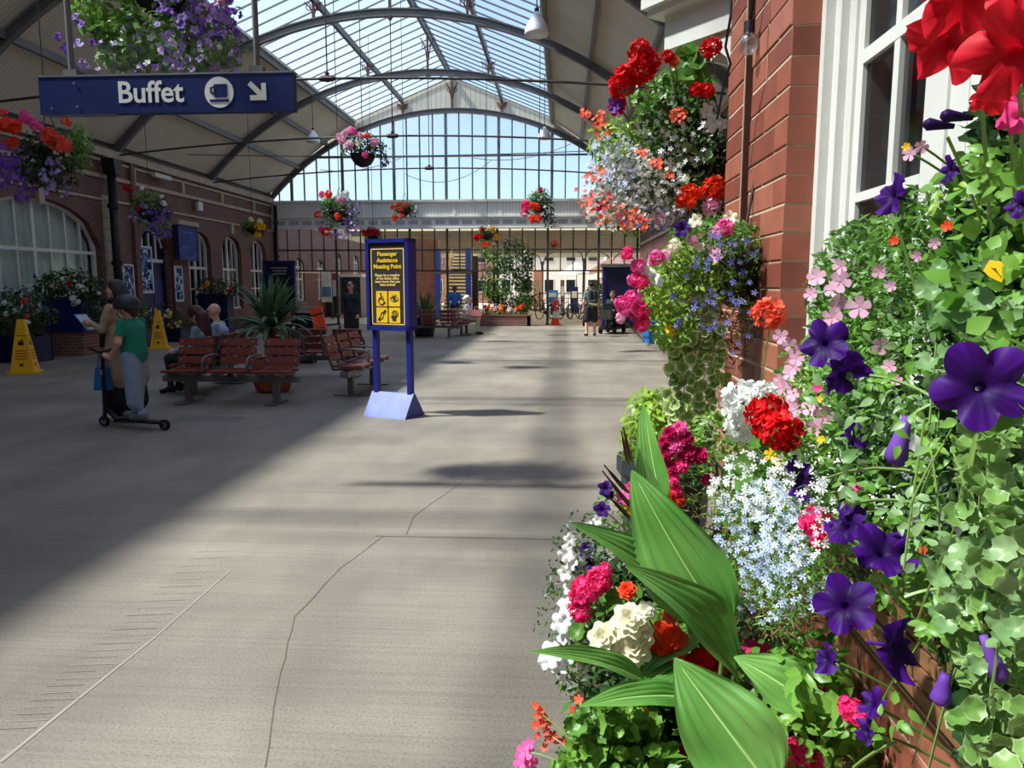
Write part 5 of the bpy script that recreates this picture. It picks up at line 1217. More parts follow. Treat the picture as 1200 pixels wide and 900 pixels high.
def sitting(H, seat=.46, lean=0):
    s = H/1.7; J = {'pelvis': (0, 0, seat+.1), 'chest': (0, .02-lean, seat+.42*s), 'neck': (0, .04-lean, seat+.6*s), 'head': (0, .08-lean, seat+.735*s)}
    for k, x in (('L', -1), ('R', 1)):
        J['sh'+k] = (x*.18*s, .02-lean, seat+.53*s); J['el'+k] = (x*.22*s, .07-lean, seat+.25*s); J['wr'+k] = (x*.12*s, .28, seat+.2*s); J['hp'+k] = (x*.09*s, .02, seat+.09); J['kn'+k] = (x*.1*s, .43*s, seat+.08); J['an'+k] = (x*.1*s, .42*s, .085); J['to'+k] = (x*.11*s, .57*s, .035)
    return J
# woman in a beige coat, reading a tablet, facing left
wp = FL(128, 497); s = 1.66/1.7
coat = C_('beige', (170, 140, 112)); skirt = C_('black', (28, 28, 32)); hairg = mat('hair_greybrown', (58, 50, 48), .6, var=.2, scale=30)
J = standing(1.66); J.update(elL=(-.25, .06, 1.1), wrL=(-.12, .3, 1.16), hdL=(.2, .7, .15), elR=(.23, .0, 1.06), wrR=(.2, .22, 1.12), hdR=(-.1, .8, .1), head=(0, .06, 1.53))
ex = [cap((-.05, -.02, 1.05), (-.07, -.03, .55), .16, .2, 1), cap((.05, -.02, 1.05), (.07, -.03, .55), .16, .2, 1), cap((0, -.03, 1.3), (0, -.04, 1.0), .14, .16, 1), cap((-.06, -.01, .5), (-.08, 0, .26), .17, .19, 2), cap((.06, -.01, .5), (.08, 0, .26), .17, .19, 2), cap((-.1, .05, 1.43), (.1, .05, 1.43), .03, .03, 2)]
hp = [ell((0, .02, 1.575), (.09, .1, .1), 0), ell((0, -.02, 1.52), (.095, .08, .1), 0), ell((0, -.07, 1.45), (.075, .05, .09), 0), cap((-.06, .05, 1.63), (.06, .05, 1.63), .04, .04, 0)]
person('woman in long beige coat and black skirt looking at a tablet', (wp.x+.08, wp.y+.25, 0), math.radians(82), 1.66, J, mats7(coat, skirt, C_('palesho', (190, 186, 180)), hairg), ex, .012, hairp=hp, hair_mat=hairg, face=(0, 1, -.22))
tl = Vector((wp.x+.08, wp.y+.25, 0))+Matrix.Rotation(math.radians(82), 3, 'Z') @ Vector((-.06, .43, 1.17))
o = thing('tablet', 'slim blue cased tablet held by the woman in beige', 'tablet', tl, math.radians(82)); Rt = Matrix.Rotation(math.radians(48), 3, 'X')
m = MB(); m.box((0, 0, 0), (.19, .26, .012), Rt); m.build('case', navy, o); m = MB(); m.box(Rt @ Vector((0, 0, .008)), (.17, .23, .004), Rt); m.build('screen', mat('screen', (150, 170, 190), .2), o)
bp_ = P(124, 440, wp.y+.0); o = thing('carrier_bag', 'small bright blue bag hanging at the woman in beige', 'bag', (bp_.x, wp.y-.05, bp_.z-.16), .3)
m = MB(); m.add([(-.1, -.05, 0), (.1, -.05, 0), (.1, .05, 0), (-.1, .05, 0), (-.07, -.03, .26), (.07, -.03, .26), (.07, .03, .26), (-.07, .03, .26)], [(0,3,2,1), (4,5,6,7), (0,1,5,4), (1,2,6,5), (2,3,7,6), (3,0,4,7)]); m.build('bag_body', mat('bag_blue', (24, 96, 168), .5, var=.15, scale=20), o)
m = MB(); m.tube([(-.05, 0, .25), (-.03, 0, .42), (.03, 0, .42), (.05, 0, .25)], .008, 5); m.build('bag_handle', mat('bag_blue', (1, 1, 1)), o)
# child on a kick scooter, facing left
cp_ = P(162, 497, 7.95); CH_ = 1.36; cx, cyy = cp_.x, 7.95; rzc = math.radians(78)
green = C_('green', (32, 124, 104)); jean = C_('jeans', (136, 158, 184)); shoe_m = C_('trainer', (112, 112, 116))
s = CH_/1.7; DZ = .11; J = standing(CH_); J = {k: (v[0], v[1], v[2]+DZ) for k, v in J.items()}
J.update(anL=(-.05, -.12, .07+DZ), toL=(-.05, .03, .03+DZ), knL=(-.07, -.02, .4+DZ), anR=(.06, .07, .07+DZ), toR=(.06, .22, .03+DZ), knR=(.08, .06, .4+DZ), elL=(-.21, .0, .88+DZ), wrL=(-.17, .16, .71+DZ), hdL=(0, .9, .1), elR=(.2, .06, .9+DZ), wrR=(.17, .3, .83+DZ), hdR=(0, .9, .2), head=(0, .06, 1.245+DZ))
J['pelvis'] = (0, -.02, .74+DZ); 
ex = [cap((-.07, -.02, .7+DZ), (-.07, -.04, .2+DZ), .095, .085, 2), cap((.07, .0, .7+DZ), (.07, .08, .2+DZ), .095, .085, 2), cap((0, -.01, 1.0+DZ), (0, -.01, .76+DZ), .125, .14, 1), cap((-.05, -.1, .035+DZ), (-.05, .02, .035+DZ), .04, .035, 3), cap((.06, .07, .035+DZ), (.06, .2, .035+DZ), .04, .035, 3)]
hx = [ell((0, -.045, 1.2+DZ), (.05, .035, .06), 0), ell((0, .0, 1.26+DZ), (.08, .085, .07), 0)]
person('child in green t-shirt, pale jeans and helmet riding a kick scooter', (cx, cyy, 0), rzc, CH_, J, mats7(green, jean, shoe_m, hairg), ex, .011, arms_bare='y', sleeve=.62, hairp=hx, hair_mat=mat('hair_brown', (58, 40, 32), .6), body_k=.03)
RC = Matrix.Rotation(rzc, 3, 'Z'); hc = Vector((cx, cyy, 0))+RC @ Vector((0, .045, 1.265+DZ))
o = thing('helmet', 'matt black skate helmet on the scooter child', 'helmet', hc, rzc); hm_ = mat('helmet_black', (40, 44, 48), .45)
m = MB(); m.lathe([(.118, -.03), (.127, -.01), (.127, .03), (.11, .075), (.075, .11), (.03, .125), (.002, .127)], 20); h_ = m.build('shell', hm_, o, True); h_.scale = (1.0, 1.2, 1.08)
m = MB()
for a in np.linspace(.3, 2.84, 6): m.lathe([(.012, 0), (.012, .006)], 8, (.1*math.cos(a), .06+.02*math.sin(a), .085))
m.build('vents', black, o); m = MB()
for sx in (-1, 1): m.tube([(sx*.1, .03, -.02), (sx*.085, .06, -.1), (0, .075, -.15)], .006, 5)
m.build('chin_strap', black, o)
o = thing('kick_scooter', 'black two-wheeled kick scooter under the child', 'scooter', (cx, cyy, 0), rzc)
for y in (.47, -.36):
    m = MB(); m.lathe([(.035, -.014), (.06, -.018), (.062, 0), (.06, .018), (.035, .014)], 18, (0, y, .062), Matrix.Rotation(math.pi/2, 3, 'Y')); w_ = m.build('wheel', tyre, o)
    m = MB(); m.lathe([(.035, -.015), (.035, .015)], 12, (0, y, .062), Matrix.Rotation(math.pi/2, 3, 'Y')); m.build('hub', mat('hub_grey', (110, 110, 114), .4), w_)
m = MB(); m.b2((-.06, -.28, .075), (.06, .28, .1)); m.bar((0, .28, .09), (0, .42, .2), .05, .03); m.bar((.0, -.28, .085), (0, -.36, .065), .05, .03); m.build('deck', bk, o)
m = MB(); m.tube([(0, .47, .07), (0, .45, .2), (0, .43, .86)], .022, 8); m.build('stem', bk, o)
m = MB(); m.tube([(-.26, .36, .94), (-.06, .43, .86), (.06, .43, .86), (.26, .36, .94)], .015, 7); m.build('handlebar', bk, o)
m = MB(); m.tube([(0, .455, .6), (0, .45, .66)], .032, 8); m.build('clamp', chrome, o)
for sx in (-1, 1): m = MB(); m.tube([(sx*.16, .395, .9), (sx*.27, .357, .943)], .02, 7); m.build('grip', mat('grip', (90, 60, 56), .8), o)
# seated pair on the left-facing bench
sp = (-5.42, 10.68)
J = sitting(1.65, .45, .1); hair_r = mat('hair_auburn', (74, 34, 34), .5, var=.25, scale=40)
hp = [ell((0, .0, 1.215), (.1, .115, .11), 0), cap((0, -.1, 1.15), (0, -.17, .82), .1, .075, 0), cap((.05, -.1, 1.1), (.07, -.15, .78), .06, .06, 0), cap((-.05, -.1, 1.1), (-.07, -.15, .78), .06, .06, 0)]
person('seated woman with long auburn hair and grey-blue top facing left', (sp[0]-.0, sp[1], 0), math.radians(85), 1.65, J, mats7(C_('greyblue', (120, 150, 160)), C_('darktrouser', (32, 36, 42)), C_('blackshoe', (24, 24, 26)), hair_r), (), .016, hairp=hp, hair_mat=hair_r)
J = sitting(1.74, .45, .08)
person('seated bald man in pale blue shirt beside the auburn haired woman', (sp[0]-.02, sp[1]+.62, 0), math.radians(100), 1.74, J, mats7(C_('paleblue', (160, 176, 206)), C_('navytrouser', (40, 46, 60)), C_('blackshoe', (1, 1, 1)), skin2, skin2), (), .018, fat=1.1)
# dark clad figure by the bicycle
q = P(413, 400, 19.3); J = standing(1.72)
person('man in dark jacket and long shorts standing behind the assistance sign', (q.x, 19.3, 0), math.radians(160), 1.72, J, mats7(C_('dkjacket', (48, 52, 54)), C_('dkshort', (46, 46, 46)), C_('blackshoe', (1, 1, 1)), hairg), [cap((-.1, 0, .9), (-.11, .02, .55), .11, .11, 2), cap((.1, 0, .9), (.11, .02, .55), .11, .11, 2), cap((0, -.13, 1.3), (0, -.15, 1.05), .12, .12, 1)], .022, hairp=[ell((0, .0, 1.63), (.09, .1, .085), 0)], hair_mat=hairg)
# person in blue by the stairs
q = P(533, 370, 27.4); J = standing(1.62)
person('person in bright blue top with brown hair walking to the stairs', (q.x, 27.4, 0), math.radians(10), 1.62, J, mats7(C_('brightblue', (58, 110, 200)), C_('dktrouser2', (48, 48, 56)), C_('blackshoe', (1, 1, 1)), hairg), (), .025, hairp=[ell((0, -.015, 1.53), (.095, .1, .1), 0), ell((0, -.06, 1.46), (.08, .05, .08), 0)], hair_mat=mat('hair_brown2', (104, 70, 46), .6))
# white haired woman seated, facing right
J = sitting(1.6, .45, -.02); hair_w = mat('hair_white', (226, 222, 214), .7)
hp = [ell((0, .035, 1.21), (.105, .105, .1), 0), ell((0, -.03, 1.17), (.09, .07, .09), 0)]
person('white haired woman in white top and pale trousers sitting on the far bench', (-3.2, 24.5, 0), math.radians(-95), 1.6, J, mats7(C_('whitetop', (222, 218, 216)), C_('paletrouser', (186, 180, 170)), C_('blackshoe', (1, 1, 1)), hair_w, skin2), (), .022, arms_bare='y', fat=1.15, hairp=hp, hair_mat=hair_w)
o = thing('handbag', 'pink patterned bag on the lap of the white haired woman', 'bag', (-2.83, 24.35, .62), .2)
m = MB(); m.add([(-.17, -.08, 0), (.17, -.08, 0), (.17, .08, 0), (-.17, .08, 0), (-.12, -.04, .2), (.12, -.04, .2), (.12, .04, .2), (-.12, .04, .2)], [(0,3,2,1), (4,5,6,7), (0,1,5,4), (1,2,6,5), (2,3,7,6), (3,0,4,7)]); m.build('bag_body', mat('bag_pink', (206, 128, 132), .8, var=.3, scale=30), o)
m = MB(); m.tube([(-.08, 0, .19), (-.05, 0, .3), (.05, 0, .3), (.08, 0, .19)], .01, 5); m.build('bag_handle', mat('bag_pink', (1, 1, 1)), o)
# man with backpack seen from behind
q = FL(692, 394); J = standing(1.7, spread=.13)
person('man in green t-shirt and dark shorts standing with his back turned', (q.x, q.y, 0), math.radians(12), 1.7, J, mats7(C_('sage', (112, 134, 118)), C_('darkshort', (42, 46, 52)), C_('blackshoe', (1, 1, 1)), hairg, skin2), [cap((-.1, 0, .9), (-.12, .02, .55), .115, .12, 2), cap((.1, 0, .9), (.12, .02, .55), .115, .12, 2)], .022, arms_bare='y', legs_bare=1, sleeve=.55, hairp=[ell((0, -.01, 1.64), (.09, .1, .075), 0), cap((-.05, .1, 1.62), (.05, .1, 1.62), .03, .03, 0)], hair_mat=mat('cap_black', (30, 30, 32), .7))
o = thing('backpack', 'dark backpack worn by the standing man', 'backpack', (q.x+.03, q.y-.2, .98), math.radians(12))
V, F, mi = surfnet([cap((-.08, 0, .1), (-.07, 0, .42), .1, .085, 0), cap((.08, 0, .1), (.07, 0, .42), .1, .085, 0), cap((-.06, -.07, .1), (.06, -.07, .1), .07, .07, 0)], .02, .04); mkobj('pack_body', np_mesh('pack_body', V, F), C_('pack', (54, 62, 66)), o, True)
m = MB()
for sx in (-1, 1): m.tube([(sx*.1, .04, .46), (sx*.13, .18, .5), (sx*.16, .3, .3), (sx*.14, .12, .08)], .02, 5)
m.build('strap', black, o); m = MB(); m.tube([(-.14, -.1, .06), (.1, -.16, .02), (.16, -.04, .06)], .045, 6); m.build('tied_jacket', C_('khaki', (150, 140, 106)), o)
# rider on a black mobility scooter
q = P(716, 392, 25.6); J = sitting(1.66, .58)
J = {k: (v if k != 'right' else v) for k, v in J.items()}; J.update(anL=(-.1, .4, .3), toL=(-.1, .52, .26), anR=(.1, .4, .3), toR=(.1, .52, .26))
person('rider in dark clothes seated on the black mobility scooter', (q.x+.05, 25.6, 0), math.radians(160), 1.66, J, mats7(C_('dkjacket', (1, 1, 1)), C_('dkshort', (1, 1, 1)), C_('blackshoe', (1, 1, 1)), hairg, skin2), (), .025, fat=1.2, hairp=[ell((0, .05, 1.36), (.095, .1, .085), 0)], hair_mat=mat('hair_ginger', (120, 72, 50), .6))
o = thing('mobility_scooter', 'black mobility scooter at the right wall next to standing man', 'scooter', (q.x+.05, 25.6, 0), math.radians(160))
m = MB(); m.b2((-.27, -.55, .14), (.27, .75, .22)); m.b2((-.26, -.55, .22), (.26, -.1, .5)); m.build('chassis', black, o)
m = MB(); m.b2((-.25, -.25, .5), (.25, .25, .57)); m.box((0, -.28, .85), (.46, .1, .6)); m.build('seat', C_('seatblack', (34, 34, 38)), o)
for x, y, r in ((-.28, -.4, .15), (.28, -.4, .15), (-.24, .6, .13), (.24, .6, .13)): m = MB(); m.lathe([(r*.5, -.05), (r, -.04), (r, .04), (r*.5, .05)], 14, (x, y, r), Matrix.Rotation(math.pi/2, 3, 'Y')); m.build('wheel', tyre, o)
m = MB(); m.tube([(0, .68, .2), (0, .58, .95)], .035, 6); m.tube([(-.26, .5, .98), (0, .58, .95), (.26, .5, .98)], .02, 6); m.b2((-.16, .58, .8), (.16, .64, 1.02)); m.build('tiller', black, o)
m = MB(); m.b2((-.2, .66, .5), (.2, .9, .8)); m.build('basket', steel_d, o)

# ================================================================== hanging baskets
def roof_z(x):
    d = abs(x-XC)
    if d <= GE: return ZR-(ZR-ZE-.08)*d/GE
    pl = [(abs(a-XC), z) for a, z in roof_poly(1)]
    for (a, za), (b, zb) in zip(pl, pl[1:]):
        if b <= d <= a: return zb+(za-zb)*(d-b)/(a-b)+.03
    return 5.2
def hanging_basket(label, px, Y, wpx, hpx, heads, blobs, trail=(), bowl_y=.1, bowl_r=.42, wire_top=None, seed=1, hr=.16, lo=True, chain=True):
    """px = centre pixel; heads = (colour, dx, dz, size) in units of half width; trail = (colour, dx0, dx1, dz0, dz1, count, size)"""
    c = P(px[0], px[1], Y); R = wpx*Y/870/2; Hh = hpx*Y/870/2
    o = thing('hanging_basket', label, 'hanging basket', c, 0, 'hanging flower baskets'); rr = R*bowl_r; zb = Hh*bowl_y
    m = MB(); m.lathe([(rr*.25, zb-rr*.95), (rr*.7, zb-rr*.7), (rr*.95, zb-rr*.3), (rr, zb), (rr*1.04, zb+rr*.06), (rr*.92, zb+rr*.06)], 14); m.build('bowl', mat('basket_bowl', (34, 32, 34), .7), o, True)
    m = MB(); m.lathe([(.01, zb), (rr*.93, zb-.01)], 12); m.build('soil', soil_m, o)
    lk = ['leaf_dark', 'leaf_mid', 'leaf_fresh', 'leaf_grey', 'leaf_olive']; ls = min(R*.17, .075)
    bush('foliage', o, [((b[0]*R, b[4]*R if len(b) > 4 else 0, b[1]*Hh), (b[2]*R, b[2]*R*.8, b[3]*Hh), int((b[5] if len(b) > 5 else 260)*min(3, (R*.17/ls)**1.6)), ls, b[6] if len(b) > 6 else 0) for b in blobs], [G[k] for k in lk])
    for col, dx, dz, sz in heads:
        yy = -math.sqrt(max(0.05, 1-dx*dx))*R*.62
        put('flower_head', T_gerlo, 'ger_lo', F_[col], o, (dx*R, yy, dz*Hh), (dx*.6, -1, .35), R*sz)
    for i, (col, x0, x1, z0, z1, n, sz) in enumerate(trail):
        x = rng.uniform(x0, x1, n)*R; z = rng.uniform(z0, z1, n)*Hh; y = -rng.uniform(.1, 1, n)*R*.65
        N = np.stack([rng.normal(0, .5, n), -np.ones(n), rng.normal(.2, .4, n)], 1)
        if sz*870*R/Y > 4.6 and n <= 120:
            for k in range(n): put('flower', T_petlo, 'pet_lo', F_[col], o, (x[k], y[k], z[k]), N[k], R*sz*random.uniform(.75, 1.15))
        else: joined('trailing_flowers', [scatter(T_flor, np.stack([x, y, z], 1), N, R*sz*rng.uniform(.7, 1.2, n))+(0,)], [F_[col]], o)
    if chain:
        m = MB(); ht = max(.5, rr*2.2)
        for a in (0.5, 2.6, 4.7): m.tube([(rr*math.cos(a), rr*math.sin(a), zb), (0, 0, zb+ht)], .006, 4)
        m.tube([(0, 0, zb+ht), (0, 0, (wire_top or roof_z(c.x))-c.z)], .008, 4); m.build('hanging_wire', wire_m, o)
    return o
B4 = [(0, .25, .7, .5, 0, 240, 0), (-.3, 0, .5, .6, 0, 140, 1), (.35, .0, .5, .6, 0, 140, 0), (0, .5, .6, .3, -.2, 90, 2)]
hanging_basket('hanging basket of trailing lilac petunias just above the Buffet sign', (190, 18), 5.75, 205, 150, [('orange', -.42, .25, .1), ('red', -.3, .5, .1), ('orange', .1, .6, .1), ('coral', -.75, .6, .09)],
    [(-.6, .1, .36, .6, -.1, 300, 2), (0, -.35, .75, .4, 0, 230, 1), (.45, .1, .45, .55, -.1, 150, 1), (-.3, -.6, .5, .3, 0, 170, 3), (.5, -.55, .45, .35, 0, 170, 3), (0, .6, .8, .35, 0, 200, 1)],
    [('violet', .2, .95, -.5, .45, 80, .055), ('lilac', .2, .98, -.9, .3, 80, .05), ('lilac', -.85, .3, -.95, -.35, 44, .045), ('white', -.95, -.75, .1, .4, 12, .05), ('violet', -.9, -.6, -.75, -.1, 9, .06), ('rose', .6, 1.0, -.1, .5, 16, .055), ('white', -.2, .9, -.9, -.3, 16, .04)], bowl_y=.35, bowl_r=.3)
hanging_basket('shaded basket of orange geraniums and purple trailers below the sign', (58, 183), 9, 112, 108, [('orange', -.45, .55, .17), ('orange', -.25, .5, .15), ('pink', .0, .7, .14), ('pink', .2, .5, .12), ('coral', .42, .3, .17), ('coral', .6, .15, .2), ('coral', .72, .62, .1), ('orange', -.5, .15, .1), ('orange', -.3, .2, .09), ('coral', -.55, .8, .09)],
    [(0, .15, .6, .5, 0, 330, 0), (-.4, -.2, .45, .5, 0, 200, 0), (.55, .1, .4, .5, 0, 200, 1), (.1, -.4, .5, .4, 0, 180, 0), (.75, .3, .25, .4, 0, 80, 2)], [('violet', -1, -.3, -.75, .2, 60, .07), ('violet', -.7, -.2, -.95, -.3, 24, .06), ('lilac', .1, .5, -.95, -.1, 36, .055), ('cream', .0, .6, -.1, .35, 16, .04)], bowl_y=.15, bowl_r=.3)
hanging_basket('shaded basket with mauve trailers over the blue door', (176, 250), 15.5, 66, 66, [('red', -.5, .8, .13), ('magenta', -.3, .75, .1), ('white', .1, .8, .08), ('white', .75, .3, .1), ('white', .7, .55, .07), ('magenta', -.1, .1, .09)], B4+[(.3, -.5, .5, .4, 0, 120, 3)], [('lilac', -.5, .2, -.4, .3, 30, .07), ('violet', .2, .9, -.95, .1, 50, .07)])
hanging_basket('dark green basket with a yellow bloom cluster at the gable corner', (296, 269), 24, 42, 30, [('yellow', .55, .1, .2), ('yellow', .75, .2, .18), ('yellow', .5, -.45, .18), ('cream', .2, .7, .14), ('cream', .65, .6, .15)], B4, bowl_r=.35)
hanging_basket('pale pink begonia basket in a round black bowl under the ridge', (425, 176), 14, 58, 46, [('rose', -.7, .4, .16), ('rose', -.35, .1, .19), ('pink', -.2, .75, .15), ('rose', .1, .55, .13), ('rose', .6, .25, .18), ('coral', .35, .55, .13), ('rose', -.5, .75, .14), ('pink', .25, -.35, .13), ('rose', -.85, .6, .12), ('cream', .0, .2, .12)], [(0, .3, .8, .5, 0, 300, 0), (-.4, .1, .5, .5, 0, 150, 1), (.5, .1, .5, .5, 0, 150, 0), (.85, -.5, .2, .4, 0, 60, 0)], bowl_y=-.25, bowl_r=.48)
hanging_basket('mixed orange and lilac basket left of the assistance sign top', (398, 252), 15, 56, 58, [('orange', -.8, .0, .16), ('orange', -.25, .75, .17), ('pink', -.55, .75, .14), ('white', .45, .75, .16), ('coral', .1, -.1, .15), ('orange', -.4, -.7, .2), ('rose', .25, .55, .15), ('pink', -.65, -.6, .13)], B4+[(-.4, .5, .4, .3, -.2, 90, 2)], [('lilac', .3, .95, -.8, .5, 50, .07), ('lilac', -.4, .5, -.98, -.65, 30, .06)])
hanging_basket('small orange and white basket on the ridge line beyond', (474, 248), 21, 38, 27, [('orange', -.5, -.6, .2), ('coral', -.1, .1, .18), ('orange', -.6, .3, .16), ('coral', .2, .5, .15), ('white', .8, .3, .1), ('white', .75, .0, .1), ('coral', .0, -.4, .15), ('orange', -.2, .6, .14)], B4, bowl_r=.35)
hanging_basket('deep red basket right above the assistance sign', (437, 275), 24, 28, 24, [('red', -.4, .1, .28), ('red', .2, .2, .26), ('red', -.1, .4, .24), ('magenta', .5, .2, .2), ('red', -.7, .3, .18)], B4, bowl_y=-.2, bowl_r=.45)
hanging_basket('hot pink and orange basket hanging in front of the right girder', (632, 244), 18, 46, 52, [('hot', -.65, .05, .26), ('pink', -.7, -.25, .2), ('orange', -.3, .05, .2), ('orange', -.05, -.5, .22), ('orange', -.3, -.5, .2), ('orange', -.1, .0, .17), ('magenta', .1, .7, .13), ('white', .5, -.2, .09), ('white', .3, .0, .08)], B4+[(.5, -.5, .4, .4, 0, 110, 0), (.1, .6, .4, .35, 0, 90, 4)], bowl_r=.36)
hanging_basket('red and yellow basket below the girder, left of the climbing shrub', (571, 277), 24, 34, 28, [('red', -.6, -.1, .28), ('red', -.3, .5, .2), ('yellow', .7, -.1, .24), ('yellow', .4, .5, .22), ('coral', .05, -.7, .22), ('cream', .2, .6, .2), ('orange', -.2, -.8, .18)], B4, bowl_r=.36)
hanging_basket('small far basket of orange flowers beyond the glazed screen', (649, 288), 33, 16, 18, [('orange', .5, .1, .3), ('orange', -.3, .3, .25), ('coral', .2, .6, .25), ('red', -.2, -.3, .22)], B4, bowl_r=.4, wire_top=4.02)
# ================================================================== near planting, right foreground
CP = Vector((0, 0, CAMZ))
def depth_scale(p): return -(CAMROT.transposed() @ (Vector(p)-CP)).z/870
def face(p, dx=0, dz=0):
    """direction towards the viewer's side of the aisle, turned by dx (right) and dz (up)"""
    f = (CP-Vector(p)).normalized(); r = Vector((-f.y, f.x, 0)).normalized() * -1; u = Vector((0, 0, 1)); return f+r*dx*-1+u*dz
class Plant:
    def __init__(s, name, label, cat, base, group=None): s.o = thing(name, label, cat, base, 0, group); s.b = Vector(base); s.lines = []; s.cnt = 0
    def fl(s, T, key, col, p, px, dx=0, dz=0, name='flower', stem=True, spin=None, squash=1, drop=.04, back=.06):
        if key == 'petunia': s.cnt += 1; T = T_PV[s.cnt % 4]; key = 'petunia%d' % (s.cnt % 4)
        N = face(p, dx, dz).normalized(); sz = px/2*depth_scale(p); q = put(name, T, key, F_[col] if isinstance(col, str) else col, s.o, p-s.b, N, sz, spin, squash)
        if stem:
            e = p-s.b-N*sz*(.9 if key.startswith('pet') else .4); s.lines.append(sag(e, e-N*.03+Vector((back, .01, -drop)), .05))
        return q
    def leaf(s, T, key, mt, p, N, size, spin=None, name='leaf'): return put(name, T, key, mt, s.o, p-s.b, N, size, spin)
    def done(s, r=.0022):
        if s.lines: stems('stems', s.o, s.lines, r)['kind'] = 'stuff'
def region(fn, u, v, ru, rv, n):
    """n points within a pixel ellipse pushed through fn(u, v)"""
    out = []
    for _ in range(n):
        a = random.uniform(0, 6.283); r = math.sqrt(random.random()); out.append(fn(u+ru*r*math.cos(a), v+rv*r*math.sin(a)))
    return out
def fx_(x, j): return lambda u, v: PX(u, v, max(.2, x+random.uniform(-j, j)))
def fy_(y, j): return lambda u, v: P(u, v, y+random.uniform(-j, j))
def normals(n, lean=(-.35, -.55, .7), jit=.5): return np.array([lean])+rng.normal(0, jit, (n, 3))
def fol(pl, name, regs, mats, lean=(-.35, -.55, .7), jit=.5, stuff=True, clip=None):
    """regs: (fn, u, v, ru, rv, n, leaf px, matindex, template)"""
    parts = []
    for fn, u, v, ru, rv, n, lp, mi, T in regs:
        pts = region(fn, u, v, ru, rv, n)
        if clip: pts = [p for p in pts if clip(p)]
        sz = np.array([lp*depth_scale(p)*random.uniform(.5, 1.3) for p in pts]); ps_ = np.array([p-pl.b for p in pts])
        parts.append(scatter(T, ps_, normals(len(pts), lean, jit), sz)+(mi,))
    return joined(name, parts, mats, pl.o, stuff)
def leaves(pl, regs, lean=(-.35, -.55, .7), jit=.5):
    for fn, u, v, ru, rv, n, lp, mt, T, key in regs:
        for p in region(fn, u, v, ru, rv, n):
            pl.leaf(T, key, G[mt] if isinstance(mt, str) else mt, p, normals(1, lean, jit)[0], lp*depth_scale(p)*random.uniform(.7, 1.2))
wood = mat('box_wood', (122, 84, 54), .8, var=.25, scale=6, stretch=(1, .2, 5))
# ---- window box of wooden slats under the sash window
wbx = thing('window_box', 'brown slatted wooden window box under the white sash window', 'planter', (.515, 1.0, 1.06))
for i in range(5): m = MB(); m.b2((-.05, -.62, .002+i*.026), (-.038, .52, .022+i*.026)); m.build('slat', wood, wbx)
m = MB(); m.b2((.03, -.62, 0), (.042, .52, .13)); m.b2((-.038, -.62, 0), (.03, .52, .01)); m.b2((-.038, -.62, .01), (.03, -.605, .13)); m.b2((-.038, .505, .01), (.03, .52, .13)); m.build('box_frame', wood, wbx)
m = MB(); m.b2((-.037, -.6, .02), (.029, .5, .11)); m.build('soil', soil_m, wbx)
for y in (-.45, .35): m = MB(); m.b2((-.04, y-.01, -.012), (.044, y+.01, 0)); m.bar((-.03, y, -.01), (.044, y, -.08), .012, .01); m.build('bracket', steel_d, wbx)
SZ = 1.14
# ---- variegated trailing plant at the right edge
pv = Plant('trailing_plant', 'trailing plant with scalloped white-edged leaves at the right edge of window box', 'plant', (.44, .72, SZ))
fol(pv, 'foliage', [(fx_(.45, .03), 1165, 520, 65, 420, 700, 17, 1, T_scal), (fx_(.40, .04), 1170, 640, 50, 270, 300, 14, 0, T_scal), (fx_(.42, .03), 1150, 300, 70, 130, 420, 20, 2, T_oval)], [G['leaf_varieg'], G['leaf_dark'], G['leaf_fresh']], jit=.8)
leaves(pv, [(fx_(.36, .03), 1160, 300, 50, 110, 60, 28, 'leaf_fresh', T_oval, 'oval'), (fx_(.37, .03), 1130, 370, 60, 90, 46, 15, 'leaf_grey', T_scal, 'scal'), (fx_(.35, .03), 1165, 590, 50, 90, 44, 16, 'leaf_varieg', T_scal, 'scal'), (fx_(.35, .03), 1150, 700, 55, 90, 40, 14, 'leaf_grey', T_scal, 'scal'), (fx_(.36, .03), 1165, 860, 45, 50, 30, 17, 'leaf_varieg', T_scal, 'scal'), (fx_(.35, .02), 1185, 450, 30, 80, 24, 28, 'leaf_fresh', T_oval, 'oval')], jit=.75)
for k in range(30):
    a = region(fx_(.38, .03), 1140, 560, 60, 250, 1)[0]; pv.lines.append(sag(a-pv.b, a-pv.b+Vector((random.uniform(-.03, .03), random.uniform(-.06, .06), random.uniform(-.16, -.05))), .15))
put('leaf', T_oval, 'oval', F_['yellow'], pv.o, PX(1160, 305, .34)-pv.b, (-.4, -.7, .4), .02)
pv.done(.0011)
# ---- purple petunias
pp = Plant('petunia_plant', 'trailing dark purple petunia spilling from the window box', 'plant', (.43, 1.0, SZ))
for u, v, s, x, dx, dz, sq in ((1150, 455, 112, .31, .15, .05, .7), (965, 402, 62, .36, -.5, .3, .8), (988, 440, 62, .35, .9, -.7, 1), (1045, 230, 52, .40, -1.6, .5, 1), (1113, 200, 36, .37, -1.8, .2, 1), (938, 560, 58, .36, -1.7, -.5, 1), (1005, 512, 44, .40, .9, .9, 1), (990, 615, 58, .36, -.9, .8, 1), (1035, 648, 78, .35, .6, 1.3, .9), (990, 710, 74, .35, -.2, .15, .7), (1052, 757, 78, .34, 2.2, .2, 1), (968, 772, 40, .36, -1.5, .2, 1), (1022, 825, 40, .35, -1.3, .6, 1), (1015, 858, 34, .35, -1.4, -.2, 1), (1196, 240, 36, .34, -.6, .3, 1)):
    p = PX(u, v, x); pp.fl(T_pet, 'petunia', 'purple', p, s, dx, dz, squash=sq)
    N = face(p, dx, dz).normalized()
    if False: put('throat', T_flor, 'flor', F_['throat'], pp.o, p-pp.b-N*s*.04*depth_scale(p), N, s*.085*depth_scale(p))
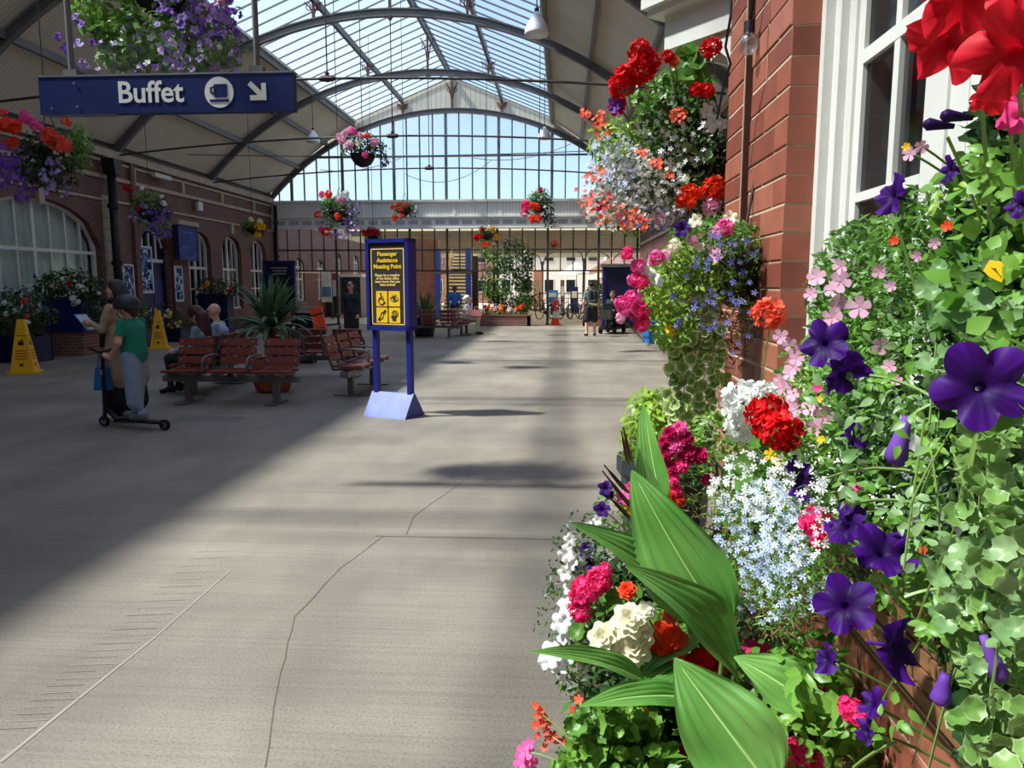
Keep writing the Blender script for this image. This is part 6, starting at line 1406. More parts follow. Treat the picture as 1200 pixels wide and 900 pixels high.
def wilted(pl, p, L, r, mt, d=(0, 0, -1)):
    d = Vector(d).normalized(); m = MB(); q = p-pl.b; m.tube([q, q+d*L*.25, q+d*L*.6, q+d*L*.85, q+d*L], [r*.4, r*.55, r*.8, r*1.0, r*.5], 9); m.build('wilted_flower', mt, pl.o, True)
for u, v, L, r, d in ((1063, 488, .052, .012, (-.2, 0, -1)), (1108, 790, .03, .010, (-.1, 0, -1)), (1152, 745, .04, .008, (.4, -.2, -1))): wilted(pp, PX(u, v, .36), L, r, F_['violet'], d)
fol(pp, 'foliage', [(fx_(.42, .03), 1040, 560, 80, 150, 520, 15, 0, T_leaf3), (fx_(.43, .03), 1060, 440, 70, 80, 260, 14, 1, T_leaf3), (fx_(.42, .03), 1090, 680, 40, 60, 160, 15, 0, T_leaf3), (fx_(.44, .02), 1060, 560, 110, 150, 260, 20, 2, T_leaf), (fx_(.46, .02), 1030, 575, 50, 60, 260, 20, 2, T_leaf)], [G['leaf_fresh'], G['leaf_grey'], G['leaf_dark']])
leaves(pp, [(fx_(.37, .03), 1040, 540, 60, 90, 50, 19, 'leaf_grey', T_leaf3, 'leaf3'), (fx_(.37, .03), 1080, 470, 60, 60, 40, 18, 'leaf_fresh', T_leaf3, 'leaf3'), (fx_(.36, .02), 1090, 620, 50, 50, 34, 19, 'leaf_grey', T_leaf3, 'leaf3'), (fx_(.36, .02), 1100, 740, 25, 40, 16, 18, 'leaf_fresh', T_leaf3, 'leaf3'), (fx_(.36, .02), 1045, 850, 25, 30, 14, 17, 'leaf_fresh', T_leaf3, 'leaf3'), (fx_(.37, .02), 985, 470, 30, 30, 12, 18, 'leaf_grey', T_leaf3, 'leaf3')])
for a, b, up in (((1100, 560), (970, 560), .1), ((1110, 600), (1000, 590), .1), ((1100, 690), (1060, 700), .1), ((1110, 640), (1090, 760), .2), ((1100, 720), (1050, 800), .1), ((1100, 470), (1020, 440), .1), ((1075, 350), (1050, 260), .1), ((1120, 700), (1150, 740), .2), ((1110, 470), (1065, 490), .2), ((1050, 870), (1000, 900), .1)):
    pp.lines.append(sag(PX(*a, .39)-pp.b, PX(*b, .36)-pp.b, up))
pp.done(.002)
# ---- red petunias, very near at the top right
pr_ = Plant('petunia_plant', 'bright red petunias closest to the camera at the top right corner', 'plant', (.42, .5, SZ))
for u, v, s, x, dx, dz in ((1105, 50, 100, .30, -.9, -.6), (1188, 62, 118, .30, -.25, -.3), (1135, -10, 110, .295, .2, -.8), (1200, -20, 90, .31, .1, .3), (1160, 118, 46, .31, -.3, -1.8)):
    pr_.fl(T_pet, 'petunia', 'petred', PX(u, v, x), s, dx, dz, drop=.06, back=.09)
for u, v, s in ((1190, 138, 44), (1180, 112, 30)): pr_.fl(T_petlo, 'pet_lo', 'hot', PX(u, v, .33), s, -.4, .1)
for u, v in ((1140, 138), (1118, 148)): wilted(pr_, PX(u, v, .33), .024, .0055, F_['purple'], (-.8, .1, .1))
leaves(pr_, [(fx_(.33, .02), 1175, 40, 20, 40, 14, 20, 'leaf_lime', T_leaf3, 'leaf3'), (fx_(.36, .02), 1165, 190, 40, 30, 34, 18, 'leaf_fresh', T_leaf3, 'leaf3'), (fx_(.36, .02), 1120, 230, 30, 20, 12, 14, 'leaf_lime', T_leaf3, 'leaf3')])
for a, b in (((1175, 40), (1190, 240)), ((1150, 120), (1160, 260)), ((1110, 160), (1150, 260)), ((1195, 100), (1200, 260))): pr_.lines.append(sag(PX(*b, .38)-pr_.b, PX(*a, .32)-pr_.b, .05))
pr_.done(.0016)
# ---- pink diascia
pd = Plant('diascia_plant', 'bushy pale pink diascia in the window box against the white window frame', 'plant', (.45, 1.3, SZ))
fol(pd, 'foliage', [(fx_(.44, .03), 1030, 345, 85, 90, 2400, 13, 0, T_leaf), (fx_(.44, .03), 990, 420, 50, 80, 1200, 12, 1, T_leaf), (fx_(.43, .03), 1090, 290, 50, 70, 800, 13, 0, T_leaf), (fx_(.43, .03), 935, 480, 26, 70, 520, 9, 1, T_leaf), (fx_(.47, .02), 1040, 380, 90, 100, 420, 14, 2, T_leaf), (fx_(.42, .03), 990, 500, 60, 60, 800, 12, 0, T_leaf)], [G['leaf_mid'], G['leaf_fresh'], G['leaf_dark']], jit=.7)
for u, v, s, in [(957, 325, 22), (950, 345, 16), (985, 330, 26), (983, 355, 22), (1007, 360, 28), (985, 312, 20), (975, 340, 18), (1030, 318, 18), (1032, 405, 22), (1044, 335, 14), (1042, 430, 18), (1050, 445, 14), (1066, 180, 18), (1080, 172, 16), (1075, 300, 14), (1095, 285, 14)]+[(918+random.uniform(-8, 18), 395+i*8.5, random.uniform(15, 21)) for i in range(14)]+[(925, 485, 24), (950, 478, 22), (965, 488, 26), (955, 500, 18), (932, 500, 20), (975, 372, 24), (972, 385, 18)]:
    pd.fl(T_flor, 'flor', 'rose', PX(u, v, .40), s, random.uniform(-.7, .3), random.uniform(-.3, .4), drop=.05)
for u, v, s, c in ((903, 533, 16, 'yellow'), (960, 468, 9, 'yellow'), (962, 515, 10, 'yellow'), (1062, 172, 10, 'yellow'), (1048, 282, 12, 'orange'), (1110, 265, 14, 'orange'), (958, 455, 12, 'hot'), (1003, 572, 12, 'hot'), (1082, 645, 10, 'orange'), (912, 540, 14, 'yellow')): pd.fl(T_flor, 'flor', c, PX(u, v, .38), s, -.3, .2, stem=False)
pd.done(.0016)
# ---- geraniums by the pier end of the box
pg = Plant('geranium_plant', 'geranium with a scarlet and a white bloom at the far end of window box', 'plant', (.42, 1.55, SZ))
pg.fl(T_ger, 'geranium', 'white', PX(872, 472, .34), 58, -.2, .4, 'flower_head'); pg.fl(T_ger, 'geranium', 'white', PX(868, 500, .34), 40, -.5, 0, 'flower_head'); pg.fl(T_ger, 'geranium', 'white', PX(895, 462, .36), 34, .2, .3, 'flower_head')
pg.fl(T_ger, 'geranium', 'red', PX(898, 484, .33), 52, -.1, .2, 'flower_head'); pg.fl(T_ger, 'geranium', 'red', PX(915, 505, .33), 54, .1, -.1, 'flower_head'); pg.fl(T_ger, 'geranium', 'red', PX(892, 500, .32), 30, -.4, -.2, 'flower_head')
leaves(pg, [(fx_(.40, .03), 890, 540, 40, 30, 22, 16, 'leaf_mid', T_scal, 'scal')]); pg.done()
po = Plant('geranium_plant', 'coral orange geranium head leaning out before the brick pier', 'plant', (.46, 1.85, SZ))
po.fl(T_ger, 'geranium', 'salmon', PX(901, 368, .44), 42, -.1, .3, 'flower_head', stem=False); e = PX(903, 378, .45)-po.b; po.lines += [sag(e, Vector((0, 0, 0)), -.05), sag(Vector((0, 0, 0)), Vector((.02, -.02, .05)))]
leaves(po, [(fx_(.46, .02), 925, 430, 12, 18, 8, 10, 'leaf_mid', T_scal, 'scal')]); po.done()
ph = Plant('geranium_plant', 'hot pink geranium bloom tucked under the purple petunias', 'plant', (.43, 1.35, SZ))
ph.fl(T_ger, 'geranium', 'hot', PX(957, 612, .36), 42, -.3, .2, 'flower_head', drop=.03); ph.fl(T_ger, 'geranium', 'hot', PX(962, 632, .36), 26, 0, -.3, 'flower_head', drop=.03); ph.done()
# ---- pale lobelia curtain
pb = Plant('lobelia_plant', 'curtain of pale blue and white lobelia hanging from the box end', 'plant', (.42, 1.6, SZ))
fol(pb, 'foliage', [(fx_(.40, .04), 905, 635, 75, 105, 3600, 15, 0, T_blade), (fx_(.42, .03), 905, 690, 66, 60, 1300, 15, 1, T_blade), (fx_(.41, .03), 910, 610, 68, 90, 1100, 9, 2, T_leaf)], [G['leaf_mid'], G['leaf_brown'], G['leaf_fresh']], jit=.9)
fl_ = []
for (u, v, ru, rv, n, mi) in ((880, 570, 50, 40, 210, 0), (900, 620, 65, 60, 260, 1), (905, 680, 65, 50, 130, 1), (930, 600, 50, 70, 160, 0)):
    pts = region(fx_(.37, .03), u, v, ru, rv, n); fl_.append(scatter(T_star, np.array([p-pb.b for p in pts]), normals(n, (-.5, -.8, .3), .4), np.array([4.6*depth_scale(p)*random.uniform(.7, 1.2) for p in pts]))+(mi,))
joined('small_flowers', fl_, [F_['white'], F_['pale_blue']], pb.o)
pb.done()

# ================================================================== floor trough below with lily, begonias and geraniums
tr_ = thing('trough', 'dark planting trough on the floor below the window box', 'planter', (.29, 1.75, 0))
tm = mat('trough_dark', (70, 52, 44), .8, var=.2)
m = MB(); m.b2((-.22, -.75, 0), (-.19, .75, .66)); m.b2((.23, -.75, 0), (.26, .75, .66)); m.b2((-.19, -.75, 0), (.23, -.72, .66)); m.b2((-.19, .72, 0), (.23, .75, .66)); m.b2((-.19, -.72, 0), (.23, .72, .03)); m.build('trough_body', tm, tr_)
m = MB(); m.b2((-.19, -.72, .5), (.23, .72, .62)); m.build('soil', soil_m, tr_)
m = MB()
for z in (.1, .35, .6): m.b2((-.232, -.755, z), (-.22, .755, z+.05))
m.build('trough_band', tm, tr_)
SB_ = .62
lily_m = leafmat('lily_leaf', (122, 172, 84), (84, 142, 58), .28, .26, 6, .9)
def big_leaf(parent, base, tip, wd, Nv, arch=.12, fold=.35, seed=0, b0=None, name='leaf', mt=None):
    """broad ribbed leaf from base to tip (world), width wd, upper face towards Nv"""
    a, b = Vector(base), Vector(tip); ax = b-a; L = ax.length; t = ax/L; N = Vector(Nv); N = (N-t*N.dot(t)).normalized(); s = t.cross(N).normalized(); nU, nV = 24, 25; vs = []; fs = []; r = random.Random(seed)
    ph = r.uniform(0, 6)
    for i in range(nU+1):
        x = i/nU; prof = (math.sin(math.pi*x**.72)**.8)*(1-.18*x) if 0 < x < 1 else 0; h = max(.002, wd/2*prof*1.12)
        c = a+t*(L*x)+N*(arch*L*4*x*(1-x)*.5-arch*L*.55*x*x)
        for j in range(nV):
            y = j/(nV-1)*2-1; rib = .055*h*math.cos(y*7*math.pi+x*4)*(abs(y) > .08); und = .10*h*math.sin(x*11+ph+2*y)*abs(y)
            vs.append(c+s*(y*h)+N*(fold*h*abs(y)**1.3+rib+und-(.09*h if abs(y) < .05 else 0)))
    for i in range(nU):
        for j in range(nV-1): fs.append((i*nV+j, (i+1)*nV+j, (i+1)*nV+j+1, i*nV+j+1))
    m = MB(); o0 = parent.location; m.add([v-o0 for v in vs], fs); lf = m.build(name, mt or lily_m, parent, True, fix=False)
    if b0 is not None:
        m = MB(); m.tube([Vector(b0)-o0, (Vector(b0)+a)/2-o0+Vector((0, 0, .02)), a-o0, a+t*L*.25+N*(arch*L*.35)-o0-N*.004], [.007, .006, .005, .002], 6); m.build('leaf_stalk', stem_m, lf, True)
    m = MB(); m.tube([a+t*(L*x)+N*(arch*L*4*x*(1-x)*.5-arch*L*.55*x*x-.002)-o0 for x in np.linspace(0, .96, 9)], [.0035*(1-.8*k/8) for k in range(9)], 5); m.build('midrib', leafmat('midrib', (176, 206, 130), (160, 196, 112), .1), lf, True)
    return lf
lil = thing('peace_lily', 'peace lily with big glossy ribbed leaves in the floor trough', 'plant', (.3, 1.45, SB_))
core = Vector((.32, 1.45, SB_))
for k, (bu, bv, bY, tu, tv, tY, w_, N, ar, fo) in enumerate((
    (850, 735, 1.42, 738, 553, 1.50, .165, (-.55, -.8, .45), .10, .3), (800, 705, 1.5, 675, 608, 1.40, .095, (-.3, -.55, 1), .1, .25), (778, 600, 1.7, 752, 472, 1.78, .075, (-.6, -.8, .2), .05, .4), (782, 640, 1.72, 748, 528, 1.66, .085, (-.5, -.8, .3), .06, .3),
    (862, 790, 1.35, 745, 660, 1.28, .115, (.2, -.6, .9), .14, .5), (757, 800, 1.38, 628, 757, 1.27, .05, (-.1, -.5, 1), .12, .5), (808, 818, 1.32, 682, 822, 1.22, .06, (0, -.45, 1), .10, .35), (905, 925, 1.1, 790, 772, 1.2, .15, (-.45, -.75, .6), .06, .25),
    (955, 830, 1.25, 862, 768, 1.3, .1, (-.2, -.6, .9), .1, .3), (800, 775, 1.45, 735, 815, 1.36, .06, (0, -.5, 1), .1, .3), (820, 740, 1.5, 745, 790, 1.4, .06, (-.1, -.5, 1), .1, .3))):
    big_leaf(lil, P(bu, bv, bY), P(tu, tv, tY), w_, N, ar, fo, k, core)
def tplant(name, label, u, v, Y, cat='plant'): p = P(u, v, Y); return Plant(name, label, cat, (max(.1, min(.5, p.x)), max(1.02, min(2.45, p.y)), SB_))
# white and orange begonias
q = tplant('begonia_plant', 'cluster of white double begonias beside the lily leaves', 735, 745, 1.45)
for u, v, s in ((738, 727, 46), (742, 760, 46), (708, 748, 42), (716, 760, 36), (757, 716, 26), (750, 745, 36)): q.fl(T_rose, 'rose', 'cream', P(u, v, 1.42), s, random.uniform(-.3, .2), random.uniform(.1, .5), drop=.12)
leaves(q, [(fy_(1.48, .05), 730, 740, 40, 40, 24, 20, 'leaf_mid', T_leaf3, 'leaf3')]); q.done()
q = tplant('begonia_plant', 'orange-red begonias under the peace lily leaf', 790, 760, 1.45)
for u, v, s, c in ((782, 752, 52, 'orange'), (770, 756, 40, 'orange'), (822, 776, 38, 'red'), (838, 782, 30, 'red'), (795, 803, 34, 'salmon'), (812, 812, 26, 'salmon'), (735, 692, 24, 'orange'), (785, 722, 20, 'salmon')): q.fl(T_rose, 'rose', c, P(u, v, 1.46), s, random.uniform(-.3, .2), random.uniform(.1, .5), drop=.12)
leaves(q, [(fy_(1.5, .05), 800, 770, 50, 40, 24, 20, 'leaf_dark', T_leaf3, 'leaf3')]); q.done()
q = tplant('begonia_plant', 'small yellow begonia low in the trough under a lily leaf', 750, 838, 1.35)
for u, v, s in ((748, 832, 26), (757, 846, 22), (770, 815, 22), (820, 832, 24), (690, 893, 22)): q.fl(T_rose, 'rose', 'yellow', P(u, v, 1.36), s, -.2, .3, drop=.1)
q.done()
# pink geranium left and trailing white petunias
q = tplant('geranium_plant', 'bright pink geranium on the aisle side of the trough', 690, 690, 1.6)
for u, v, s in ((688, 690, 40), (702, 680, 34), (709, 668, 20), (680, 716, 30), (676, 700, 22)): q.fl(T_ger, 'geranium', 'hot', P(u, v, 1.55), s, -.3, .2, 'flower_head', drop=.14)
leaves(q, [(fy_(1.6, .05), 700, 720, 35, 30, 20, 15, 'leaf_mid', T_scal, 'scal')]); q.done()
q = tplant('petunia_plant', 'trailing white petunias along the aisle edge of the trough', 660, 700, 1.7)
for u, v, s in ((690, 618, 16), (668, 632, 18), (664, 648, 22), (670, 660, 20), (662, 672, 20), (668, 690, 18), (665, 712, 30), (658, 728, 28), (672, 738, 26), (660, 745, 22), (646, 765, 34), (655, 778, 28), (640, 775, 22), (667, 770, 18), (660, 795, 12), (700, 610, 14)): q.fl(T_petlo, 'pet_lo', 'white', P(u, v, 1.62), s, random.uniform(-.9, .2), random.uniform(-.3, .5), drop=.05)
fol(q, 'foliage', [(fy_(1.75, .1), 680, 690, 40, 90, 420, 9, 0, T_leaf), (fy_(1.7, .08), 690, 790, 45, 30, 160, 9, 1, T_leaf), (fy_(1.75, .08), 655, 740, 30, 60, 90, 8, 0, T_leaf)], [G['leaf_dark'], G['leaf_mid']])
for a, b in (((660, 690), (630, 712)), ((670, 720), (635, 735)), ((665, 780), (655, 815))): q.lines.append(sag(P(*a, 1.7)-q.b, P(*b, 1.65)-q.b, .1))
q.done(.0016)
q = tplant('pansy_plant', 'dark violet pansies with pink and yellow neighbours left of the tall lily leaf', 708, 590, 2.1)
for u, v, s, c in ((710, 572, 20, 'purple'), (706, 597, 22, 'purple'), (714, 580, 14, 'purple'), (686, 645, 20, 'purple'), (690, 660, 16, 'purple'), (676, 668, 14, 'purple'), (730, 583, 20, 'pink'), (738, 570, 12, 'hot'), (742, 600, 14, 'yellow'), (735, 592, 10, 'yellow')): q.fl(T_petlo, 'pet_lo', c, P(u, v, 1.95), s, -.3, .2, drop=.06)
fol(q, 'foliage', [(fy_(2.05, .08), 725, 610, 30, 40, 240, 8, 0, T_leaf), (fy_(2.05, .08), 690, 650, 30, 30, 160, 8, 1, T_leaf)], [G['leaf_mid'], G['leaf_dark']])
q.done(.0016)
q = tplant('spiky_plant', 'thin dark red spiky blades beside the lily', 745, 560, 2.0)
for a, b, Y in (((738, 545), (728, 505), 2.0), ((742, 543), (730, 500), 1.98), ((737, 578), (708, 545), 1.9), ((745, 600), (706, 552), 1.9), ((742, 610), (712, 580), 1.9), ((830, 640), (860, 590), 1.8), ((835, 650), (875, 600), 1.8), ((845, 640), (850, 585), 1.85)): big_leaf(q.o, P(*a, Y), P(*b, Y-.02), .011, (-.4, -.8, .3), .03, .5, 1, None, mt=leafmat('spike_red', (112, 44, 44), (84, 60, 44), .15))
# magenta snapdragons
q = tplant('snapdragon_plant', 'magenta and crimson snapdragons behind the peace lily', 790, 530, 2.1)
for u, v, s, c in ((785, 508, 20, 'magenta'), (797, 502, 20, 'pink'), (803, 515, 22, 'magenta'), (790, 522, 24, 'pink'), (780, 532, 20, 'magenta'), (806, 532, 26, 'magenta'), (820, 534, 22, 'magenta'), (797, 545, 24, 'hot'), (787, 548, 18, 'magenta'), (788, 562, 20, 'hot'), (792, 575, 18, 'hot'), (795, 585, 18, 'orange'), (785, 578, 16, 'orange'), (828, 562, 14, 'magenta'), (834, 558, 12, 'magenta'), (778, 518, 16, 'magenta')): q.fl(T_rose, 'rose', c, P(u, v, 2.0), s, -.3, .1, drop=.03)
fol(q, 'foliage', [(fy_(2.08, .06), 815, 560, 40, 40, 320, 10, 0, T_blade), (fy_(2.1, .06), 840, 520, 30, 40, 320, 8, 1, T_leaf), (fy_(2.1, .08), 820, 620, 40, 40, 200, 9, 2, T_blade), (fy_(2.15, .08), 855, 560, 30, 40, 200, 9, 1, T_leaf)], [G['leaf_mid'], G['leaf_fresh'], G['leaf_brown']])
q.done(.002)
# orange diascia stalks leaning into the aisle
q = tplant('diascia_plant', 'orange flower stalks leaning over the floor at the bottom', 690, 880, 1.3)
for u, v, s, c in ((628, 827, 9, 'orange'), (634, 832, 9, 'orange'), (630, 838, 10, 'orange'), (638, 840, 9, 'orange'), (628, 850, 11, 'orange'), (636, 846, 10, 'orange'), (644, 848, 9, 'orange'), (640, 856, 10, 'orange'), (648, 862, 12, 'orange'), (652, 868, 10, 'orange'), (642, 866, 9, 'orange'), (638, 876, 10, 'salmon'), (630, 862, 8, 'orange'), (660, 868, 9, 'orange'), (678, 820, 12, 'salmon'), (672, 832, 10, 'orange'), (712, 838, 11, 'orange'), (680, 836, 12, 'orange')): q.fl(T_flor, 'flor', c, P(u, v, 1.35), s, -.3, .2, stem=False)
for u, v, s in ((616, 880, 22), (612, 892, 22), (622, 895, 20), (620, 872, 14)): q.fl(T_flor, 'flor', 'pink', P(u, v, 1.3), s, -.3, .2, stem=False)
for a, b in (((632, 835), (690, 890)), ((645, 862), (690, 900)), ((616, 880), (690, 910)), ((678, 825), (700, 880))): q.lines.append(sag(P(*b, 1.3)-q.b, P(*a, 1.35)-q.b, .1))
q.done(.0016)
# lime ivy and mixed greens at the bottom
q = tplant('ivy_plant', 'lime green ivy and soft foliage filling the trough front', 740, 860, 1.3)
fol(q, 'foliage', [(fy_(1.34, .08), 720, 862, 55, 40, 240, 10, 3, T_scal), (fy_(1.42, .06), 770, 850, 55, 45, 260, 12, 1, T_scal), (fy_(1.4, .06), 690, 875, 35, 35, 180, 9, 2, T_leaf), (fy_(1.3, .06), 740, 895, 90, 20, 200, 9, 0, T_scal), (fy_(1.55, .1), 740, 800, 60, 50, 200, 16, 1, T_leaf3)], [G['leaf_fresh'], G['leaf_dark'], G['leaf_mid'], G['leaf_mid']])
leaves(q, [(fy_(1.3, .05), 710, 850, 45, 35, 34, 10, 'leaf_fresh', T_scal, 'scal')]); q.done()
q = tplant('geranium_plant', 'red and white flowers at the bottom edge under the largest lily leaf', 805, 890, 1.25)
for u, v, s, c in ((798, 888, 30, 'red'), (788, 893, 22, 'red'), (822, 870, 34, 'white'), (826, 890, 36, 'white'), (812, 898, 24, 'white')): q.fl(T_ger, 'geranium', c, P(u, v, 1.3), s, -.2, .3, 'flower_head', drop=.1)
q.done()
q = tplant('geranium_plant', 'coral pink geranium at the bottom beside the largest lily leaf', 935, 885, 1.2)
for u, v, s in ((925, 882, 36), (942, 890, 38), (912, 876, 20), (955, 893, 26)): q.fl(T_ger, 'geranium', 'hot', P(u, v, 1.2), s, -.2, .3, 'flower_head', drop=.1)
for u, v, s in ((998, 832, 30), (1008, 840, 26), (990, 825, 20)): q.fl(T_ger, 'geranium', 'hot', PX(u, v, .44), s, -.2, .3, 'flower_head', drop=.05)
for u, v, s in ((965, 812, 14), (972, 830, 10), (890, 762, 26), (878, 758, 18), (898, 722, 16), (882, 718, 14), (905, 728, 12)): q.fl(T_flor, 'flor', 'magenta', P(u, v, 1.42), s, -.2, .3, stem=False)
fol(q, 'foliage', [(fy_(1.32, .05), 950, 800, 40, 60, 120, 22, 0, T_leaf3), (fy_(1.45, .06), 910, 790, 40, 50, 130, 20, 1, T_leaf3), (fy_(1.25, .04), 1000, 870, 40, 40, 130, 15, 0, T_leaf), (fy_(1.6, .08), 880, 750, 50, 40, 220, 12, 2, T_leaf), (fy_(1.2, .05), 960, 860, 60, 40, 120, 18, 0, T_leaf3)], [G['leaf_fresh'], G['leaf_mid'], G['leaf_dark']])
leaves(q, [(fy_(1.22, .04), 955, 815, 30, 35, 22, 32, 'leaf_fresh', T_leaf3, 'leaf3'), (fy_(1.22, .04), 1000, 850, 20, 30, 10, 24, 'leaf_fresh', T_leaf3, 'leaf3')]); q.done(.003)

# ================================================================== basket hanging from the bracket
Yb = 2.95; cA = P(785, 200, Yb)
pa = Plant('hanging_basket', 'big sunlit basket of scarlet geraniums and white trailers under the cornice', 'hanging basket', cA)
m = MB(); m.lathe([(.04, -.16), (.11, -.12), (.15, -.04), (.16, .02), (.165, .03), (.145, .03)], 20, P(815, 190, 3.0)-cA); m.build('bowl', mat('basket_bowl', (1, 1, 1)), pa.o, True)
m = MB(); hk = cp(.2, -.05, 2.5)
for a in (.4, 2.5, 4.6): c = P(815, 190, 3.0)+Vector((.15*math.cos(a), .15*math.sin(a), .03)); m.tube([c-cA, hk-cA-Vector((0, 0, .06))], .003, 4)
m.tube([hk-cA-Vector((0, 0, .06)), hk-cA], .005, 5); m.build('hanging_chain', wire_m, pa.o)
fol(pa, 'foliage', [(fy_(2.95, .12), 800, 165, 55, 55, 1300, 9, 0, T_leaf), (fy_(2.9, .14), 775, 205, 80, 60, 2200, 8, 1, T_leaf), (fy_(2.9, .12), 745, 230, 50, 45, 900, 8, 1, T_leaf), (fy_(2.85, .1), 720, 165, 30, 25, 260, 9, 2, T_leaf), (fy_(2.95, .1), 800, 110, 35, 35, 260, 13, 3, T_leaf3), (fy_(3.0, .1), 825, 200, 28, 70, 800, 9, 0, T_leaf), (fy_(2.95, .1), 765, 120, 25, 30, 130, 10, 3, T_leaf3)], [G['leaf_dark'], G['leaf_mid'], G['leaf_lime'], G['leaf_mid']], jit=.8)
leaves(pa, [(fy_(2.82, .05), 812, 80, 20, 20, 8, 15, 'leaf_mid', T_scal, 'scal'), (fy_(2.82, .06), 815, 190, 22, 30, 24, 9, 'leaf_grey', T_scal, 'scal')])
fl_ = []
for u, v, ru, rv, n, mi in ((720, 195, 32, 40, 140, 1), (755, 225, 55, 45, 420, 0), (735, 215, 40, 50, 250, 0), (790, 170, 45, 40, 90, 0), (708, 205, 22, 50, 60, 1), (770, 255, 45, 15, 60, 2), (705, 225, 22, 45, 60, 0)):
    pts = region(fy_(2.78, .05), u, v, ru, rv, n); fl_.append(scatter(T_star, np.array([p-pa.b for p in pts]), normals(n, (-.5, -.8, .3), .4), np.array([3.3*depth_scale(p)*random.uniform(.7, 1.2) for p in pts]))+(mi,))
joined('small_flowers', fl_, [F_['white'], F_['pale_blue'], F_['blue']], pa.o)
fl_ = []
for u, v, ru, rv, n in ((686, 232, 12, 22, 26), (708, 240, 18, 20, 24), (725, 255, 30, 14, 30), (705, 150, 10, 14, 22), (685, 135, 6, 8, 14), (703, 140, 8, 10, 16), (795, 135, 10, 8, 24), (770, 192, 8, 6, 16), (752, 180, 6, 6, 10), (700, 205, 14, 10, 24), (785, 205, 6, 5, 8), (745, 262, 20, 10, 30)):
    pts = region(fy_(2.72, .05), u, v, ru, rv, n); fl_.append(scatter(T_flor, np.array([p-pa.b for p in pts]), normals(n, (-.5, -.8, .3), .4), np.array([2.8*depth_scale(p)*random.uniform(.7, 1.2) for p in pts]))+(0,))
joined('orange_flowers', fl_, [F_['salmon']], pa.o)
for u, v, s, c in ((749, 62, 32, 'red'), (752, 80, 38, 'red'), (762, 72, 28, 'red'), (729, 99, 34, 'red'), (732, 88, 26, 'red'), (833, 56, 27, 'red'), (783, 66, 17, 'red'), (790, 72, 14, 'coral'), (815, 105, 18, 'red'), (828, 106, 20, 'red'), (806, 231, 32, 'orange'), (838, 220, 30, 'orange'), (822, 226, 16, 'orange'), (834, 242, 24, 'rose')): pa.fl(T_ger, 'geranium', c, P(u, v, 2.75), s, -.1, .2, 'flower_head', drop=.1, back=.02)
for u, v, s, c in ((723, 125, 24, 'magenta'), (720, 123, 20, 'violet'), (836, 143, 24, 'white'), (828, 130, 18, 'white'), (846, 146, 16, 'white'), (706, 240, 20, 'magenta'), (775, 255, 18, 'rose')): pa.fl(T_pet, 'petunia', c, P(u, v, 2.78), s, -.3, .1, drop=.08)
pa.done(.003)
# ================================================================== basket on the pier
Yb = 2.25; cB = P(832, 345, Yb)
pc = Plant('hanging_basket', 'wall basket of blue lobelia and pink geraniums fixed to the brick pier', 'hanging basket', cB)
bc = P(868, 305, 2.3)
m = MB(); m.lathe([(.03, -.14), (.09, -.1), (.125, -.03), (.135, .03), (.12, .03)], 18, bc-cB); m.build('bowl', mat('basket_bowl', (1, 1, 1)), pc.o, True)
m = MB(); m.tube([bc-cB+Vector((.12, 0, .02)), Vector((XP+.005, bc.y, bc.z+.02))-cB], .008, 5); m.tube([bc-cB+Vector((.0, 0, .03)), Vector((XP+.005, bc.y, bc.z+.25))-cB], .005, 5); m.build('wall_bracket', steel_d, pc.o)
fol(pc, 'foliage', [(fy_(2.22, .1), 835, 300, 60, 45, 1500, 9, 0, T_leaf), (fy_(2.2, .1), 800, 340, 45, 50, 1300, 9, 1, T_leaf), (fy_(2.2, .1), 830, 360, 60, 50, 1300, 10, 2, T_blade), (fy_(2.2, .1), 860, 390, 45, 45, 420, 12, 2, T_blade), (fy_(2.25, .1), 875, 280, 32, 22, 420, 9, 0, T_leaf), (fy_(2.15, .08), 785, 370, 28, 45, 420, 10, 1, T_leaf), (fy_(2.2, .05), 835, 400, 40, 40, 120, 13, 3, T_blade)], [G['leaf_mid'], G['leaf_lime'], G['leaf_olive'], G['leaf_brown']], jit=.8, clip=lambda p: p.x < XP-.01)
fl_ = []
for u, v, ru, rv, n in ((845, 325, 55, 55, 28), (820, 350, 50, 40, 14), (850, 380, 40, 40, 16), (870, 290, 30, 20, 5)):
    for p in region(fy_(2.08, .04), u, v, ru, rv, n):
        if p.x < XP-.04: pc.fl(T_star, 'star', 'blue', p, random.uniform(6, 10), random.uniform(-.5, .4), random.uniform(-.2, .4), stem=False)
for u, v, s, c in ((735, 297, 18, 'hot'), (748, 312, 20, 'pink'), (750, 330, 22, 'hot'), (742, 328, 16, 'pink'), (735, 360, 26, 'pink'), (748, 365, 28, 'hot'), (742, 350, 24, 'pink'), (752, 380, 22, 'hot'), (728, 355, 18, 'pink'), (727, 373, 14, 'rose'), (770, 302, 20, 'pink'), (780, 300, 16, 'rose'), (850, 266, 22, 'pink'), (840, 272, 18, 'rose'), (790, 288, 18, 'cream'), (812, 282, 14, 'rose')): pc.fl(T_ger, 'geranium', c, P(u, v, 2.1), s, -.3, .2, 'flower_head', drop=.06)
for u, v, s, c in ((765, 325, 20, 'white'), (758, 318, 14, 'white'), (772, 330, 14, 'white'), (820, 290, 14, 'cream'), (855, 255, 18, 'cream'), (838, 300, 20, 'rose'), (800, 268, 22, 'purple'), (815, 258, 18, 'cream'), (783, 385, 12, 'yellow'), (788, 390, 10, 'yellow')): pc.fl(T_petlo, 'pet_lo', c, P(u, v, 2.1), s, -.3, .2, drop=.05)
pc.done(.0018)
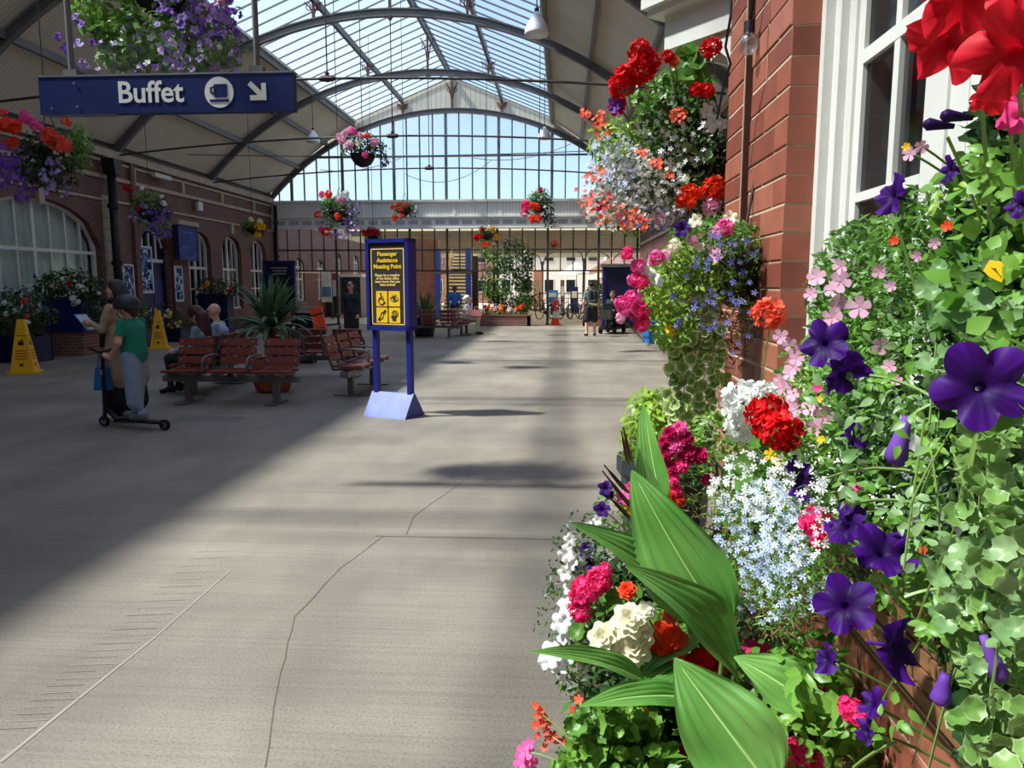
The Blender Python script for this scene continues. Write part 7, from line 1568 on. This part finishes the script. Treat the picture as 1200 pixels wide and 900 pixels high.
# ---- variegated ivy trailing below the basket and the lime shrub in its tub
pi = Plant('ivy_plant', 'variegated ivy strands trailing down from the pier basket', 'plant', P(815, 390, 2.3))
for k in range(9):
    u0 = 782+k*8; a = P(u0, 375, 2.12); b = P(u0+random.uniform(-8, 8), 430+random.uniform(0, 75), 2.14); q = sag(a-pi.b, b-pi.b, 0); pi.lines.append(q)
    for t in np.linspace(.1, 1, 12):
        p = a.lerp(b, t)+Vector((random.uniform(-.015, .015), random.uniform(-.015, .015), 0)); pi.leaf(T_scal, 'scal', G['leaf_ivy'], p, normals(1, (-.4, -.8, .4), .4)[0], random.uniform(5, 10)*depth_scale(p))
pi.done(.0016)
q = P(782, 480, 3.3); tb = thing('planter', 'dark tub with a lime green feathery shrub behind the spiky lily leaf', 'planter', (q.x, 3.3, 0))
m = MB(); m.lathe([(.13, 0), (.16, .1), (.2, .75), (.22, .78), (.22, .84), (.19, .84), (.18, .78)], 16); m.build('tub', mat('dark_tub', (1, 1, 1)), tb)
m = MB(); m.lathe([(.01, .78), (.18, .79)], 14); m.build('soil', soil_m, tb)
bush('foliage', tb, [((-.03, 0, .98), (.17, .16, .18), 900, .05, 0), ((.1, 0, .95), (.14, .14, .15), 420, .05, 1), ((-.08, -.05, .93), (.13, .12, .16), 420, .06, 0, T_blade)], [G['leaf_lime'], G['leaf_ivy']])
# coir wall trough behind the lobelia
o = thing('wall_trough', 'coir lined wall trough hidden behind the pale lobelia', 'planter', (.5, 1.76, 1.02))
m = MB(); m.prism([(-.09, .12), (.058, .12), (.058, -.03), (-.02, -.03), (-.08, .04)], lambda a, b, d: (a, d, b), -.2, .2); m.build('coir_liner', mat('coir', (112, 84, 56), .95, var=.3, scale=60), o)
m = MB()
for y in np.linspace(-.19, .19, 6): m.tube([(-.093, y, .12), (-.083, y, .04), (-.02, y, -.033), (.058, y, -.033)], .003, 4)
m.tube([(-.094, -.2, .12), (-.094, .2, .12)], .004, 4); m.build('wire_frame', black, o)
# ---- more of the street beyond the screen
o = thing('railings', 'grey vertical bar railings far beyond the screen behind the bicycles', 'railings', (P(690, 360, 46).x-3, 46, 0))
for k in range(3): m = MB(); m.b2((k*2.2-.04, -.04, 0), (k*2.2+.04, .04, 1.25)); m.build('post', steel_d, o)
for z in (.2, 1.15): m = MB(); m.b2((0, -.02, z-.03), (4.4, .02, z+.03)); m.build('rail', steel_d, o)
for k in range(36): m = MB(); m.b2((.12*k+.06, -.012, .2), (.12*k+.085, .012, 1.15)); m.build('bar', steel_d, o)
for i, (u, Y, lb, r, h) in enumerate(((705, 33.5, 'leafy green shrub beyond the screen behind standing man', .75, 2.0), (613, 41, 'small flowering bush beyond the screen left of the traffic cone', .9, 1.1))):
    c = P(u, 360, Y); o = thing('shrub', lb, 'shrub', (c.x, Y, 0)); m = MB(); m.tube([(0, 0, 0), (.03, 0, h*.6)], [.05, .03], 6); m.build('stem', mat('bark', (86, 68, 52), .9), o)
    bush('foliage', o, [((0, 0, h*.6), (r, r*.7, h*.42), 700, .16, 0), ((.1, -.1, h*.75), (r*.7, r*.5, h*.25), 200, .15, 1)], [G['leaf_dark'], G['leaf_mid']])
    if i: 
        for k in range(10): put('flower_head', T_gerlo, 'ger_lo', F_[random.choice(['cream', 'yellow', 'white'])], o, (random.uniform(-.7, .7), -.6, random.uniform(.4, 1.0)), (0, -1, .4), .09)
q = Plant('bedding_plant', 'low mixed green bedding covering the soil of the floor trough', 'plant', (.3, 1.75, SB_))
bush('foliage', q.o, [((-.02, dy, .06), (.2, .2, .12), 420, .045, k % 3) for k, dy in enumerate((-.55, -.3, 0, .25, .5))]+[((-.2, dy, .02), (.08, .2, .12), 160, .035, 0) for dy in (-.4, 0, .4)], [G['leaf_mid'], G['leaf_dark'], G['leaf_fresh']])
